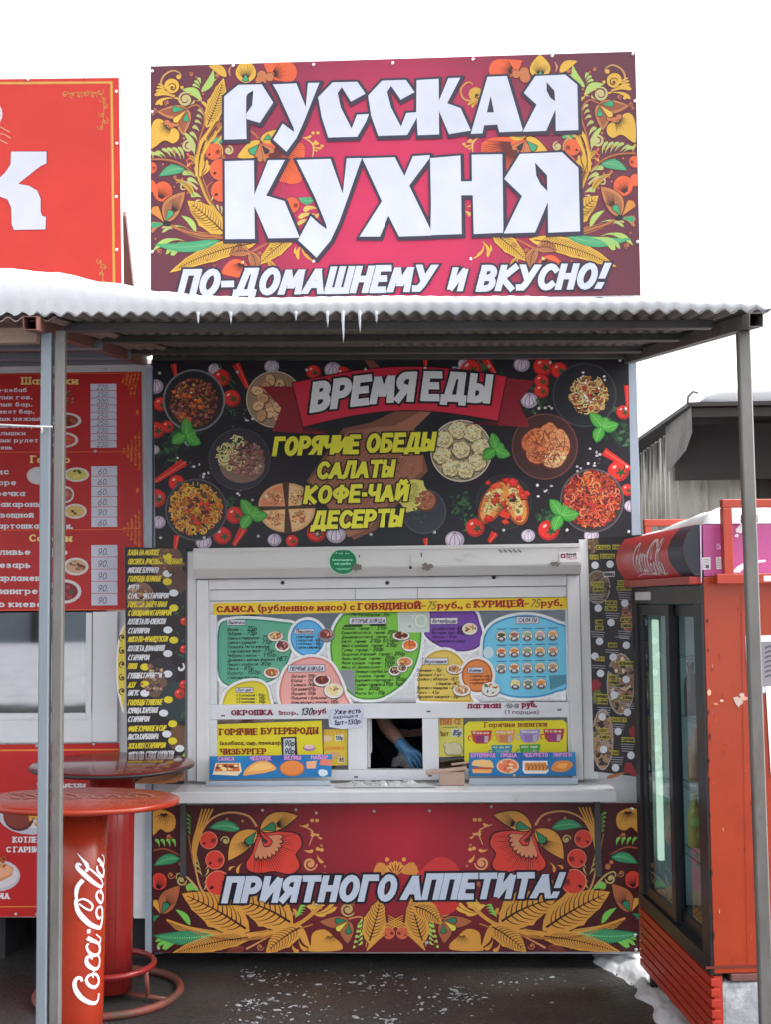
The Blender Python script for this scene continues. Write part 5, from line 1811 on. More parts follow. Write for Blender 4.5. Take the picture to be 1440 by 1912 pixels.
# ---------------------------------------------------------------- lower banner
LQ = [(285, 1503), (1191, 1499), (1195, 1776), (286, 1778)]
lsurf = front(-.006)
low = thing('counter_banner', 'crimson banner below the counter with gold leaves and slanted white lettering', 'banner', (0, 0, W(736, 1777, 0).z))
art = Art(lsurf, clip=LQ, gain=1.45, base=.0004)
def lowbg(u, v):
    k = max(0, 1 - abs(u - .52) / .36) ** .7
    k *= max(.15, 1 - .75 * v ** 1.5)
    a_, b_ = (66, 26, 30), (186, 36, 56)
    return tuple(a_[i] + (b_[i] - a_[i]) * k for i in range(3))
art.grad(LQ, 30, 10, lowbg, 0)
art.fat = 1.3
def low_side(a):
    Y_, O_, R_, L_, G_, D_, B_ = (196, 140, 62), (150, 80, 56), (196, 60, 50), (112, 180, 80), (40, 120, 84), (52, 22, 22), (158, 92, 60)
    H = (34, 20, 22)
    pale = (176, 160, 104)
    a.at(270, 1480, 3.064)
    a.poly([(40, 110), (100, 95), (170, 130), (172, 200), (130, 225), (90, 205), (60, 235), (40, 230)], Y_, 3, 3)
    a.hatch(110, 110, 10, 75, 30, 150, 10, 5, H, 4)
    for i in range(4):
        a.drop((85 + i * 30, 310), (62 + i * 32, 262), 20, L_, 3)
    a.stroke([(40, 330), (120, 320), (210, 360)], (8, 8, 5), O_, 3)
    a.leaf((205, 375), (52, 415), 60, G_, 3, (110, 190, 130), .1)
    a.curl(210, 500, 30, 1.2, 0, 9, pale, 3)
    a.ell(82, 505, 50, 54, D_, 2.7)
    a.ell(82, 505, 45, 49, R_, 3)
    a.hatch(70, 560, 16, 90, -95, -40, 8, 5, H, 4)
    a.leaf((95, 690), (200, 530), 100, B_, 4, None, -.06, D_, ew=6)
    a.hatch(120, 650, 16, 90, -85, -20, 9, 4, H, 5)
    a.drop((98, 690), (130, 628), 38, G_, 6, 0, D_)
    a.drop((90, 690), (52, 610), 40, Y_, 4.6, 0, D_)
    a.drop((90, 700), (45, 725), 30, G_, 5)
    # stem bundle
    for dx in (0, 20, 40, 60):
        a.stroke([(280, 410), (275 + dx * .4, 300), (300 + dx * .6, 200), (330 + dx, 90)], (6, 12, 9), Y_, 3 + dx * .01)
    a.stroke([(640, 190), (590, 130), (480, 112), (380, 150), (320, 240), (290, 380), (310, 520), (350, 590)], (13, 9, 9), (190, 140, 90), 3.4)
    a.stroke([(250, 240), (280, 400), (330, 560), (420, 690)], (6, 10, 6), (150, 100, 60), 3)
    for i in range(5):
        a.drop((268 - i * 2, 150 + i * 22), (232 + i * 4, 120 + i * 24), 16, (90, 140, 76), 3)
    a.drop((320, 565), (235, 535), 46, L_, 3, .1)
    a.stroke([(300, 545), (240, 480), (190, 460), (180, 490)], (12, 9, 6), pale, 3)
    for i in range(4):
        a.drop((330 - i * 8, 480 - i * 30), (300 - i * 10, 440 - i * 34), 14, (160, 150, 90), 3)
    a.berry(366, 270, 50, R_, 4, dk=D_)
    a.berry(402, 382, 54, R_, 4, dk=D_)
    a.berry(420, 515, 72, R_, 4, dk=D_)
    a.curl(462, 272, 26, 1.3, 180, 8, pale, 4)
    a.leaf((545, 208), (368, 200), 62, G_, 3, (110, 190, 130), .1)
    # big red flower
    a.poly([(640, 230), (760, 215), (880, 230), (905, 300), (870, 350), (895, 420), (840, 470), (740, 455), (660, 465), (590, 450), (575, 400), (610, 340)], D_, 2.7, 3)
    a.poly([(645, 236), (760, 222), (872, 236), (896, 300), (862, 350), (886, 416), (836, 462), (740, 446), (660, 456), (596, 442), (582, 400), (618, 340)], R_, 3, 3)
    a.hatch(670, 270, 60, 190, -10, 110, 26, 7, H, 4)
    for i in range(9):
        t = R(-5 + i * 14)
        a.drop((665, 250), (670 + 120 * math.cos(t), 260 + 120 * math.sin(t)), 24, (190, 124, 90), 4.6 + .1 * i, 0, D_)
    a.drop((660, 215), (712, 300), 52, R_, 6, 0, D_)
    a.drop((664, 225), (700, 285), 26, (70, 36, 36), 6.6)
    a.leaf((640, 215), (478, 385), 110, Y_, 5, None, .08, D_, ew=7)
    a.hatch(600, 270, 18, 110, 95, 165, 12, 4, H, 6)
    a.drop((634, 225), (586, 290), 46, G_, 7, 0, D_)
    a.leaf((660, 210), (875, 130), 100, Y_, 5, None, -.06, D_, ew=7)
    a.hatch(740, 190, 18, 120, -50, 10, 12, 4, H, 6)
    a.drop((668, 210), (748, 188), 46, G_, 7, 0, D_)
    for p, q, w in (((885, 185), (940, 180), 18), ((940, 215), (1000, 240), 16), ((905, 325), (965, 330), 20), ((985, 350), (1020, 400), 20), ((985, 240), (1015, 262), 14)):
        a.drop(p, q, w, (206, 150, 84), 3)
    for x, y in ((957, 157), (985, 157), (990, 320), (1012, 325), (960, 240)):
        a.ell(x, y, 12, 11, (206, 150, 84), 3)
    a.stroke([(885, 185), (960, 220), (940, 300)], (4, 9, 3), (206, 150, 100), 3)
    a.curl(945, 405, 40, 1.6, 0, 12, (200, 140, 96), 3)
    # leaves at the foot
    a.leaf((600, 790), (212, 575), 190, Y_, 3.5, D_, .03, D_, ser=.14, ew=6)
    a.leaf((850, 750), (520, 610), 200, Y_, 3.5, D_, .06, D_, ser=.14, ew=6)
    a.leaf((260, 755), (175, 665), 34, L_, 3, None, .1)
    a.leaf((525, 735), (445, 630), 34, L_, 3, None, .1)
    a.stroke([(125, 725), (330, 790), (560, 812), (760, 790), (900, 735), (1010, 640)], (12, 20, 22), Y_, 4)
    a.stroke([(180, 750), (380, 825), (600, 835), (800, 800), (960, 750)], (8, 14, 8), (160, 104, 52), 3.7)
    a.leaf((420, 805), (45, 815), 86, G_, 3, (110, 190, 130), -.05)
    for p, q, w in (((265, 845), (100, 890), 44), ((230, 838), (66, 880), 24), ((215, 828), (60, 850), 22)):
        a.drop(p, q, w, L_, 3, .14)
    a.leaf((620, 820), (140, 925), 96, Y_, 3.5, D_, .03, D_, ser=.1, ew=5)
    a.leaf((900, 760), (690, 915), 120, Y_, 3.8, D_, .04, D_, ser=.12, ew=5)
    a.stroke([(750, 800), (580, 892)], (5, 12), (190, 130, 84), 3)
    a.leaf((570, 885), (465, 912), 50, (128, 60, 46), 3.6, D_)
    a.ell(985, 640, 44, 26, (206, 160, 70), 4, -20, wob=.3)
    for q in ((1100, 650), (1085, 620), (1040, 690), (930, 640)):
        a.drop((960, 690), q, 22, (206, 160, 70), 4)
    for i in range(4):
        a.drop((930 - i * 8, 650 + i * 14), (885 - i * 8, 650 + i * 18), 18, L_, 3.3)
    a.curl(1160, 665, 42, 1.6, 30, 12, (170, 150, 96), 3)
    # yellow flower right of it
    a.poly([(950, 870), (960, 800), (1030, 780), (1090, 830), (1130, 870), (1110, 900), (940, 905)], Y_, 3, 3)
    a.leaf((1165, 725), (1000, 735), 66, B_, 4, None, -.06, D_, ew=5)
    a.leaf((1165, 730), (1160, 860), 80, B_, 4, None, .06, D_, ew=5)
    a.drop((1150, 728), (1090, 732), 32, G_, 5, 0, D_)
    a.drop((1166, 750), (1164, 805), 32, G_, 5, 0, D_)
    a.drop((1160, 735), (1095, 785), 32, (222, 190, 80), 5.5, 0, D_)
    a.hatch(1060, 800, 20, 70, 50, 130, 8, 4, H, 4)
    a.stroke([(1165, 720), (1240, 710), (1275, 780), (1265, 880)], (8, 9, 5), (190, 130, 84), 3)
    for i in range(5):
        a.drop((1250 - i * 10, 770 + i * 28), (1215 - i * 6, 760 + i * 30), 20, (150, 190, 90), 3)
    a.leaf((1280, 860), (1350, 600), 130, Y_, 3.6, D_, .02, D_, ser=.12, ew=5)
    a.leaf((900, 770), (950, 890), 40, Y_, 3.6, None, .1)
    for i in range(4):
        a.stroke([(1270, 900), (1330 + i * 20, 790), (1480, 700 + i * 14)], (6, 9, 5), Y_, 3.3)
    a.ell(1390, 380, 12, 12, (216, 150, 70), 3)
    for k in range(6):
        a.drop((1430, 470), (1440 + 70 * math.cos(R(-160 + k * 24)), 470 + 85 * math.sin(R(-160 + k * 24))), 12, (216, 150, 70), 3)
    a.berry(1400, 800, 34, (190, 90, 60), 3.4, dk=D_)
    a.poly([(1300, 470), (1330, 400), (1380, 410), (1400, 460)], (200, 130, 60), 3, 3)
def low_fill(a):
    Y_, O_, L_, pale = (196, 140, 62), (170, 104, 66), (112, 180, 80), (176, 160, 104)
    a.at(270, 1480, 3.064)
    for p, q, w in (((430, 690), (385, 600), 26), ((445, 690), (425, 610), 20), ((400, 560), (350, 500), 16), ((560, 400), (530, 460), 20), ((520, 420), (480, 440), 18), ((700, 760), (640, 700), 22), ((860, 720), (850, 660), 20), ((840, 860), (880, 910), 26), ((880, 840), (930, 900), 26), ((330, 690), (300, 640), 16)):
        a.drop(p, q, w, Y_, 3.3, .15)
    for (x, y, r, st, d) in ((150, 470, 22, 0, 1), (480, 200, 0, 0, 1), (560, 520, 26, 90, 1), (250, 610, 20, 0, -1), (840, 540, 0, 0, 1), (660, 880, 22, 0, 1), (430, 880, 20, 0, 1), (1200, 620, 22, 90, 1), (960, 520, 30, 0, -1), (1030, 470, 20, 90, 1), (140, 250, 18, 0, 1), (500, 330, 0, 0, 1)):
        if r:
            a.curl(x, y, r, 1.3, st, 6, O_, 3.1, d=d)
    for x, y, r in ((225, 430, 16), (205, 405, 12), (470, 150, 8), (560, 160, 8), (300, 640, 7), (1030, 420, 8), (905, 500, 8), (850, 690, 10), (1010, 300, 9)):
        a.ell(x, y, r, r, O_, 3.2)
    for k in range(5):
        a.stroke([(130 + 10 * k, 735 + 10 * k), (340, 780 + 11 * k), (600, 800 + 8 * k), (880, 740 + 6 * k)], (3, 6, 3), (206, 150, 70), 2.4)
        a.stroke([(200 + 12 * k, 470 + 24 * k), (300, 600 + 12 * k), (420 + 9 * k, 700)], (2, 4, 2), (160, 110, 62), 2.4)
        a.drop((330 + 4 * k, 560 - 40 * k), (352 + 6 * k, 520 - 44 * k), 12, pale, 3.2)
    for k in range(6):
        a.drop((1215, 870 - 24 * k), (1245, 850 - 26 * k), 14, (150, 190, 90), 3.2)
low_side(art)
low_fill(art)
art.mir = (739.5, -.004)
low_side(art)
low_fill(art)
art.mir = None
art.o = (0, 0, 1)
art.poly([(770, 1640), (815, 1600), (850, 1610), (865, 1650), (850, 1700), (800, 1705)], (186, 52, 50), 4, 3)
art.leaf((770, 1690), (826, 1724), 36, (196, 140, 62), 5, (40, 20, 20), -.1)
art.build('panel', M['print'], low, (panel_box(LQ, lsurf, .004), M['dark']))
lt = Art(lsurf, gain=1.35, base=.0004)
lt.text('ПРИЯТНОГО', 414, 1686, 51, 324, (186, 196, 222), 13, t_=.235, sh=.17, sl=-.012, out=(26, 22, 40), ow=.085, ol=11, gap=.24)
lt.text('АППЕТИТА!', 750, 1680, 50, 297, (186, 196, 222), 13, t_=.235, sh=.17, sl=-.012, out=(26, 22, 40), ow=.085, ol=11, gap=.24)
lt.build('lettering', M['print'], low)
screws(low, lsurf, [(490, 1512), (552, 1511), (590, 1517), (698, 1514), (803, 1513), (918, 1505), (296, 1770), (590, 1688), (798, 1759), (1186, 1745), (1188, 1772), (1180, 1510)], r=.0045)

random.seed(5)
# ---------------------------------------------------------------- posters in the serving window
psurf = front(-.0245)          # on the frame
gsurf = front(.0035)           # on the outside of the panes
GW = 1.4
def board(name, label, cat, quad, surf, thick, back, colr, gain=GW, parts=None, group=None, grad=None, m='paper'):
    root = thing(name, label, cat, sum((surf(*q) for q in quad), Vector()) / len(quad), group)
    art = Art(surf, clip=quad, gain=gain, base=.0004)
    if grad:
        art.grad(quad, 16, 8, grad, 0)
    else:
        art.poly(quad, colr, 0)
    return root, art, quad, surf, thick, back, m
def done(b_, lt=None):
    root, art, quad, surf, thick, back, m = b_
    art.o = (0, 0, 1)
    art.build('sheet', M[m], root, (panel_box(quad, surf, thick), M[back]))
    if lt is not None:
        lt.build('lettering', M[m], root)
    return root
def let(surf, gain=GW, clip=None):
    return Art(surf, clip=clip, gain=gain, base=.0008)

b = board('price_strip', 'long yellow paper strip with dark red lettering above the window menu', 'sign', [(398, 1126), (1063, 1115), (1063, 1137), (398, 1148)], psurf, .0012, 'white_plastic', (206, 178, 50))
lt = let(psurf)
CR = (140, 24, 30)
for t, x0, y0, x1, h, k in (('САМСА', 404, 1144, 474, 13, .27), ('(рубленное', 481, 1142.5, 586, 14, .22), ('мясо)', 592, 1141, 646, 14, .22), ('с', 653, 1140, 662, 14, .22), ('ГОВЯДИНОЙ-', 668, 1139.5, 796, 14, .26), ('руб.,', 818, 1137, 865, 14, .22), ('с', 871, 1136, 880, 14, .22), ('КУРИЦЕЙ-', 886, 1135, 988, 14, .26), ('руб.', 1011, 1132.5, 1050, 14, .22)):
    lt.text(t, x0, y0, h, x1 - x0, CR, 3, t_=k, sl=-.0165, cont=.55, serif=True)
lt.text('75', 797, 1138, 15, 16, (60, 60, 70), 4, t_=.1, sh=.3)
lt.text('75', 990, 1134, 15, 17, (60, 60, 70), 4, t_=.1, sh=.3)
done(b, lt)

HANDL = (28, 44, 40)
def scribble(lt, t, x, y, h, w, c=HANDL, L=6, sl=0.0, t_=.15):
    lt.text(t, x, y, h, w, c, L, t_=t_, sh=.25, sl=sl, jit=.06)
def cap(a, x0, y0, x1, y1, L=5):
    a.poly([(x0 - .8, y0 - .8), (x1 + .8, y0 - .8 - (x1 - x0) * .012), (x1 + .8, y1 + .8 - (x1 - x0) * .012), (x0 - .8, y1 + .8)], (60, 50, 60), L)
    a.poly([(x0, y0), (x1, y0 - (x1 - x0) * .012), (x1, y1 - (x1 - x0) * .012), (x0, y1)], (192, 190, 200), L + 1)
def dish(a, x, y, rx, ry, pal, L=6, plate_=(205, 200, 196), kind='chunk', n=14):
    a.ell(x, y + 1, rx * 1.05, ry * 1.08, (90, 84, 80), L)
    a.ell(x, y, rx, ry, plate_, L + .4)
    a.ell(x, y - ry * .1, rx * .8, ry * .74, pal[0], L + .8)
    for i in range(n):
        t, q = random.uniform(0, 6.283), math.sqrt(random.random()) * .72
        c = random.choice(pal)
        w = rx * random.uniform(.14, .28)
        a.ell(x + rx * q * math.cos(t), y + ry * q * math.sin(t) - ry * .12, w, w * .55, tuple(v + random.randint(-12, 12) for v in c), L + 1.2 + (i % 6) * .3, random.uniform(0, 180), n=8)
UPANE = [(405, 1149), (1058.5, 1138), (1058.5, 1308), (405, 1319)]
def blob(name, label, pts, colr, edge, rim=(206, 208, 210), L=0, grow_=5.0, surf=gsurf, base=.0):
    """cut-out menu sheet with a white border, stuck to the pane"""
    sm = smooth_path(pts + [pts[0]], 5)[:-1]
    out = clip_poly(grow(sm, grow_), UPANE)
    root = thing(name, label, 'menu sheet', surf(sum(p[0] for p in out) / len(out), sum(p[1] for p in out) / len(out)), 'cut-out menu sheets on the window pane')
    art = Art(surf, clip=UPANE, gain=GW, base=.0006 + base)
    art.poly(out, rim, 0)
    art.poly(sm, edge, .6)
    art.poly(grow(sm, -3.2), colr, 1.2)
    return root, art
def fin(ra):
    ra[1].build('sheet', M['paper'], ra[0])
DISHB = [(150, 90, 50), (176, 120, 70), (120, 60, 44), (196, 160, 110)]
MEATP = [(110, 48, 50), (150, 84, 80), (176, 130, 116), (90, 40, 40)]
# teal
r = blob('menu_sheet', 'teal cut-out menu sheet listing pastries at the left of the window', [(405, 1200), (410, 1165), (430, 1157), (465, 1155), (520, 1160), (552, 1168), (548, 1205), (530, 1250), (505, 1272), (460, 1280), (430, 1282), (408, 1262)], (84, 152, 128), (52, 124, 100))
a = r[1]
cap(a, 424, 1158, 458, 1167)
scribble(a, 'Выпечка', 426, 1165, 6.5, 30, (30, 30, 60), 8)
for i, (t, w, p, px_) in enumerate((('Беляш —', 27, '75р', 460), ('Чебурек —', 32, '75р', 460), ('Самса с говядиной—', 62, '75', 488), ('Самса с курицей —', 58, '75р', 488), ('Сосиска в тесте жареная', 78, '', 0), ('с картофелем пюре-', 64, '75р', 492), ('Чебурек с мясом —', 60, '110р', 490), ('Драники с мясным фаршем', 88, 'НЕТ', 516), ('Пицца с колбасой -', 62, '80р', 487), ('Пянсе -', 26, '85р', 455), ('Бурито -', 34, '150р', 461), ('с мясным фаршем', 58, '', 0))):
    y = 1178 + i * 8.15
    scribble(a, t, 424, y, 6.2, w, HANDL, 3, -.015)
    if p:
        scribble(a, p, px_, y - .5, 9 if i in (0, 1, 7) else 7.5, len(p) * 6.2, (20, 40, 40), 4, -.02, .16)
dish(a, 514, 1188, 14, 9, DISHB)
dish(a, 527, 1206, 14, 11, MEATP)
dish(a, 507, 1256, 15, 10, DISHB)
fin(r)
# yellow hot dog
r = blob('menu_sheet', 'small yellow cut-out menu sheet in the lower left corner of the window', [(412, 1322), (424, 1290), (450, 1274), (478, 1271), (496, 1280), (502, 1298), (498, 1322)], (196, 184, 52), (170, 156, 40), base=.0045)
a = r[1]
cap(a, 441, 1284, 472, 1292)
scribble(a, 'Хот-дог', 443, 1290.5, 6.5, 27, (50, 50, 110), 8)
for i, (t, p) in enumerate((('с 1 сосиской -', '80р'), ('с 2 сосисками -', '110р'), ('с 3 сосисками -', '130р'))):
    scribble(a, t, 441, 1300 + i * 6.2, 5.2, 38, HANDL, 3)
    scribble(a, p, 482, 1299.5 + i * 6.2, 5.6, 13, HANDL, 4)
fin(r)
# blue round
r = blob('menu_sheet', 'round light blue cut-out menu sheet with a pie list', [(574 + 32 * math.cos(R(t)), 1191 + 34 * math.sin(R(t))) for t in range(0, 360, 30)], (84, 156, 204), (60, 128, 180), base=.002)
a = r[1]
cap(a, 550, 1175, 586, 1183)
scribble(a, 'Пирожки', 552, 1181.5, 6.5, 32, (30, 30, 60), 8)
for i, t in enumerate(('с картошкой-', 'с капустой—', 'с печенью -', 'с луком и яйцом')):
    scribble(a, t, 552, 1191 + i * 6.6, 5.4, 34 + 4 * (i == 3), HANDL, 3)
    if i:
        scribble(a, '40р', 588, 1191 + i * 6.6, 6, 11, HANDL, 4)
dish(a, 609, 1185, 15, 12, MEATP, 8, (120, 130, 140))
fin(r)
# pink soup sheet
r = blob('menu_sheet', 'pink cut-out menu sheet for soups beside the green one', [(526, 1322), (521, 1290), (530, 1255), (548, 1236), (580, 1226), (612, 1234), (632, 1262), (644, 1295), (645, 1322)], (206, 148, 142), (184, 112, 108), base=.0055)
a = r[1]
cap(a, 538, 1242, 606, 1254)
scribble(a, 'ПЕРВЫЕ БЛЮДА', 541, 1251.5, 7.5, 62, (30, 34, 60), 8)
for i, (t, p) in enumerate((('Лагман-', '150р'), ('Борщ -', '120р'), ('Солянка-', '140р'), ('Суп лапша-', '120р'), ('Окрошка -', '130р'), ('Пельмени с бульоном -', '150р'), ('бозы мясные с соусом-', '130р'))):
    w = 28 + 2 * len(t) if i < 5 else 74
    scribble(a, t, 543, 1265 + i * 8.1, 6.2, w * .68 if i < 5 else 70, (50, 30, 34), 3, -.01)
    scribble(a, p, 574 if i < 5 else 616, 1264.5 + i * 8.1, 6.4, 15, (40, 24, 30), 4)
dish(a, 601, 1270, 16, 11, [(96, 40, 36), (120, 60, 50), (160, 90, 70)], 8)
dish(a, 623, 1289, 18, 14, [(206, 186, 140), (220, 206, 170), (150, 120, 80)], 9)
fin(r)
# green main courses
r = blob('menu_sheet', 'big green cut-out menu sheet in the middle of the window', [(640, 1146), (720, 1140), (770, 1142), (786, 1165), (787, 1200), (778, 1240), (756, 1275), (720, 1300), (690, 1306), (660, 1300), (632, 1270), (620, 1240), (616, 1205), (624, 1170)], (108, 170, 62), (60, 130, 44), base=.003)
a = r[1]
a.poly([(627, 1251), (661, 1250), (662, 1299), (640, 1275)], (122, 126, 134), 2.5)
cap(a, 652, 1153, 722, 1165)
scribble(a, 'ВТОРЫЕ БЛЮДА', 656, 1162.5, 7.5, 62, (30, 34, 60), 8)
GRT = (18, 52, 22)
scribble(a, 'Рис или макароны — 100р', 656, 1150, 6, 72, GRT, 3)
a.poly([(642, 1166.5), (676, 1166), (676, 1170), (642, 1170.5)], GRT, 3)
a.poly([(690, 1165), (722, 1164), (722, 1168), (690, 1169)], GRT, 3)
for i, (t, x, w, p, px_) in enumerate((('Эскалоп + гарнир —', 637, 58, '210р', 703), ('Киевская котлета + гарнир-', 637, 84, '200р', 724), ('Домашняя котлета + гарнир-', 637, 88, '200', 728), ('Бигус + гарнир', 637, 46, '210р б/гарн', 690), ('Мясо с грибами + гарнир -', 637, 82, '210р', 722), ('Гуляш + гарнир —', 637, 55, '200р', 695), ('Окорочок жареный + гарнир—', 637, 97, '200р', 737), ('Филе горбуши + гарнир -', 637, 78, '200р', 719), ('Филе курицы + гарнир -', 637, 78, '200р', 718), ('Мясо по-французски -', 637, 76, '210р', 717), ('Ленивые голубцы 2шт', 662, 64, '200', 728), ('2 сосиски + гарнир -', 662, 60, '150р', 728), ('Вареники с картошкой —', 662, 74, '100р', 739), ('Голубцы с гарниром', 662, 50, '210р 1шт', 714), ('Плов -', 662, 20, '200р', 688), ('Манты 1шт -', 662, 40, '70р', 704))):
    y = 1176 + i * 8.05
    scribble(a, t, x, y, 6.2, w, GRT, 3, -.01)
    scribble(a, p, px_, y - .5, 7.6, len(p) * 5, GRT, 4, -.01, .17)
dish(a, 750, 1187, 16, 8, [(90, 40, 34), (180, 160, 110), (120, 60, 44)], 8)
dish(a, 766, 1205, 15, 11, [(196, 104, 44), (176, 84, 36), (214, 140, 70)], 9)
dish(a, 757, 1236, 15, 10, [(176, 110, 60), (206, 160, 110), (140, 76, 44)], 9)
dish(a, 738, 1252, 11, 9, [(80, 44, 44), (150, 120, 104), (190, 176, 160)], 10)
dish(a, 752, 1247, 9, 8, [(90, 54, 50), (170, 144, 124)], 11)
fin(r)
# note over the green one
b = board('price_note', 'small pale printed leaflet with a round picture taped over the green menu', 'note', [(743, 1143), (803, 1141), (803, 1180), (745, 1181)], front(-.002), .0006, 'white_plastic', (176, 186, 180))
a = b[1]
for i in range(4):
    a.stroke([(747, 1148 + i * 4), (770, 1147.5 + i * 4)], .8, (140, 150, 150), 1, 0)
a.ell(787, 1159, 14, 15, (150, 166, 156), 1)
a.ell(787, 1159, 12.5, 13.5, (186, 196, 186), 1.5)
a.ell(787, 1159, 8, 9, (166, 182, 170), 2, wob=.1)
a.curl(767, 1171, 4, .5, 180, 1.6, (60, 64, 74), 2, ball=False)
done(b)
# purple
r = blob('menu_sheet', 'purple cut-out menu sheet for open sandwiches', [(790, 1181), (805, 1140), (880, 1138), (897, 1165), (902, 1190), (894, 1208), (868, 1216), (835, 1212), (806, 1198)], (104, 64, 144), (84, 44, 124), base=.001)
a = r[1]
cap(a, 805, 1154, 855, 1165)
scribble(a, 'Бутерброды', 808, 1162.5, 7, 44, (30, 30, 60), 8)
for i, (t, w, p) in enumerate((('Со шпротами -', 48, '60р'), ('Ветчина, сыр-', 44, '80р'), ('Лосось - 100р', 46, ''), ('из пшеничного хлеба', 62, ''))):
    scribble(a, t, 807, 1176 + i * 7.8, 6, w, (40, 18, 70), 3)
    if p:
        scribble(a, p, 854, 1176 + i * 7.8, 7.4, 14, (30, 14, 50), 4)
dish(a, 878, 1174, 14, 11, [(206, 190, 150), (150, 70, 60), (90, 120, 60), (200, 120, 100)], 8)
fin(r)
# mustard
r = blob('menu_sheet', 'mustard yellow cut-out menu sheet of desserts', [(783, 1308), (782, 1262), (796, 1228), (820, 1214), (846, 1217), (868, 1240), (880, 1300), (880, 1310)], (196, 172, 84), (176, 140, 50), base=.004)
a = r[1]
cap(a, 790, 1229, 837, 1240)
scribble(a, 'Вкусняшки', 793, 1238, 7, 41, (30, 40, 60), 8)
for i, (t, w) in enumerate((('Пончики — 15р', 46), ('Сырники 3 шт —', 52), ('Слойка с яблоком - НЕТ', 76), ('          с творогом - НЕТ', 56), ('Булочка с повидлом - 40р', 74), ('Кекс - 45р', 42), ('Пирожное заварное - 35р', 78))):
    scribble(a, t, 779 + (22 if i == 3 else 0), 1254 + i * 8.2, 6.2, w, (50, 36, 20), 3)
dish(a, 850, 1249, 15, 9, [(176, 130, 90), (210, 190, 160), (120, 80, 60)], 8)
dish(a, 863, 1288, 16, 11, [(186, 150, 120), (160, 110, 84), (214, 190, 160)], 8)
fin(r)
# orange
r = blob('menu_sheet', 'round orange cut-out menu sheet for pancakes', [(892 + 29 * math.cos(R(t)), 1261 + 31 * math.sin(R(t))) for t in range(0, 360, 30)], (196, 118, 62), (160, 84, 44), base=.0065)
a = r[1]
cap(a, 875, 1246, 902, 1256)
scribble(a, 'Блины', 877, 1254, 6.5, 22, (30, 30, 90), 8)
for i, t in enumerate(('с мясом - 60р', 'с творогом-60р', 'с курицей - 60р')):
    scribble(a, t, 878, 1264 + i * 6.4, 5.2, 38, (90, 30, 20), 3)
dish(a, 917, 1286, 17, 13, [(196, 200, 200), (70, 110, 64), (210, 110, 60), (226, 226, 220)], 8)
fin(r)
# big sky-blue salads sheet
r = blob('menu_sheet', 'large sky blue cut-out menu sheet of salads on the right side', [(902, 1230), (904, 1190), (922, 1164), (960, 1150), (1000, 1149), (1040, 1162), (1062, 1180), (1062, 1276), (1040, 1292), (1000, 1302), (950, 1300), (918, 1280)], (104, 178, 206), (52, 128, 172), base=.002)
a = r[1]
cap(a, 965, 1152, 1006, 1164)
scribble(a, 'САЛАТЫ', 968, 1161.5, 8.5, 34, (30, 40, 60), 8, 0, .13)
cols = [(70, 84, 60), (150, 90, 84), (140, 160, 130), (186, 150, 150), (206, 150, 100), (190, 110, 80), (200, 130, 76), (130, 150, 110), (200, 150, 90), (196, 130, 110), (120, 120, 124), (176, 110, 76), (150, 130, 134), (196, 160, 110), (170, 140, 110), (196, 190, 120), (110, 130, 120), (206, 130, 50)]
k = 0
for j in range(4):
    for i in range(5):
        if j == 3 and (i == 0 or i == 4):
            continue
        x, y = 937 + i * 24 + (0 if j < 3 else 2), 1188 + j * 30 - i * .5
        a.stroke([(x - 9, y - 13.5), (x + 9, y - 13.8)], 1.6, (50, 90, 120), 3, 0)
        a.ell(x, y, 10.5, 10.5, (70, 90, 100), 3)
        a.ell(x, y - .3, 9.6, 9.6, (206, 196, 180), 3.5)
        a.ell(x, y - 3, 7.4, 3.6, cols[k % 18], 4)
        a.ell(x, y + 4.5, 7, 4.4, (58, 60, 74), 4)
        a.ell(x, y + 4.2, 4, 2.6, (190, 186, 186), 4.5, wob=.3)
        k += 1
a.ell(913, 1218, 10, 10.5, (176, 196, 206), 4)
a.poly([(1026, 1261), (1058, 1259), (1058, 1276), (1028, 1288)], (74, 128, 146), 4)
fin(r)

# lower panes
LP_, RP_ = front(.0035), front(.0035)
b = board('menu_card', 'yellow card with red lettering offering hot sandwiches, behind the left tray sign', 'menu card', [(405, 1352), (600, 1345), (603, 1432), (405, 1434)], LP_, .0015, 'white_plastic', (202, 190, 40))
a = b[1]
a.ell(577, 1396, 12, 6, (150, 110, 150), 1)
a.ell(577, 1394, 10, 4, (206, 176, 176), 2)
a.poly([(524, 1376), (553, 1375), (555, 1410), (526, 1410)], (40, 36, 40), 1, 0)
a.poly([(529, 1379), (550, 1378), (550, 1409), (529, 1410)], (186, 190, 200), 2)
lt = let(LP_)
lt.text('ГОРЯЧИЕ', 409, 1373, 13.5, 72, (120, 40, 24), 3, t_=.25, sl=-.012, cont=.6, serif=True)
lt.text('БУТЕРБРОДЫ', 487, 1371.5, 13.5, 107, (120, 40, 24), 3, t_=.25, sl=-.012, cont=.6, serif=True)
lt.text('(колбаса, сыр, помидор', 410, 1391, 8, 114, (90, 50, 24), 3, t_=.2, sl=-.01)
lt.text('ЧИЗБУРГЕР', 411, 1409, 12, 86, (120, 40, 24), 3, t_=.25, sl=-.01, cont=.6, serif=True)
lt.text('90р', 530, 1393, 12, 19, (40, 40, 60), 4, t_=.14, sh=.2)
lt.text('90р', 530, 1408, 12, 19, (40, 40, 60), 4, t_=.14, sh=.2)
done(b, lt)
b = board('menu_card', 'narrow orange-yellow card with small pictures next to the hot sandwich card', 'menu card', [(604, 1362), (648, 1360), (648, 1428), (604, 1430)], LP_, .0015, 'white_plastic', (196, 170, 56))
a = b[1]
for i in range(5):
    a.stroke([(606 + i * 7, 1364), (608 + i * 7, 1354 + 18)], 2, (206, 130, 60), 1, 0)
a.ell(610, 1379, 10, 6, (206, 180, 140), 2, wob=.1)
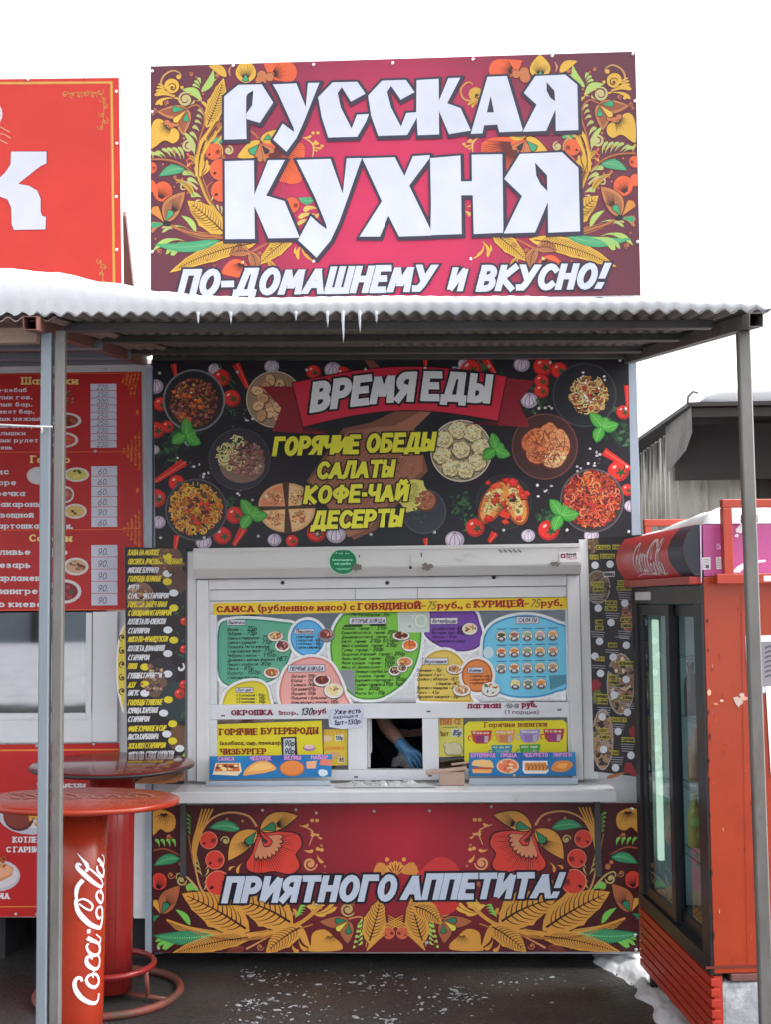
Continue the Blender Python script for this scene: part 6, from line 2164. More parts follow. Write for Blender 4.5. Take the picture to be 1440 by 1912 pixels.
a.poly([(625, 1372), (641, 1371), (641, 1382), (625, 1383)], (200, 200, 196), 2)
a.text('130р', 626, 1381, 8, 14, (40, 40, 50), 3, t_=.16)
a.text('НОВИНКА', 606, 1400, 7, 36, (206, 120, 50), 2, t_=.2)
a.ell(622, 1410, 14, 7, (190, 150, 100), 2, wob=.1)
a.poly([(631, 1413), (643, 1413), (643, 1424), (631, 1424)], (206, 190, 150), 2)
a.text('85', 633, 1422, 8, 9, (40, 40, 60), 3, t_=.18)
done(b)
b = board('menu_card', 'narrow faded yellow card with a steamed bun, right of the hatch', 'menu card', [(820, 1341), (866, 1340), (866, 1411), (820, 1413)], RP_, .0015, 'white_plastic', (184, 178, 84))
a = b[1]
for x, y, rr in ((836, 1392, 7), (850, 1398, 13), (840, 1402, 9), (856, 1402, 9)):
    a.ell(x, y, rr * 1.08, rr, (120, 116, 70), 1)
for x, y, rr in ((836, 1391, 6), (850, 1397, 12), (840, 1401, 8), (856, 1401, 8)):
    a.ell(x, y, rr, rr * .95, (176, 172, 140), 1.6)
lt = let(RP_)
lt.text('ПЯН-СЕ', 823, 1353, 12, 40, (176, 96, 60), 3, t_=.22, cont=.5, serif=True)
lt.text('1шт', 822, 1374, 10, 17, (110, 70, 40), 3, t_=.16)
lt.stroke([(828, 1358), (856, 1357)], 1.6, (120, 110, 60), 3)
a.poly([(844, 1361), (864, 1360), (864, 1374), (845, 1375)], (186, 190, 190), 2)
lt.text('85р', 846, 1373, 11, 16, (40, 40, 70), 4, t_=.17, sh=.2)
done(b, lt)
b = board('menu_card', 'bright yellow card of hot drinks with coloured cups, behind the right tray sign', 'menu card', [(868, 1354), (876, 1347), (1052, 1344), (1059, 1350), (1059, 1420), (868, 1422)], RP_, .0015, 'white_plastic', (204, 194, 44))
a = b[1]
def cup(x, y, c1, c2, w=20, h=11):
    a.curl(x - w * 1.0, y + 1, 7, .6, 90, 2.4, c1, 1, ball=False)
    a.poly([(x - w, y - h), (x + w, y - h - 1), (x + w * .84, y + h * .6), (x + w * .5, y + h * 1.2), (x - w * .5, y + h * 1.2), (x - w * .84, y + h * .6)], c1, 1.4)
    a.poly([(x - w * .6, y - h * .2), (x + w * .55, y - h * .25), (x + w * .42, y + h), (x - w * .42, y + h)], c2, 1.8)
    a.poly([(x + w * .28, y - h * .1), (x + w * .66, y - h * .12), (x + w * .6, y + h), (x + w * .26, y + h)], (176, 160, 170), 2.2)
for x, y, c1, c2, t in ((900, 1375, (176, 66, 52), (130, 50, 100), 'Какао'), (944, 1374, (206, 150, 70), (186, 120, 80), 'Кофе 3в1'), (990, 1373, (150, 136, 190), (140, 110, 170), 'Чай чёрный'), (1035, 1372, (166, 60, 60), (140, 60, 120), 'Кофе'), (938, 1402, (60, 130, 150), (90, 160, 180), 'чай'), (990, 1401, (70, 150, 70), (100, 170, 90), 'зелёный')):
    cup(x, y, c1, c2)
    a.text(t, x - 16, y - 5, 5, 30, (214, 206, 190), 3, t_=.2)
lt = let(RP_)
lt.text('Горячие', 905, 1358, 10.5, 58, (140, 70, 40), 3, t_=.22, sl=-.01, cont=.55, serif=True)
lt.text('напитки', 968, 1357, 10.5, 54, (140, 70, 40), 3, t_=.22, sl=-.01, cont=.55, serif=True)
done(b, lt)
# lettering stuck straight on the frame bars
lt = Art(psurf, gain=1.45, base=.0004)
for t, x0, y0, x1, h, k, ser in (('ОКРОШКА', 431, 1336, 509, 11, .27, 1), ('1пор.', 518, 1335, 556, 9, .22, 1), ('руб', 584, 1333, 609, 11, .24, 1)):
    lt.text(t, x0, y0, h, x1 - x0, (110, 24, 50), 2, t_=k, sl=-.012, cont=.5, serif=bool(ser))
lt.text('130', 560, 1335, 14, 22, (40, 40, 60), 3, t_=.14, sh=.25)
for t, x0, y0, x1, h in (('лагман', 873, 1323, 936, 13), ('руб.', 975, 1321, 1003, 13)):
    lt.text(t, x0, y0, h, x1 - x0, (120, 26, 60), 2, t_=.24, sl=-.012, cont=.5, serif=True)
lt.text('-150-00', 942, 1322, 9, 28, (70, 70, 80), 2, t_=.13)
lt.text('(1 порция)', 943, 1333, 8, 64, (90, 70, 86), 2, t_=.17)
lt.build('lettering', M['paper'], window)
b = board('handwritten_note', 'crumpled white note with dark handwriting taped beside the hatch', 'note', [(612, 1326), (640, 1317), (677, 1316), (680, 1330), (677, 1357), (640, 1361), (614, 1357)], front(-.0265), .0006, 'white_plastic', (180, 184, 200))
a = b[1]
for t, x0, y0, w, h in (('Уже есть', 623, 1334, 50, 10), ('окрошка', 621, 1342, 46, 7), ('1шт-130р', 622, 1354, 50, 10)):
    a.text(t, x0, y0, h, w, (34, 36, 64), 2, t_=.17, sh=.2, sl=-.06, jit=.08)
a.stroke([(617, 1326), (615, 1340), (618, 1352)], .9, (140, 140, 170), 2)
a.stroke([(676, 1330), (674, 1350)], .9, (150, 120, 150), 2)
done(b)
# green round sticker on the shutter box
ss = front(-.1322)
st = thing('round_sticker', 'round green sticker with pale lettering on the shutter box', 'sticker', ss(640, 1049))
a = Art(ss, gain=1.45, base=.0006)
a.ell(640, 1048.5, 26.5, 24.5, (160, 200, 176), 0, n=40)
a.ell(640, 1048.5, 25, 23.2, (24, 110, 72), 1, n=40)
LGT = (130, 200, 164)
a.text('5 звёзд', 626, 1034.5, 3.4, 26, LGT, 2, t_=.2)
a.text('Оплачивайте', 620, 1047.5, 4.6, 38, LGT, 2, t_=.24)
a.text('как удобно', 624, 1054.5, 4.8, 31, LGT, 2, t_=.24)
a.stroke([(627, 1061.5), (654, 1061)], .9, LGT, 2)
a.stroke([(630, 1063.8), (651, 1063.4)], .9, LGT, 2)
a.build('sheet', M['paper'], st)

# ---------------------------------------------------------------- tray signs on the counter
def tray_sign(label, quad, base, items, names, Yb):
    s_ = front(Yb)
    root = thing('tray_sign', label, 'sign', s_(sum(q[0] for q in quad) / 4, max(q[1] for q in base)), 'blue tray signs on the counter')
    a = Art(s_, clip=quad, gain=1.45, base=.0004)
    def gr(u, v):
        k = .5 + .5 * math.sin(u * 8) * (1 - v)
        return (20 + 10 * k, 70 + 50 * (1 - v) * k + 30 * v, 140 + 24 * k)
    a.grad(quad, 20, 6, gr, 0)
    for (x, y, w, h, kind), (nm, nx, nw) in zip(items, names):
        yb = y
        if kind == 'chebu':
            a.poly([(x - w, yb + h), (x - w * .9, yb + h * .2), (x - w * .3, yb - h * .8), (x + w * .4, yb - h), (x + w, yb), (x + w * .5, yb + h * .5), (x - w * .3, yb + h * .8)], (200, 140, 76), 2, 3)
            a.poly([(x - w * .8, yb + h * .5), (x - w * .3, yb - h * .5), (x + w * .4, yb - h * .7), (x + w * .7, yb)], (216, 164, 96), 2.5, 3)
        elif kind == 'round':
            a.ell(x, y, w, h, (176, 96, 40), 2)
            a.ell(x, y - 1, w * .9, h * .84, (196, 116, 52), 2.4, wob=.05)
        elif kind == 'pizza':
            a.ell(x, y, w, h, (206, 170, 130), 2)
            a.ell(x, y, w * .86, h * .84, (200, 110, 80), 2.4)
            for i in range(18):
                a.ell(x + random.gauss(0, w * .4), y + random.gauss(0, h * .38), w * .13, h * .12, random.choice(((220, 180, 130), (190, 60, 50), (120, 120, 60))), 2.8 + (i % 4) * .2, wob=.3)
        elif kind == 'box':
            a.poly([(x - w, y - h), (x + w * .9, y - h), (x + w, y + h * .6), (x + w * .8, y + h), (x - w * .85, y + h), (x - w * 1.02, y + h * .5)], (200, 196, 190), 2)
            a.poly([(x - w * .86, y - h * .7), (x + w * .8, y - h * .75), (x + w * .84, y + h * .5), (x - w * .86, y + h * .5)], (190, 124, 60), 2.5)
            for i in range(6):
                xx = x - w * .7 + i * w * .28
                a.stroke([(xx, y - h * .5), (xx + w * .2, y), (xx + w * .1, y + h * .45)], (2, 4, 2), (146, 84, 40), 3, 3)
        elif kind == 'burger':
            a.poly([(x - w, y - h * .2), (x - w * .8, y - h), (x + w * .7, y - h), (x + w, y - h * .1), (x + w * .9, y + h * .2)], (210, 170, 110), 2, 2)
            a.poly([(x - w * .9, y + h * .1), (x + w * .9, y + h * .1), (x + w * .8, y + h * .5), (x - w * .8, y + h * .5)], (166, 60, 40), 2.3)
            a.poly([(x - w, y + h * .4), (x + w * .9, y + h * .4), (x + w * .8, y + h), (x - w * .9, y + h)], (206, 150, 84), 2.6)
        elif kind == 'pie':
            a.poly([(x - w, y + h * .4), (x - w * .5, y - h * .9), (x + w * .6, y - h), (x + w, y - h * .2), (x + w * .3, y + h), (x - w * .7, y + h)], (186, 116, 52), 2, 3)
            a.poly([(x - w * .6, y + h * .2), (x - w * .2, y - h * .5), (x + w * .5, y - h * .5), (x + w * .2, y + h * .5)], (206, 140, 70), 2.5, 3)
        elif kind == 'slab':
            a.poly([(x - w, y + h * .8), (x - w * .8, y - h), (x + w * .9, y - h), (x + w, y + h * .3), (x + w * .7, y + h)], (206, 190, 160), 2)
            a.poly([(x - w * .9, y + h * .3), (x - w * .7, y - h * .9), (x + w * .8, y - h * .9), (x + w * .86, y + h * .3)], (176, 96, 50), 2.5)
            for i in range(10):
                a.ell(x + random.uniform(-.7, .7) * w, y + random.uniform(-.6, .2) * h, w * .16, h * .2, random.choice(((90, 40, 30), (216, 160, 90), (226, 190, 130))), 3, wob=.3)
        elif kind == 'mix':
            a.poly([(x - w, y - h * .6), (x - w * .2, y - h * .7), (x - w * .3, y + h * .2), (x - w, y + h * .2)], (200, 150, 110), 2)
            a.poly([(x + w * .1, y - h), (x + w, y - h * .8), (x + w, y - h * .1), (x, y - h * .2)], (190, 110, 90), 2)
            a.ell(x + w * .3, y + h * .7, w * .4, h * .4, (176, 190, 200), 2, wob=.15)
        a.text(nm, nx, quad[0][1] + 8.5 + (nx - quad[0][0]) * (quad[1][1] - quad[0][1]) / (quad[1][0] - quad[0][0]), 8, nw, (176, 130, 186), 3, t_=.24, out=(70, 40, 90), ow=.06)
    a.build('picture_board', M['print'], root, (panel_box(quad, s_, .003), M['trim']))
    # bent sheet-metal foot
    p0, p1 = s_(*base[0]), s_(*base[1])
    zt, zb_ = s_(*base[0]).z, cz + .0015
    mb = MB()
    mb.box(p0.x, p1.x, Yb - .034, Yb - .03, zb_, zt - .002, bev=.001)
    mb.box(p0.x, p1.x, Yb - .029, Yb + .03, zb_, zb_ + .003)
    mb.build('foot', M['trim'], root)
tray_sign('blue sign with four pies in a metal foot, left end of the counter', [(391, 1412), (620, 1408), (618, 1450), (390, 1456)], [(387, 1455), (617, 1450)],
          [(424, 1436, 27, 12, 'slab'), (485, 1434, 31, 14, 'chebu'), (545, 1434, 23, 15, 'round'), (596, 1431, 24, 16, 'mix')], [('САМСА', 406, 32), ('ЧЕБУРЕК', 466, 40), ('БЕЛЯШ', 530, 32), ('НАБОР', 580, 32)], -.1)
tray_sign('blue sign with burger, pizza and pastries in a metal foot, right end of the counter', [(877, 1405), (1075, 1404), (1077, 1448), (876, 1449)], [(876, 1450), (1078, 1450)],
          [(902, 1431, 20, 12, 'burger'), (949, 1430, 21, 14, 'pizza'), (1001, 1432, 24, 12, 'box'), (1050, 1430, 21, 10, 'pie')], [('БУТЕРБРОД', 880, 46), ('ПИЦЦА', 936, 30), ('ЧЕБУРЕТО', 978, 46), ('ПИРОГИ', 1034, 34)], -.1)
# crumpled clear film and the small wooden stand
mb = MB()
xc0, xc1 = X(628, -.14, 1466), X(815, -.14, 1466)
def film(u, v):
    x, y = xc0 + (xc1 - xc0) * u, -.2 + .11 * v
    q = min(u, 1 - u, v, 1 - v) * 4
    return (x + .01 * noise.noise((x * 30, y * 30, 1)), y, cz + .003 + min(1, q) * max(0, .012 + .022 * noise.noise((x * 26, y * 34, 2)) + .012 * noise.noise((x * 70, y * 70, 4))))
mb.grid(film, 70, 24)
tag(mb.build('plastic_film', mat('grey_crumpled_film', (.42, .43, .45, 1), .3, var=.25, scale=20)), 'crumpled greyish plastic film lying on the counter in front of the hatch', 'plastic film')
ws = thing('napkin_holder', 'small pale wooden napkin holder with a crooked lath on top, right of the hatch', 'napkin holder', W(843, 1462, -.12))
MB().box(X(821, -.12, 1450), X(868, -.12, 1450), -.15, -.09, cz + .001, Z(1440, -.12, 843), bev=.004).build('block', M['wood'], ws)
MB().beam(W(796, 1443, -.13), W(872, 1433, -.115), .035, .016, bev=.003).build('lath', M['wood'], ws)
p = W(856, 1432, -.12)
MB().beam((p.x - .03, -.12, p.z + .012), (p.x + .05, -.118, p.z + .022), .02, .008, bev=.002).build('lath', M['wood'], ws)

# ---------------------------------------------------------------- side menu boards (open flaps)
def hinged(name, label, pl, px_far, quad, colr, extra=None):
    root = thing(name, label, 'menu board', pl(sum(q[0] for q in quad) / 4, max(q[1] for q in quad)))
    a = Art(pl, clip=None, gain=1.35, base=.0004)
    a.clip = quad
    a.poly(quad, colr, 0)
    return root, a
lp0, lp1 = W(349, 1250, -.036), W(232, 1250, -.036)
lang = R(17)
LPn = Plane(lp0, Vector((-math.sin(lang) * -1, -math.cos(lang), 0)))
LPn = Plane(lp0, Vector((math.sin(lang), -math.cos(lang), 0)))
LBQ = [(232, 1021), (348, 1025), (344, 1464), (243, 1464), (241, 1336), (232, 1322)]
LBQ = [(232, 1021), (348, 1025), (344, 1464), (238, 1462)]
root, a = hinged('side_menu_board', 'dark narrow menu board with yellow and white lines and gold scroll edge, left side', LPn, 0, LBQ, (34, 28, 32))
# food photographs on its right part
for x, y, r_, c in ((312, 1050, 30, (96, 66, 54)), (330, 1085, 22, (80, 56, 48)), (262, 1115, 26, (110, 84, 64)), (300, 1260, 30, (44, 40, 48)), (290, 1278, 22, (96, 74, 60)), (330, 1310, 34, (40, 52, 56)), (335, 1378, 22, (96, 70, 50))):
    a.ell(x, y, r_, r_ * 1.1, c, 1)
bits(a, 284, 1270, 26, [(110, 84, 70), (150, 120, 96), (86, 62, 52)], 30, 'chunk', 1.5, .22)
bits(a, 320, 1050, 24, [(120, 80, 62), (90, 60, 50)], 20, 'chunk', 1.5, .25)
bits(a, 262, 1112, 20, [(140, 110, 84), (100, 74, 58)], 16, 'chunk', 1.5, .3)
for x, y in ((340, 1140), (342, 1190), (338, 1225), (344, 1330)):
    herbs(a, x, y, 14, 1.6, 12)
for x, y, r_ in ((344, 1160, 8), (343, 1212, 8), (335, 1295, 10), (343, 1278, 9)):
    tomato(a, x, y, r_, 2)
a.curl(336, 1246, 9, .7, -60, 5, (200, 200, 200), 2, ball=False)
a.poly([(332, 1420), (348, 1400), (348, 1452), (334, 1448)], (150, 180, 70), 2)
for q in ((250, 1462), (270, 1464), (300, 1460), (330, 1456)):
    a.leaf((346, 1440), q, 22, (170, 110, 62), 2, (60, 30, 24))
lines = [('КАША НА МОЛОКЕ', 0, 1037, 296, 1039), ('ОВСЯНКА /РИСОВАЯ /ПШЕННАЯ', 0, 1054, 338, 0), ('МЯСНОЕ БУРРИТО', 1, 1070, 295, 1071), ('ГОЛУБЦЫ ЛЕНИВЫЕ', 0, 1086, 300, 1086), ('МЯСО', 1, 1102, 258, 0), ('С ГРИБАМИ С ГАРНИРОМ', 1, 1118, 314, 1107), ('ГОРБУША ЗАПЕЧЁННАЯ', 0, 1134, 310, 1135), ('С ОВОЩАМИ И ГАРНИРОМ', 0, 1150, 319, 0), ('КОТЛЕТА ПО-КИЕВСКИ', 1, 1166, 308, 0), ('С ГАРНИРОМ', 1, 1183, 278, 1176), ('МЯСО ПО-ФРАНЦУЗСКИ', 0, 1199, 312, 1195), ('КОТЛЕТА ДОМАШНЯЯ', 1, 1216, 306, 0), ('С ГАРНИРОМ', 1, 1233, 278, 1220), ('ПЛОВ', 0, 1249, 255, 1245), ('ГУЛЯШ С ГАРНИРОМ', 1, 1267, 301, 1258), ('АЗУ', 0, 1284, 252, 1277), ('БИГУС', 1, 1299, 258, 1294), ('ГОЛУБЦЫ ТУШЕНЫЕ', 0, 1317, 302, 1306), ('КУРИЦА ЖАРЕНАЯ', 1, 1332, 293, 0), ('С ГАРНИРОМ', 1, 1348, 278, 1331), ('ФИЛЕ КУРИНОЕ И СЫР', 0, 1366, 309, 1351), ('ПАСТА КАРБОНАРА', 1, 1381, 295, 1370), ('ЭСКАЛОП С ГАРНИРОМ', 0, 1398, 308, 1383), ('МЯСО ПО-СТРОГАНОВСКИ', 1, 1414, 323, 1397), ('БЕФСТРОГАНОВ', 0, 1430, 300, 0), ('С ГАРНИРОМ', 1, 1446, 290, 0)]
lt = Art(LPn, gain=1.35, base=.0008)
for i, (t, w_, y, x1, dy) in enumerate(lines):
    sl = -.02 * (y - 1060) / 300 - .005
    lt.text(t, 238 if i < 24 else 246, y, 11, x1 - 238, (188, 190, 196) if w_ else (196, 180, 44), 3, t_=.16, sh=.22, sl=sl)
    if dy:
        dx = {1039: 312, 1071: 312, 1086: 312, 1107: 324, 1135: 324, 1176: 313, 1195: 324, 1220: 313, 1245: 270, 1258: 313, 1277: 270, 1294: 270, 1306: 314, 1331: 305, 1351: 322, 1370: 311, 1383: 322, 1397: 335}[dy]
        lt.ell(dx, dy, 8.5, 6.6, (196, 200, 206) if w_ else (196, 182, 40), 3)
a.clip = None
fr_ = panel_box(LBQ, LPn, .008)
a.build('sheet', M['print'], root, (fr_, M['white_frame']))
lt.build('lettering', M['print'], root)
# cut-out scroll edge on its left
sc = Art(LPn, gain=1.5, base=.001)
SP = [(233, 1165), (224, 1180), (219, 1205), (217, 1240), (218, 1280), (222, 1305), (232, 1325)]
sc.poly(SP, (190, 186, 180), 0, 3)
sc.poly([(233, 1170), (226, 1184), (222, 1206), (220, 1240), (221, 1278), (225, 1300), (232, 1318)], (176, 158, 50), 1, 3)
for y, d in ((1190, 1), (1215, -1), (1240, 1), (1265, -1), (1290, 1)):
    sc.curl(228, y, 7, 1.1, 90 * d, 2.6, (40, 34, 24), 2, d=d)
sc.build('scroll_edge', M['print'], root, (panel_box(SP, LPn, .006), M['white_frame']))

rp0 = W(1100, 1250, -.036)
RPn = Plane(rp0, Vector((-math.sin(R(20)), -math.cos(R(20)), 0)))
RBQ = [(1098, 1006), (1203, 998), (1208, 1452), (1110, 1440)]
root, a = hinged('side_menu_board', 'dark narrow menu board covered in small yellow price labels, right of the window', RPn, 0, RBQ, (36, 31, 36))
a.at(1090, 1000, 4.156)
for x, y, rx, ry, pal in ((60, 60, 60, 90, [(110, 86, 60), (140, 112, 76), (90, 66, 48)]), (110, 400, 100, 130, [(96, 80, 62), (120, 100, 72), (74, 58, 48)]), (350, 640, 60, 120, [(130, 80, 66), (110, 64, 56), (150, 104, 84)]), (290, 1150, 110, 240, [(128, 98, 78), (112, 74, 60), (180, 156, 124), (96, 108, 62), (150, 60, 50), (200, 184, 160)]), (150, 1580, 84, 240, [(150, 120, 90), (86, 90, 66), (120, 84, 66)]), (110, 1250, 40, 60, [(76, 92, 44), (100, 110, 60)])):
    a.ell(x, y, rx, ry, (150, 146, 140) if rx > 80 else (80, 70, 64), .6)
    a.ell(x, y, rx * .93, ry * .95, pal[0], 1)
    for i in range(70):
        t, q = random.uniform(0, 6.283), .85 * math.sqrt(random.random())
        if i % 3 == 0:
            a.ell(x + rx * q * math.cos(t + 1), y + ry * q * math.sin(t + 1), random.uniform(10, 22), random.uniform(12, 30), (44, 38, 40), 1.25, random.uniform(0, 180), n=9, wob=.25)
        a.ell(x + rx * q * math.cos(t), y + ry * q * math.sin(t), random.uniform(5, 14), random.uniform(6, 20), random.choice(pal), 1.3 + (i % 5) * .25, random.uniform(0, 180), n=8, wob=.2)
for x, y in ((95, 1180), (390, 1520), (350, 1800), (400, 1850), (100, 1160)):
    a.ell(x, y, 36, 46, (130, 34, 44), 1.5, wob=.2)
LB = [(100, 92, 210, 'КАША'), (225, 90, 300, 'РИС'), (50, 168, 120, 'СУП'), (130, 160, 245, 'БОРЩ'), (60, 375, 160, 'ПЛОВ'), (75, 415, 160, 'ЛАГМАН'), (265, 365, 330, 'РАГУ'), (260, 408, 375, 'БИТОЧКИ'), (170, 522, 262, 'КОТЛЕТА'), (168, 566, 262, 'С РИСОМ'), (92, 670, 152, 'ГУЛЯШ'), (92, 716, 156, 'С ПЮРЕ'), (286, 650, 354, 'БИГУС'), (292, 698, 374, 'С МЯСОМ'), (192, 848, 262, 'МАНТЫ'), (90, 955, 166, 'АЗУ'), (270, 990, 395, 'ПЕЛЬМЕНИ'), (195, 1095, 262, 'САЛАТ'), (188, 1140, 282, 'С КУРИЦЕЙ'), (90, 1245, 192, 'ВАРЕНИКИ'), (112, 1288, 188, 'С СЫРОМ'), (302, 1255, 384, 'БЛИНЫ'), (208, 1425, 336, 'ОМЛЕТ'), (118, 1510, 186, 'СОУС'), (122, 1560, 204, 'К МЯСУ'), (296, 1580, 412, 'СЫРНИКИ'), (218, 1682, 276, 'ЧАЙ')]
lt = Art(RPn, gain=1.35, base=.0008)
lt.o = a.o
for x0, y, x1, t in LB:
    sl = .03 * (y - 400) / 800 + .01
    lt.poly([(x0, y - 19), (x1, y - 19 + sl * (x1 - x0)), (x1, y + 17 + sl * (x1 - x0)), (x0, y + 17)], (160, 152, 44), 2)
    lt.text(t, x0 + 4, y + 12, 24, x1 - x0 - 8, (44, 40, 22), 3, t_=.22, sh=.1, sl=sl)
lt.poly([(155, 282), (245, 276), (245, 318), (158, 324)], (176, 176, 182), 2)
lt.text('НОВИНКА', 160, 314, 26, 82, (40, 40, 50), 3, t_=.2)
for x, y, n in ((52, 455, 4), (172, 600, 3), (62, 745, 3), (170, 885, 2), (68, 1005, 2), (268, 440, 4), (268, 740, 4), (250, 785, 1), (190, 1172, 3), (110, 1330, 4), (300, 1300, 3), (218, 1460, 3), (122, 1595, 3), (290, 1615, 4), (208, 1715, 4)):
    for i in range(n):
        lt.stroke([(x + 3 * i, y + 18 * i), (x + 105 - 4 * i, y + 6 + 18 * i)], 6, (136, 136, 144), 2, 0)
for x, y in ((92, 230), (208, 222), (116, 562), (216, 674), (322, 524), (126, 820), (334, 850), (90, 935), (232, 942), (134, 1068), (332, 1115), (240, 1235), (342, 1370), (146, 1405), (270, 1518), (158, 1658), (370, 1704), (250, 1800)):
    lt.ell(x, y, 29, 29, (192, 196, 204), 2.6)
for q in ((330, 1835), (250, 1850)):
    lt.leaf((180, 1880), q, 26, (150, 96, 50), 2)
a.clip = None
a.o = (0, 0, 1)
a.build('sheet', M['print'], root, (panel_box(RBQ, RPn, .008), M['white_frame']))
lt.clip = RBQ
lt.build('lettering', M['print'], root)

# ---------------------------------------------------------------- red boards of the neighbour
NS = front(NY - .008)
GN = 1.35
REDB = (168, 28, 30)
MQ = [(-190, 700), (264, 694), (268, 1139), (-190, 1142)]
b = board('red_menu_board', 'red menu board with handwritten prices at the top of the left kiosk', 'menu board', MQ, NS, .006, 'white_frame', REDB, gain=GN, m='print')
a = b[1]
a.at(0, 680, 3.984)
OR = (206, 100, 40)
for y in (70, 652, 1230, 1825):
    a.stroke([(-400, y + 6), (850, y), (1040, y - 8)], 5, OR, 1, 0)
for y0, fl in ((70, 1), (650, 0), (1235, 0), (640, 2), (1225, 2)):
    for i in range(9):
        for j in range(5):
            if fl == 1:
                x, y = 1030 - j * 26 - i * 4, y0 + 12 + i * 17
                ok = j * 26 < 150 - i * 15
            elif fl == 2:
                x, y = 1035 - j * 28, y0 - 6 - i * 16
                ok = j * 28 < 125 - i * 14
            else:
                x, y = 1035 - j * 28, y0 + 10 + i * 15
                ok = j * 28 < 125 - i * 14
            if ok:
                a.curl(x, y, 11, 1.0, random.uniform(0, 360), 4.5, random.choice(((206, 110, 36), (190, 88, 30), (216, 128, 50))), 1.4, d=random.choice((-1, 1)))
for y in (360, 940):
    a.leaf((1022, y - 22), (1022, y + 22), 24, OR, 1.4)
lt = let(NS, GN)
lt.o = a.o
CREAM, WH = (214, 190, 120), (200, 200, 206)
for t, x0, y0, x1, h in (('Шашлыки', 160, 155, 580, 60), ('Гарнир', 228, 738, 522, 60), ('Салаты', 218, 1322, 535, 58)):
    lt.text(t, x0, y0, h, x1 - x0, CREAM, 3, t_=.24, cont=.65, serif=True)
for i, (t, x0, x1) in enumerate((('Люля-кебаб', -130, 200), ('Шашлык гов.', -150, 240), ('Шашлык бар.', -150, 240), ('Антрекот бар.', -150, 255), ('Шашлык нежный', -150, 320), ('Шашлык ассорти', -170, 330), ('Крылышки', -110, 190), ('Шашлык рулет', -150, 285), ('Печень', -90, 92))):
    lt.text(t, x0, 210 + i * 53.3, 33, x1 - x0, WH, 3, t_=.22, cont=.75, serif=True)
lt.stroke([(-100, 462), (390, 468)], 8, (190, 190, 196), 4, 0)
for i, (t, x0, x1) in enumerate((('Рис', -70, 66), ('Пюре', -70, 122), ('Гречка', -70, 185), ('Макароны', -50, 305), ('Овощной', -40, 250), ('Картошка', -60, 290))):
    lt.text(t, x0, 822 + i * 80.5, 46, x1 - x0, WH, 3, t_=.24, cont=.7, serif=True)
lt.text('по-д я.', 320, 1226, 46, 220, WH, 3, t_=.24, cont=.7, serif=True)
for i, (t, x0, x1) in enumerate((('Оливье', -60, 228), ('Цезарь', -60, 228), ('Парламент', -60, 345), ('Винигрет', -50, 330), ('по киевски', -60, 420))):
    lt.text(t, x0, 1420 + i * 97, 50, x1 - x0, WH, 3, t_=.24, cont=.7, serif=True)
def prices(ps, y0, dy, x0=672, x1=865, h=38):
    for i, p_ in enumerate(ps):
        y = y0 + i * dy
        a.poly([(x0 + i * .4, y), (x1, y - 2), (x1 + 2, y + dy - 6), (x0 + 2, y + dy - 4)], (188, 190, 204), 2)
        lt.text(p_, x0 + 48, y + dy * .83, h, 86 if len(p_) > 3 else 74, (70, 70, 90), 3, t_=.1, sh=.22, sl=-.02)
prices(['220.', '250.', '300.', '350.', '250.', '250.', '230.', '300.', '230.'], 148, 53.2)
prices(['60.', '60.', '60.', '60.', '90.', '60.'], 760, 76, 678, 870, 46)
prices(['90.', '90.', '90.', '90.', '90.'], 1346, 90.5, 678, 872, 52)
def oplate(x, y, rx, ry, pal):
    a.ell(x, y, rx, ry, (196, 192, 190), 1.6)
    a.ell(x, y, rx * .8, ry * .76, pal[0], 2)
    for i in range(14):
        t, q = random.uniform(0, 6.283), .62 * math.sqrt(random.random())
        a.ell(x + rx * q * math.cos(t), y + ry * q * math.sin(t), rx * .16, ry * .16, random.choice(pal), 2.3 + (i % 4) * .3, wob=.3, n=8)
oplate(285, 830, 86, 66, [(200, 200, 206), (190, 190, 200)])
oplate(570, 822, 94, 54, [(190, 176, 90), (206, 190, 110), (60, 70, 50)])
oplate(490, 970, 62, 62, [(150, 70, 60), (176, 120, 100)])
oplate(560, 1094, 86, 56, [(196, 166, 96), (70, 50, 36), (180, 140, 76)])
oplate(490, 420, 116, 58, [(130, 50, 30), (150, 80, 40), (96, 40, 26)])
oplate(470, 565, 114, 58, [(176, 56, 44), (196, 80, 60)])
bits(a, 480, 255, 66, [(110, 70, 40), (70, 90, 40), (150, 110, 70)], 30, 'chunk', 2, .2)
oplate(565, 1505, 94, 66, [(186, 150, 120), (150, 90, 70), (90, 50, 40)])
oplate(480, 1690, 126, 90, [(120, 30, 46), (150, 60, 60), (60, 80, 50)])
oplate(400, 1402, 104, 32, [(200, 196, 190), (190, 186, 180)])
a.clip = MQ
lt.clip = MQ
done(b, lt)
screws(b[0], NS, [(197, 690), (178, 843)], r=.006, off=.006)
DQ = [(-190, 1392), (222, 1387), (226, 1500), (252, 1500), (256, 1710), (-190, 1713)]
DQ = [(-190, 1392), (222, 1387), (229, 1709), (-190, 1713)]
b = board('red_dish_board', 'red board with photographs of cutlets below the left kiosk window', 'menu board', DQ, front(NY - .008), .006, 'white_frame', (170, 28, 28), gain=GN, m='print')
a = b[1]
a.stroke([(-190, 1402), (222, 1399)], 3, (206, 120, 50), 1, 0)
a.stroke([(-190, 1693.5), (222, 1691)], 2, (206, 120, 50), 1, 0)
a.ell(60, 1516, 66, 42, (176, 176, 190), 1.5)
a.ell(60, 1512, 58, 34, (196, 194, 200), 2)
a.ell(35, 1524, 29, 27, (84, 36, 34), 2.5, 20)
a.ell(33, 1521, 27, 24, (120, 50, 40), 2.9, 20, wob=.05)
bits(a, 78, 1524, 22, [(206, 160, 76), (190, 140, 60), (220, 180, 100)], 26, 'chunk', 3, .28)
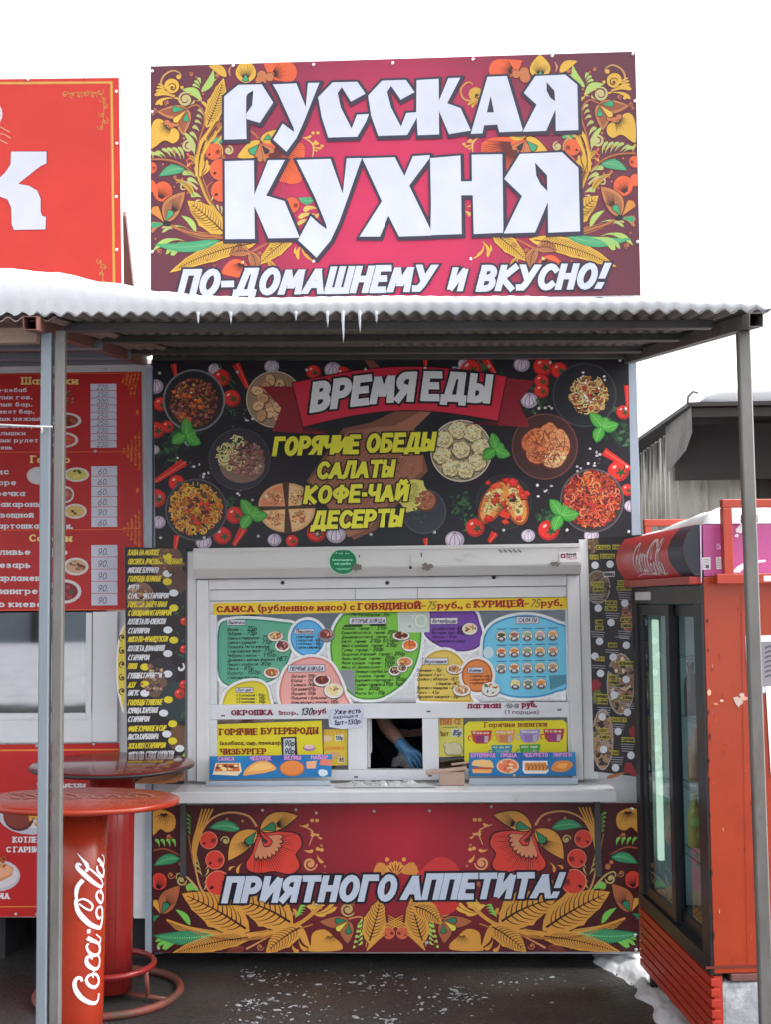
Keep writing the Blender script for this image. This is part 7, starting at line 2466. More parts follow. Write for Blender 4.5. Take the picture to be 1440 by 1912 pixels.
a.ell(-6, 1634, 44, 30, (176, 170, 180), 1.5)
a.ell(-6, 1632, 40, 26, (196, 190, 196), 2)
a.ell(-4, 1630, 30, 16, (190, 130, 96), 2.6, -14, wob=.06)
a.ell(0, 1628, 24, 11, (206, 150, 120), 3, -14, wob=.08)
bits(a, 2, 1608, 13, [(196, 130, 60), (176, 84, 40), (216, 160, 90)], 20, 'noodle', 3.4, .4)
lt = let(front(NY - .008), GN)
lt.text('КОТЛЕТЫ', 24, 1573, 12, 66, (204, 200, 206), 3, t_=.24, cont=.6, serif=True)
lt.text('С ГАРНИРОМ', 12, 1591, 11.5, 92, (204, 200, 206), 3, t_=.24, cont=.6, serif=True)
lt.text('ШАУРМА', -46, 1678, 12, 64, (204, 200, 206), 3, t_=.24, cont=.6, serif=True)
lt.text('ПЕЛЬМЕНИ', 70, 1476, 14, 90, (204, 200, 206), 3, t_=.24, cont=.6, serif=True)
done(b, lt)
screws(b[0], front(NY - .008), [(69, 1392), (175, 1389), (69, 1706), (30, 1706), (210, 1705)], r=.007, off=.002)
# red roof sign of the neighbour
RS = front(-.05)
RQ = [(-260, 152), (222, 146), (228, 600), (-260, 610)]
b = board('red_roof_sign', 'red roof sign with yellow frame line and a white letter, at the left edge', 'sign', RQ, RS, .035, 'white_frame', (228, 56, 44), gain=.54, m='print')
a = b[1]
YL = (236, 160, 60)
a.stroke([(-260, 158), (208, 155), (214, 620)], 5, YL, 1, 0)
a.stroke([(-260, 158), (208, 155), (214, 620)], 1.2, (246, 200, 120), 1.5, 0)
def filigree(x, y, sx, sy):
    C_ = (214, 140, 70)
    for (px_, py_, r_, d) in ((0, 0, 10, 1), (-12, 8, 9, -1), (6, 14, 9, -1), (-26, 4, 8, 1), (-38, 9, 7, -1), (-50, 7, 8, 1), (-64, 6, 9, -1), (10, 28, 8, 1), (4, 42, 8, -1), (10, 55, 9, 1), (2, 66, 8, -1)):
        a.curl(x + sx * px_, y + sy * py_, r_ * .8, .9, random.uniform(0, 360), 2.2, C_, 1.4, d=d)
    a.stroke([(x - sx * 70, y + sy * 6), (x - sx * 40, y + sy * 2), (x, y + sy * 4), (x + sx * 8, y + sy * 30), (x + sx * 4, y + sy * 70)], 1.6, C_, 1.3)
filigree(186, 172, 1, 1)
filigree(184, 555, 1, -1)
for i, (x0, y0, x1, y1) in enumerate(((-10, 232, 19, 248), (-10, 248, 8, 252), (9, 252, 20, 259), (-12, 256, 14, 269))):
    a.stroke([(x0, y0), (x1, y1)], 2, (236, 170, 140), 1.4, 0)
a.ell(-22, 214, 27, 27, (232, 220, 230), 1.5)
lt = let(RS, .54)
KP = [(-40, 355), (-8, 340), (10, 323), (20, 308), (21, 284), (87, 284), (87, 306), (76, 311), (34, 344), (55, 348), (70, 357), (76, 372), (76, 396), (79, 404), (86, 406), (85, 429), (26, 430), (22, 420), (21, 388), (14, 373), (0, 368), (-40, 368)]
lt.stroke(KP + [KP[0]], 2.5, (170, 30, 50), 1.5, 0)
lt.poly(KP, (230, 232, 250), 2.5)
lt.poly([(-110, 284), (-60, 284), (-60, 430), (-110, 430)], (230, 232, 250), 2.5)
done(b, lt)
screws(b[0], RS, [(52, 149), (161, 146), (217, 172), (218, 269), (217, 368), (218, 467), (-80, 150)], r=.011)

# ---------------------------------------------------------------- standing tables
def coke(lt, u0, v0, un, vn, L, c=(206, 206, 214), rim=None, sc=1.0):
    """flowing script: un maps running length 0..1, vn maps height 0..1 to surface units"""
    def P(pts):
        return [(u0 + un * u / 1780, v0 - vn * v / 420) for u, v in pts]
    k = un / 1780
    S = [
        ([(295, 265), (335, 285), (335, 330), (280, 355), (200, 335), (110, 270), (40, 170), (10, 80), (40, 30), (105, 18)], (30, 62, 24)),
        ([(350, 115), (350, 180), (300, 215), (230, 170), (195, 90), (220, 35), (280, 30), (340, 80), (350, 115)], (28, 44, 28)),
        ([(310, 120), (360, 130), (385, 105)], (18, 18, 16)),
        ([(530, 155), (565, 140), (575, 170), (550, 215), (490, 210), (430, 150), (400, 70), (430, 25), (500, 20), (550, 50)], (32, 52, 18)),
        ([(720, 200), (680, 220), (610, 180), (565, 100), (575, 35), (630, 20), (690, 50), (730, 120), (735, 180)], (26, 44, 22)),
        ([(785, 215), (730, 120), (680, 30)], (52, 46, 34)),
        ([(680, 30), (730, 8), (770, 50), (805, 95)], (24, 18, 14)),
        ([(835, 198), (880, 198)], 45),
        ([(980, 20), (990, 70), (1060, 100), (1110, 70), (1100, 10), (1050, -15), (940, -15), (860, 20)], (36, 28, 44)),
        ([(858, 10), (890, 100), (950, 200), (1080, 320), (1180, 358), (1240, 362)], (44, 66, 40)),
        ([(1225, 352), (1300, 362), (1390, 345), (1460, 285)], (30, 54, 58)),
        ([(1220, 345), (1240, 280), (1200, 200), (1140, 155), (1100, 180), (1130, 250), (1190, 325)], (22, 28, 20)),
        ([(1295, 30), (1295, 80), (1250, 105), (1190, 70), (1150, 10), (1190, -20), (1250, -10), (1295, 30)], (26, 38, 26)),
        ([(1260, 40), (1310, 25), (1340, 20)], (16, 16, 16)),
        ([(1340, -10), (1350, 50), (1430, 170), (1530, 280), (1610, 358), (1650, 350), (1630, 310)], (34, 60, 24)),
        ([(1580, 205), (1500, 110), (1420, 20), (1350, -15)], (26, 24, 20)),
        ([(1775, 365), (1700, 300), (1640, 250), (1580, 230), (1560, 260)], (4, 50, 40)),
        ([(1600, 100), (1550, 100), (1490, 50), (1455, -10), (1510, -30), (1570, 0), (1610, 60)], (24, 40, 24)),
        ([(1680, 95), (1620, 30), (1570, -15)], (50, 44, 34)),
        ([(1570, -15), (1650, -30), (1700, 0), (1715, 30)], (22, 18, 12)),
    ]
    for pts, w in S:
        pp = P(pts)
        q = tuple(v * k * sc for v in w) if isinstance(w, tuple) else w * k * sc
        if rim:
            lt.stroke(pp, tuple(v + 16 * k for v in q) if isinstance(q, tuple) else q + 16 * k, rim, L - 1.2, 4)
        lt.stroke(pp, q, c, L, 4)
class Cyl:
    """unrolled vertical cylinder: x = arc length from the side facing the viewer, y = height"""
    def __init__(s, c, r, a0):
        s.c, s.r, s.a0 = Vector(c), r, a0
    def __call__(s, x, y, off=0.0):
        a = s.a0 + x / s.r
        return s.c + Vector(((s.r + off) * math.cos(a), (s.r + off) * math.sin(a), y))
class Flat:
    def __init__(s, c, rot):
        s.c, s.rot = Vector(c), rot
    def __call__(s, x, y, off=0.0):
        return s.c + Vector((x * math.cos(s.rot) - y * math.sin(s.rot), x * math.sin(s.rot) + y * math.cos(s.rot), off))
def table(label, ct, h, r, tilt, top_m, pole_m, ring_m, edge_m=None, tx=0.0):
    root = thing('standing_table', label, 'table', ct, 'round standing tables')
    c = Vector(ct)
    T = Matrix.Rotation(tilt, 3, 'Y')
    mb = MB()
    th = .022
    ctop, T2 = c + T @ Vector((0, 0, h)), T @ Matrix.Rotation(-tx, 3, 'X')
    mb.lathe(ctop, [(.001, -th), (r - .01, -th), (r - .002, -th + .003), (r, -th / 2), (r - .002, -.003), (r - .01, 0), (.001, 0)], 72, T=T2)
    tp = mb.build('tabletop', M[top_m], root)
    if edge_m:
        MB().lathe(ctop, [(r + .0005, -th + .004), (r + .003, -th / 2), (r + .0005, -.005)], 72, T=T2).build('edge_band', M[edge_m], tp)
    MB().lathe(ctop, [(.12, -th - .012), (.12, -th - .002)], 32, T=T2).build('mounting_plate', M['dark_steel'], root)
    mb = MB()
    pr_ = .097
    mb.lathe(c, [(pr_, .03), (pr_, .3), (pr_, .7), (pr_, h - th - .013 - .1 * math.tan(tx))], 48, T=T)
    pole = mb.build('pole', M[pole_m], root)
    # weld seam down the tube
    return root, pole, T
TF = G(203, 1858)
TF.z = 0
tr, pole, T = table('standing table with dark brown top and rusty foot rings, the rear one', TF, 1.0, .352, R(.8), 'brown_top', 'red_pole', 'rust_ring', 'black_edge')
def ring(c, r, z, rr, m, parent, T):
    pts = [Vector(c) + T @ Vector((r * math.cos(2 * math.pi * i / 64), r * math.sin(2 * math.pi * i / 64), z)) for i in range(64)]
    return MB().tube(pts, rr, 10, closed=True).build('foot_ring', M[m], parent)
ring(TF, .19, .135, .013, 'red_pole', tr, T)
ring(TF, .305, .018, .017, 'rust_ring', tr, T)
for k in range(3):
    t = R(-20 + 120 * k)
    MB().tube([Vector(TF) + Vector((.19 * math.cos(t), .19 * math.sin(t), .13)), Vector(TF) + Vector((.2 * math.cos(t), .2 * math.sin(t), .02))], .011, 8).build('strut', M['rust_ring'], tr)
    MB().tube([Vector(TF) + Vector((.08 * math.cos(t), .08 * math.sin(t), .02)), Vector(TF) + Vector((.30 * math.cos(t), .30 * math.sin(t), .018))], .011, 8).build('spoke', M['rust_ring'], tr)
t_ = math.atan2(CAM.y - TF.y, CAM.x - TF.x) + R(14)
MB().tube([Vector(TF) + T @ Vector((.0975 * math.cos(t_), .0975 * math.sin(t_), z)) for z in (.05, .5, .95)], .0016, 6).build('seam', M['rust_ring'], pole)
TN = G(137, 1120 + 1.7 * FOC / 4.03)
TN.z = 0
tr, pole, T = table('red standing table with white script on top and down its pole, nearest the camera', TN, 1.0, .352, R(1.2), 'red_table', 'red_table', 'rust_ring', tx=R(3.2))
ring(TN, .305, .018, .017, 'rust_ring', tr, T)
av = math.atan2(CAM.y - TN.y, CAM.x - TN.x)
class CylT(Cyl):
    def __call__(s, x, y, off=0.0):
        a_ = s.a0 + x / s.r
        return s.c + T @ Vector(((s.r + off) * math.cos(a_), (s.r + off) * math.sin(a_), y))
cyl = CylT(TN, .097, av)
lt = Art(cyl, gain=1.6, base=.0006)
# script climbs the pole: running direction = up, letter height towards the left
class Rot:
    def __init__(s, f, z0):
        s.f, s.z0 = f, z0
    def __call__(s, x, y, off=0.0):
        return s.f(y, s.z0 + x, off)
lt.surf = Rot(cyl, 0)
# find the pole heights of the first and last letter
def zpole(py):
    return W(160, py, TN.y - .09).z
z0, z1 = zpole(1880), zpole(1590)
coke(lt, z0, .094, z1 - z0, .118, 3, rim=(120, 20, 30), sc=.9)
lt.build('lettering', M['print'], pole)
fl = Flat(Vector(TN) + Vector((0, 0, 1.0005)), R(200))
class FlatT(Flat):
    def __call__(s, x, y, off=0.0):
        p_ = Vector((x * math.cos(s.rot) - y * math.sin(s.rot), x * math.sin(s.rot) + y * math.cos(s.rot), .0006 + off))
        return Vector(TN) + T @ Vector((0, 0, 1.0)) + T @ Matrix.Rotation(-R(3.2), 3, 'X') @ p_
lt = Art(FlatT((0, 0, 0), R(188)), gain=1.1, base=.0003)
coke(lt, -.26, .03, .54, .2, 2, c=(160, 96, 84))
lt.surf = FlatT((0, 0, 0), R(8))
lt.build('top_lettering', M['print'], [c_ for c_ in tr.children if c_.name.startswith('tabletop')][0])

# ---------------------------------------------------------------- drinks fridge
for i, c in enumerate(((.5, .42, .1), (.5, .2, .05), (.06, .03, .02), (.08, .25, .1))):
    M['bottle%d' % i] = mat('drink_bottle_plastic', (*c, 1), .25)
A_, B_ = G(1203, 1838), G(1335, 2000)
fu = (B_ - A_)
fu.z = 0
fu.normalize()
fv = Vector((-fu.y, fu.x, 0))
if fv.x < 0:
    fv = -fv
FM = Matrix(((fu.x, fv.x, 0, A_.x), (fu.y, fv.y, 0, A_.y), (0, 0, 1, 0), (0, 0, 0, 1)))
if FM.to_3x3().determinant() < 0:
    pass
fr = thing('drinks_fridge', 'orange-red glass door drinks fridge with white script on its red header, right edge', 'fridge', A_ + fu * .46 + fv * .3)
u0, u1, D = -.012, .955, .68
def fb(name, m, us, vs, zs_, bev=.004, parent=fr):
    return MB().box(us[0], us[1], vs[0], vs[1], zs_[0], zs_[1], bev=bev, T=FM).build(name, M[m] if isinstance(m, str) else m, parent)
zt_, zh, zd, zg = 1.962, 1.776, 1.742, .345
mb = MB()
for q in ((u0, u1, D - .03, D, .16, zt_), (u0, u0 + .03, .035, D - .031, .16, zt_ - .02), (u0 + .031, u1 - .031, .06, D - .031, zt_ - .05, zt_ - .004), (u0 + .031, u1 - .031, .06, D - .031, .16, zg)):
    mb.box(*q, T=FM)
mb.build('cabinet', M['fridge_black'], fr)
fb('side_panel', 'fridge_orange', (u1 - .03, u1), (.0, D - .001), (.352, 1.772), .003)
fb('upper_side_panel', 'pink', (u1 - .028, u1 + .001), (.002, D - .001), (1.774, zt_), .002)
fb('top_cover', 'fridge_navy', (u0 + .001, u1 - .029), (.0, .058), (zt_ - .05, zt_ + .002), .002)
# bulging header
HB = .06
def bulge(z):
    k = (z - zh) / (zt_ - zh)
    return .012 + HB * math.sin(math.pi * max(0, min(1, .06 + .88 * k))) ** .75
mb = MB()
N = 14
def hf(u, v):
    z = zh + (zt_ - zh) * v
    return FM @ Vector((u0 - .02 + (u1 - u0 + .018) * u, -bulge(z), z))
mb.grid(hf, 2, N)
for uu in (0, 1):
    pts = [hf(uu, j / N) for j in range(N + 1)]
    pts += [FM @ Vector((u0 - .02 + (u1 - u0 + .018) * uu, .0, zt_)), FM @ Vector((u0 - .02 + (u1 - u0 + .018) * uu, .0, zh))]
    mb.face(pts, mi=uu)
mb.face([hf(0, 0), hf(1, 0), FM @ Vector((u1 - .002, 0, zh)), FM @ Vector((u0 - .02, 0, zh))])
mb.face([hf(0, 1), hf(1, 1), FM @ Vector((u1 - .002, 0, zt_)), FM @ Vector((u0 - .02, 0, zt_))])
head = mb.build('header', [M['fridge_red'], M['fridge_navy']], fr)
class Head:
    def __call__(s, u, z, off=0.0):
        return FM @ Vector((u, -bulge(z) - off, z))
lt = Art(Head(), gain=1.4, base=.0006)
NVY = (52, 58, 72)
arcp = []
for j in range(13):
    z = zh + .001 + (zt_ - zh - .002) * j / 12
    ue = .80 - .035 * math.sin(math.pi * j / 12) + .0
    z2 = zh + .001 + (zt_ - zh - .002) * (j + 1) / 12
    if j < 12:
        ue2 = .80 - .035 * math.sin(math.pi * (j + 1) / 12)
        lt.poly([(ue, z), (u1 - .004, z), (u1 - .004, z2), (ue2, z2)], NVY, 1)
lt.gain = .55
lt.build('dark_end', M['print'], head)
lt = Art(Head(), gain=1.5, base=.0012)
coke(lt, .26, 1.80, .43, -.145, 2, c=(222, 190, 194), sc=1.25)
lt.stroke([(.22, 1.787), (.36, 1.797), (.58, 1.785)], (.002, .006, .001), (206, 176, 180), 2, 6)
lt.build('lettering', M['print'], head)
fb('header_lip', 'grille', (u0 + .02, u1 - .01), (-.05, -.002), (zd + .002, zh - .002), .006)
# door frame, two sliding leaves
fb('top_profile', 'fridge_black', (u0, u1 - .004), (-.008, .03), (zd - .07, zd), .002)
fb('bottom_profile', 'fridge_black', (u0, u1 - .004), (-.012, .03), (zg, zg + .055), .002)
fb('post_profile', 'fridge_black', (u0, u0 + .065), (-.01, .03), (zg + .056, zd - .071), .002)
fb('post_profile', 'fridge_black', (u1 - .095, u1 - .004), (-.01, .03), (zg + .056, zd - .071), .002)
fb('paper_label', 'white_print', (u0 + .06, u0 + .30), (-.0105, -.0085), (zd - .055, zd - .02), 0)
def door(us, v, hand):
    d = thing('door', '', '', (0, 0, 0))
    for k_ in ('label', 'category'):
        if k_ in d:
            del d[k_]
    d.parent = fr
    d.location = FM @ Vector(((us[0] + us[1]) / 2, v, 1.0)) - fr.location
    za, zb_ = zg + .06, zd - .075
    w = .045
    mb = MB()
    mb.box(us[0], us[0] + w, v, v + .022, za, zb_, bev=.002, T=FM).box(us[1] - w, us[1], v, v + .022, za, zb_, bev=.002, T=FM)
    mb.box(us[0] + w, us[1] - w, v + .001, v + .021, za, za + w, T=FM).box(us[0] + w, us[1] - w, v + .001, v + .021, zb_ - w, zb_, T=FM)
    mb.build('leaf_frame', M['fridge_black'], d)
    MB().box(us[0] + w + .001, us[1] - w - .001, v + .008, v + .012, za + w + .001, zb_ - w - .001, T=FM).build('glass', M['fridge_glass'], d)
    return d
door((u0 + .068, .50), .002, 1)
door((.44, u1 - .10), .028, 0)
for k, z in enumerate((.62, .9, 1.18, 1.44)):
    mb = MB()
    for i in range(10):
        mb.box(u0 + .05, u1 - .05, .12 + i * .05, .124 + i * .05, z, z + .004, T=FM)
    mb.build('shelf', M['shelf'], fr)
bt = None
for k, z in enumerate((.62, .9, 1.18)):
    for i in range(4):
        for j in range(2):
            c0 = FM @ Vector((u0 + .16 + i * .2 + .03 * (k % 2), .2 + .2 * j, z + .005))
            lab = ['lemon yellow', 'orange', 'dark brown', 'green'][(i + k) % 4]
            mb = MB()
            mb.lathe(c0, [(.028, 0), (.032, .006), (.032, .13), (.026, .16), (.013, .19), (.013, .21), (.015, .212), (.015, .228), (.012, .23)], 16)
            o = mb.build('bottle', M['bottle%d' % ((i + k) % 4)])
            tag(o, 'dim %s drink bottles on the fridge shelves behind the glass' % lab, 'bottle', '%s drink bottles in the fridge' % lab)
MB().box(u0 + .095, u0 + .125, .05, .075, .56, 1.60, T=FM, bev=.006).build('added_glow_bar', M['tube'], fr)  # added glowing bar that lightens the liner behind the glass
fb('side_liner', 'liner', (u0 + .031, u0 + .045), (.05, D - .05), (zg + .002, zt_ - .06), 0)
fb('side_liner', 'liner', (u1 - .045, u1 - .031), (.05, D - .05), (zg + .002, zt_ - .06), 0)
fb('back_liner', 'liner', (u0 + .032, u1 - .032), (D - .045, D - .032), (zg, zt_ - .06), 0)
# ribbed grille below
mb = MB()
nr = 7
for i in range(nr):
    za = .075 + (zg - .01 - .075) * i / nr
    zb_ = .075 + (zg - .01 - .075) * (i + 1) / nr
    mb.box(u0 - .003, u1 - .002, -.012, .02, za + .008, zb_ - .001, bev=.004, T=FM)
mb.box(u0 + .002, u1 - .006, .0, .03, .07, zg - .004, T=FM)
mb.build('grille', M['grille'], fr)
for uu in (u0 + .03, u1 - .06):
    MB().box(uu, uu + .03, .02, .05, .0, .075, T=FM).build('foot', M['fridge_black'], fr)
    MB().box(uu, uu + .03, D - .08, D - .05, .0, .158, T=FM).build('foot', M['fridge_black'], fr)
fb('base_board', 'red_primer', (u1 - .02, u1 + .004), (.06, D), (.325, .349), .002)
# stickers on the magenta side
class Side:
    """plane of the fridge's near side"""
    def __init__(s):
        s.o = FM @ Vector((u1 + .0015, 0, 0))
        s.n = fu.copy()
SP_ = Plane(FM @ Vector((u1 + .0015, 0, 0)), fu)
a = Art(SP_, gain=1.5, base=.0006)
for q in ([(1311, 1041), (1327, 1040), (1327, 1063), (1312, 1064)], [(1337, 1040), (1359, 1040), (1361, 1061), (1338, 1063)]):
    ba = Art(SP_, gain=1.5, base=.0006)
    ba.poly(q, (186, 184, 186), 1)
    for i in range(6):
        ba.stroke([(q[0][0] + 2, q[0][1] + 4 + i * 3), (q[1][0] - 3, q[1][1] + 4 + i * 3)], .8, (96, 94, 100), 2, 0)
    ba.poly([(q[1][0] - 9, q[2][1] - 8), (q[1][0] - 3, q[2][1] - 8), (q[1][0] - 3, q[2][1] - 2), (q[1][0] - 9, q[2][1] - 2)], (70, 70, 76), 2)
    ba.build('barcode_label', M['paper'], fr)
a.text('Chai', 1338, 1026, 11, 13, (190, 160, 180), 2, t_=.12)
a.poly([(1366, 1069), (1376, 1058), (1388, 1051), (1400, 1047), (1430, 1045), (1430, 1049), (1402, 1053), (1390, 1060), (1382, 1069)], (206, 196, 206), 2)
a.poly([(1307, 980), (1310, 980), (1311, 1088), (1309, 1088)], (190, 160, 190), 1)
for x, y, r_ in ((1380, 990, 5), (1388, 984, 7), (1376, 1000, 3)):
    a.ell(x, y, r_ * 1.3, r_, (206, 200, 210), 2, wob=.3)
a.build('side_print', M['paper'], fr)
a = Art(SP_, gain=1.3, base=.0006)
for x, y, rx, ry, c in ((1325, 1293, 4, 7, (196, 160, 130)), (1348, 1308, 5, 2.5, (200, 170, 150)), (1337, 1314, 7, 3, (190, 110, 80)), (1381, 1308, 9, 9, (176, 150, 140)), (1390, 1304, 10, 4, (196, 140, 120)), (1386, 1297, 6, 5, (186, 160, 156)), (1323, 1330, 2, 6, (60, 24, 20)), (1346, 1225, 3, 9, (150, 50, 36)), (1330, 1250, 1.5, 4, (120, 40, 30)), (1326, 1567, 2.5, 5, (70, 24, 20)), (1326, 1606, 2, 8, (70, 24, 20))):
    a.poly([(x + rx * random.uniform(.5, 1.2) * math.cos(i * .52), y + ry * random.uniform(.5, 1.2) * math.sin(i * .52)) for i in range(12)], c, 1)
a.poly([(1369, 1302), (1378, 1300), (1384, 1309), (1380, 1321), (1374, 1314)], (176, 158, 150), 1.4)
for i in range(60):
    x, y = random.uniform(1322, 1428), random.uniform(1110, 1800)
    w_, h_ = random.uniform(.5, 2), random.uniform(2, 12)
    a.poly([(x, y), (x + w_, y + h_ * .2), (x + w_ * .8, y + h_), (x - w_ * .3, y + h_ * .7)], random.choice(((150, 50, 34), (130, 40, 28), (176, 70, 50), (110, 36, 26), (170, 120, 100))), .6)
for i in range(14):
    y = random.uniform(1100, 1810)
    x = 1315 + (y - 1100) * .021 + random.uniform(-1, 2)
    a.ell(x + 3, y, random.uniform(.8, 2), random.uniform(2, 7), (60, 26, 20), .7, wob=.3)
a.stroke([(1318, 1806), (1370, 1804), (1426, 1803)], 5, (96, 40, 28), .7, 4)
a.stroke([(1384, 1110), (1390, 1500), (1396, 1800)], .8, (120, 36, 24), .5, 4)
tag(a.build('paint_chips', M['paper'], fr), kind='stuff')
# papers on the side
PQ = [(1392, 1187), (1470, 1185), (1472, 1292), (1397, 1294)]
b = board('notice', 'white bordered photo notice stuck on the orange fridge side, half behind the post', 'notice', PQ, SP_, .0006, 'white_plastic', (206, 204, 212))
b[1].base = .0016
a = b[1]
a.poly([(1396, 1199), (1465, 1197), (1466, 1282), (1400, 1281)], (120, 116, 122), 1)
a.poly([(1397, 1207), (1405, 1207), (1406, 1280), (1401, 1280)], (60, 58, 66), 1.5)
for i in range(7):
    a.stroke([(1428, 1210 + i * 9), (1440, 1206 + i * 9), (1450, 1212 + i * 9)], 3, (66, 66, 76), 1.8, 3)
done(b)
b = board('notice', 'plain white sheet at the right picture edge below the photo notice', 'notice', [(1430, 1281), (1480, 1280), (1488, 1445), (1440, 1447)], Plane(SP_.o + fu * .003, fu), .0006, 'white_plastic', (214, 214, 222))
done(b)
# block under the fridge
b0 = FM @ Vector((u1 - .12, .05, 0))
mb = MB()
mb.box(u1 - .10, u1 - .005, .028, .50, 0, .318, bev=.012, T=FM)
for v in mb.bm.verts:
    v.co += Vector((noise.noise(v.co * 12), noise.noise(v.co * 12 + Vector((5, 0, 0))), 0)) * .004
tag(mb.build('stone_block', M['concrete']), 'grey snow-dusted concrete block propping the near end of the fridge', 'block')
# steel cage round the fridge top
cg = thing('steel_cage', 'orange-red welded steel bars bolted round the top of the fridge', 'cage', FM @ Vector((.5, .3, 1.75)))
def bar(p, q, w=.03, m='cage', nm='bar'):
    P0, P1 = FM @ Vector(p), FM @ Vector(q)
    up = (0, 0, 1) if abs(p[2] - q[2]) < .01 else fu
    return MB().beam(P0, P1, w, w, up=up, bev=.002).build(nm, M[m], cg)
uN, uF, vN, vB, zc = u1 + .045, u0 - .02, .075, .75, 2.035
bar((uN, vN, 1.76), (uN, vN, zc - .016), .034)
bar((uN, vN - .017, zc), (uN, vB, zc), .03)
bar((uF, vN, 1.80), (uF, vN, zc - .016))
bar((uF, vN - .017, zc), (uF, vB, zc))
bar((uF + .016, vB - .016, zc), (uN - .016, vB - .016, zc))
bar((uN, .03, 1.762), (uN, vB, 1.762), .036, nm='lower_bar')
MB().box(uN - .02, uN + .02, .135, .185, 1.965, 1.995, bev=.004, T=FM).build('lock', M['red_primer'], cg)
MB().beam(FM @ Vector((uN, .16, 1.995)), FM @ Vector((uN, .16, zc - .016)), .012, .012, up=fu).build('chain', M['dark_bolt'], cg)
for v in (.13, .20, .40, .46):
    MB().box(uN + .0185, uN + .0195, v, v + .03, 1.752, 1.772, T=FM).build('white_tape', M['white_print'], cg)
# snow on the fridge
mb = MB()
def fsn(u, v):
    U = u0 + .02 + (u1 - u0 - .02) * u
    V = .012 + (D - .02) * v
    e_ = min(1, min(u * 14, (1 - u) * 14, v * 9, (1 - v) * 9))
    hgt = (.02 + .05 * u ** 1.2 + .02 * math.sin(v * 3) * u) * max(0, e_) ** .5
    hgt *= 1 + .25 * noise.noise((U * 5, V * 5, 0))
    return FM @ Vector((U, V, zt_ + .003 + hgt))
mb.grid(fsn, 40, 30)
tag(mb.build('fridge_snow', M['snow']), kind='stuff')

# ---------------------------------------------------------------- person in the hatch
H0 = W(735, 1390, .2)
person = thing('person', 'person inside the kiosk in dark clothes, gloved hand holding a grey cloth in the hatch', 'person', (H0.x, .55, .13))
def skin_obj(name, verts, edges, radii, m, parent, sub=2, rootv=0):
    base = Vector((0, 0, 0))
    q = parent
    while q is not None:
        base += q.location
        q = q.parent
    me = bpy.data.meshes.new(name)
    me.from_pydata([tuple(Vector(v) - base) for v in verts], edges, [])
    o = bpy.data.objects.new(name, me)
    col.objects.link(o)
    o.parent = parent
    md = o.modifiers.new('skin', 'SKIN')
    md.use_smooth_shade = True
    for i, r_ in enumerate(radii):
        sv = me.skin_vertices[0].data[i]
        sv.radius = (r_, r_) if not isinstance(r_, tuple) else r_
        sv.use_root = i == rootv
    sm = o.modifiers.new('sub', 'SUBSURF')
    sm.levels = sm.render_levels = sub
    dg = bpy.context.evaluated_depsgraph_get()
    ev = bpy.data.meshes.new_from_object(o.evaluated_get(dg))
    o.modifiers.clear()
    o.data = ev
    ev.name = name
    ev.materials.clear()
    ev.materials.append(m)
    return o
if not bpy.context.object:
    pass
px0 = H0.x + .07
el, wr, kn = W(718, 1352, .36), W(752, 1388, .235), W(772, 1410, .2)
sh = Vector((px0 - .20, .62, 1.42))
def mk_skin(m_):
    return m_
V_ = [(px0, .66, .98), (px0, .66, 1.15), (px0, .65, 1.36), (px0, .64, 1.50), (px0, .62, 1.58), (px0, .60, 1.68), (px0, .60, 1.76),
      tuple(sh), tuple((sh + Vector(el)) / 2), tuple(el), tuple((el + wr) / 2), tuple(wr),
      (px0 + .20, .62, 1.42), (px0 + .25, .58, 1.24), (px0 + .26, .50, 1.05), (px0 + .22, .40, .98),
      (px0 - .10, .67, .92), (px0 - .10, .68, .52), (px0 - .10, .69, .16), (px0 + .10, .67, .92), (px0 + .10, .68, .52), (px0 + .10, .69, .16)]
E_ = [(0, 1), (1, 2), (2, 3), (3, 4), (4, 5), (5, 6), (3, 7), (7, 8), (8, 9), (9, 10), (10, 11), (3, 12), (12, 13), (13, 14), (14, 15), (0, 16), (16, 17), (17, 18), (0, 19), (19, 20), (20, 21)]
rad = [(.15, .11), (.14, .10), (.16, .11), (.10, .08), .055, .085, .075, .065, .052, .043, .040, .030, .065, .052, .042, .03, .085, .06, .04, .085, .06, .04]
body = skin_obj('body', V_, E_, rad, M['skin'], person)
rad2 = [(.17, .13), (.16, .12), (.18, .13), (.115, .095)]
cl = skin_obj('jacket', V_[:4] + [V_[7], V_[8], tuple(Vector(V_[8]).lerp(Vector(el), .6)), V_[12], V_[13], V_[14]], [(0, 1), (1, 2), (2, 3), (3, 4), (4, 5), (5, 6), (3, 7), (7, 8), (8, 9)], rad2 + [.08, .068, .06, .08, .066, .055], M['cloth'], person)
tr_ = skin_obj('trousers', [V_[0]] + V_[16:], [(0, 1), (1, 2), (2, 3), (0, 4), (4, 5), (5, 6)], [(.165, .125), .1, .075, .06, .1, .075, .06], M['cloth'], person)
hd = MB()
hd.lathe((px0, .615, 1.70), [(.03, .13), (.075, .10), (.098, .04), (.09, -.02), (.05, -.06)], 24)
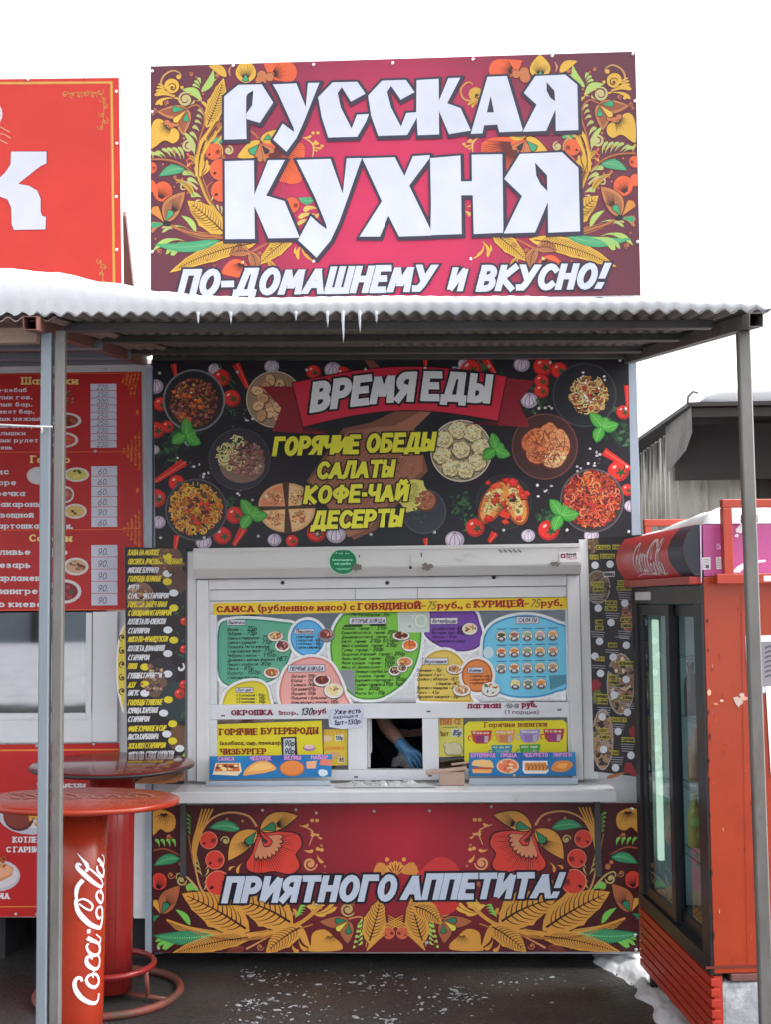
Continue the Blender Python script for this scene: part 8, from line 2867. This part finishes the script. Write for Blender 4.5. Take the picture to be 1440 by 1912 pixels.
hd.build('hair', M['hair'], person)
# gloved hand: palm and five fingers, back of the hand towards the viewer
d_ = (Vector(kn) - Vector(wr)).normalized()
side_ = Vector((d_.z, 0, -d_.x)).normalized()      # across the hand
if side_.x < 0:
    side_ = -side_
dep = Vector((0, 1, 0))
w0 = Vector(wr)
gv = [tuple(w0 - d_ * .035), tuple(w0), tuple(w0 + d_ * .045)]
ge = [(0, 1), (1, 2)]
gr_ = [(.034, .028), (.033, .026), (.040, .022)]
for i, (s_, ln) in enumerate(((-.030, .066), (-.010, .076), (.010, .072), (.029, .056))):
    k0 = w0 + d_ * .085 + side_ * s_ + dep * -.004
    k1 = k0 + d_ * ln * .5 + Vector((0, .012, -.008)) + side_ * s_ * .12
    k2 = k1 + d_ * ln * .34 * .6 + Vector((0, .022, -.022))
    n0 = len(gv)
    gv += [tuple(k0), tuple(k1), tuple(k2)]
    gr_ += [.0105, .0092, .0080]
    ge += [(2, n0), (n0, n0 + 1), (n0 + 1, n0 + 2)]
n0 = len(gv)
gv += [tuple(w0 + d_ * .03 - side_ * .034 + dep * .008), tuple(w0 + d_ * .062 - side_ * .05 + dep * .02), tuple(w0 + d_ * .085 - side_ * .045 + dep * .035)]
gr_ += [.0125, .0105, .009]
ge += [(1, n0), (n0, n0 + 1), (n0 + 1, n0 + 2)]
skin_obj('glove', gv, ge, gr_, M['glove'], person)
# grey cloth in that hand
mb = MB()
rg = W(758, 1420, .225)
tmp = bmesh.new()
bmesh.ops.create_icosphere(tmp, subdivisions=5, radius=1)
for v in tmp.verts:
    c0 = v.co.copy()
    n_ = 1 + .35 * noise.noise(c0 * 2.2) + .16 * noise.noise(c0 * 6) + .06 * noise.noise(c0 * 15)
    v.co = Vector((c0.x * .062, c0.y * .03, c0.z * .036)) * n_ + Vector((0, 0, -.012 * math.sin(c0.x * 5)))
    v.co += rg
mb.merge(tmp, smooth=True)
tag(mb.build('cleaning_cloth', M['rag']), 'crumpled grey cloth held by the blue glove in the hatch', 'cloth')
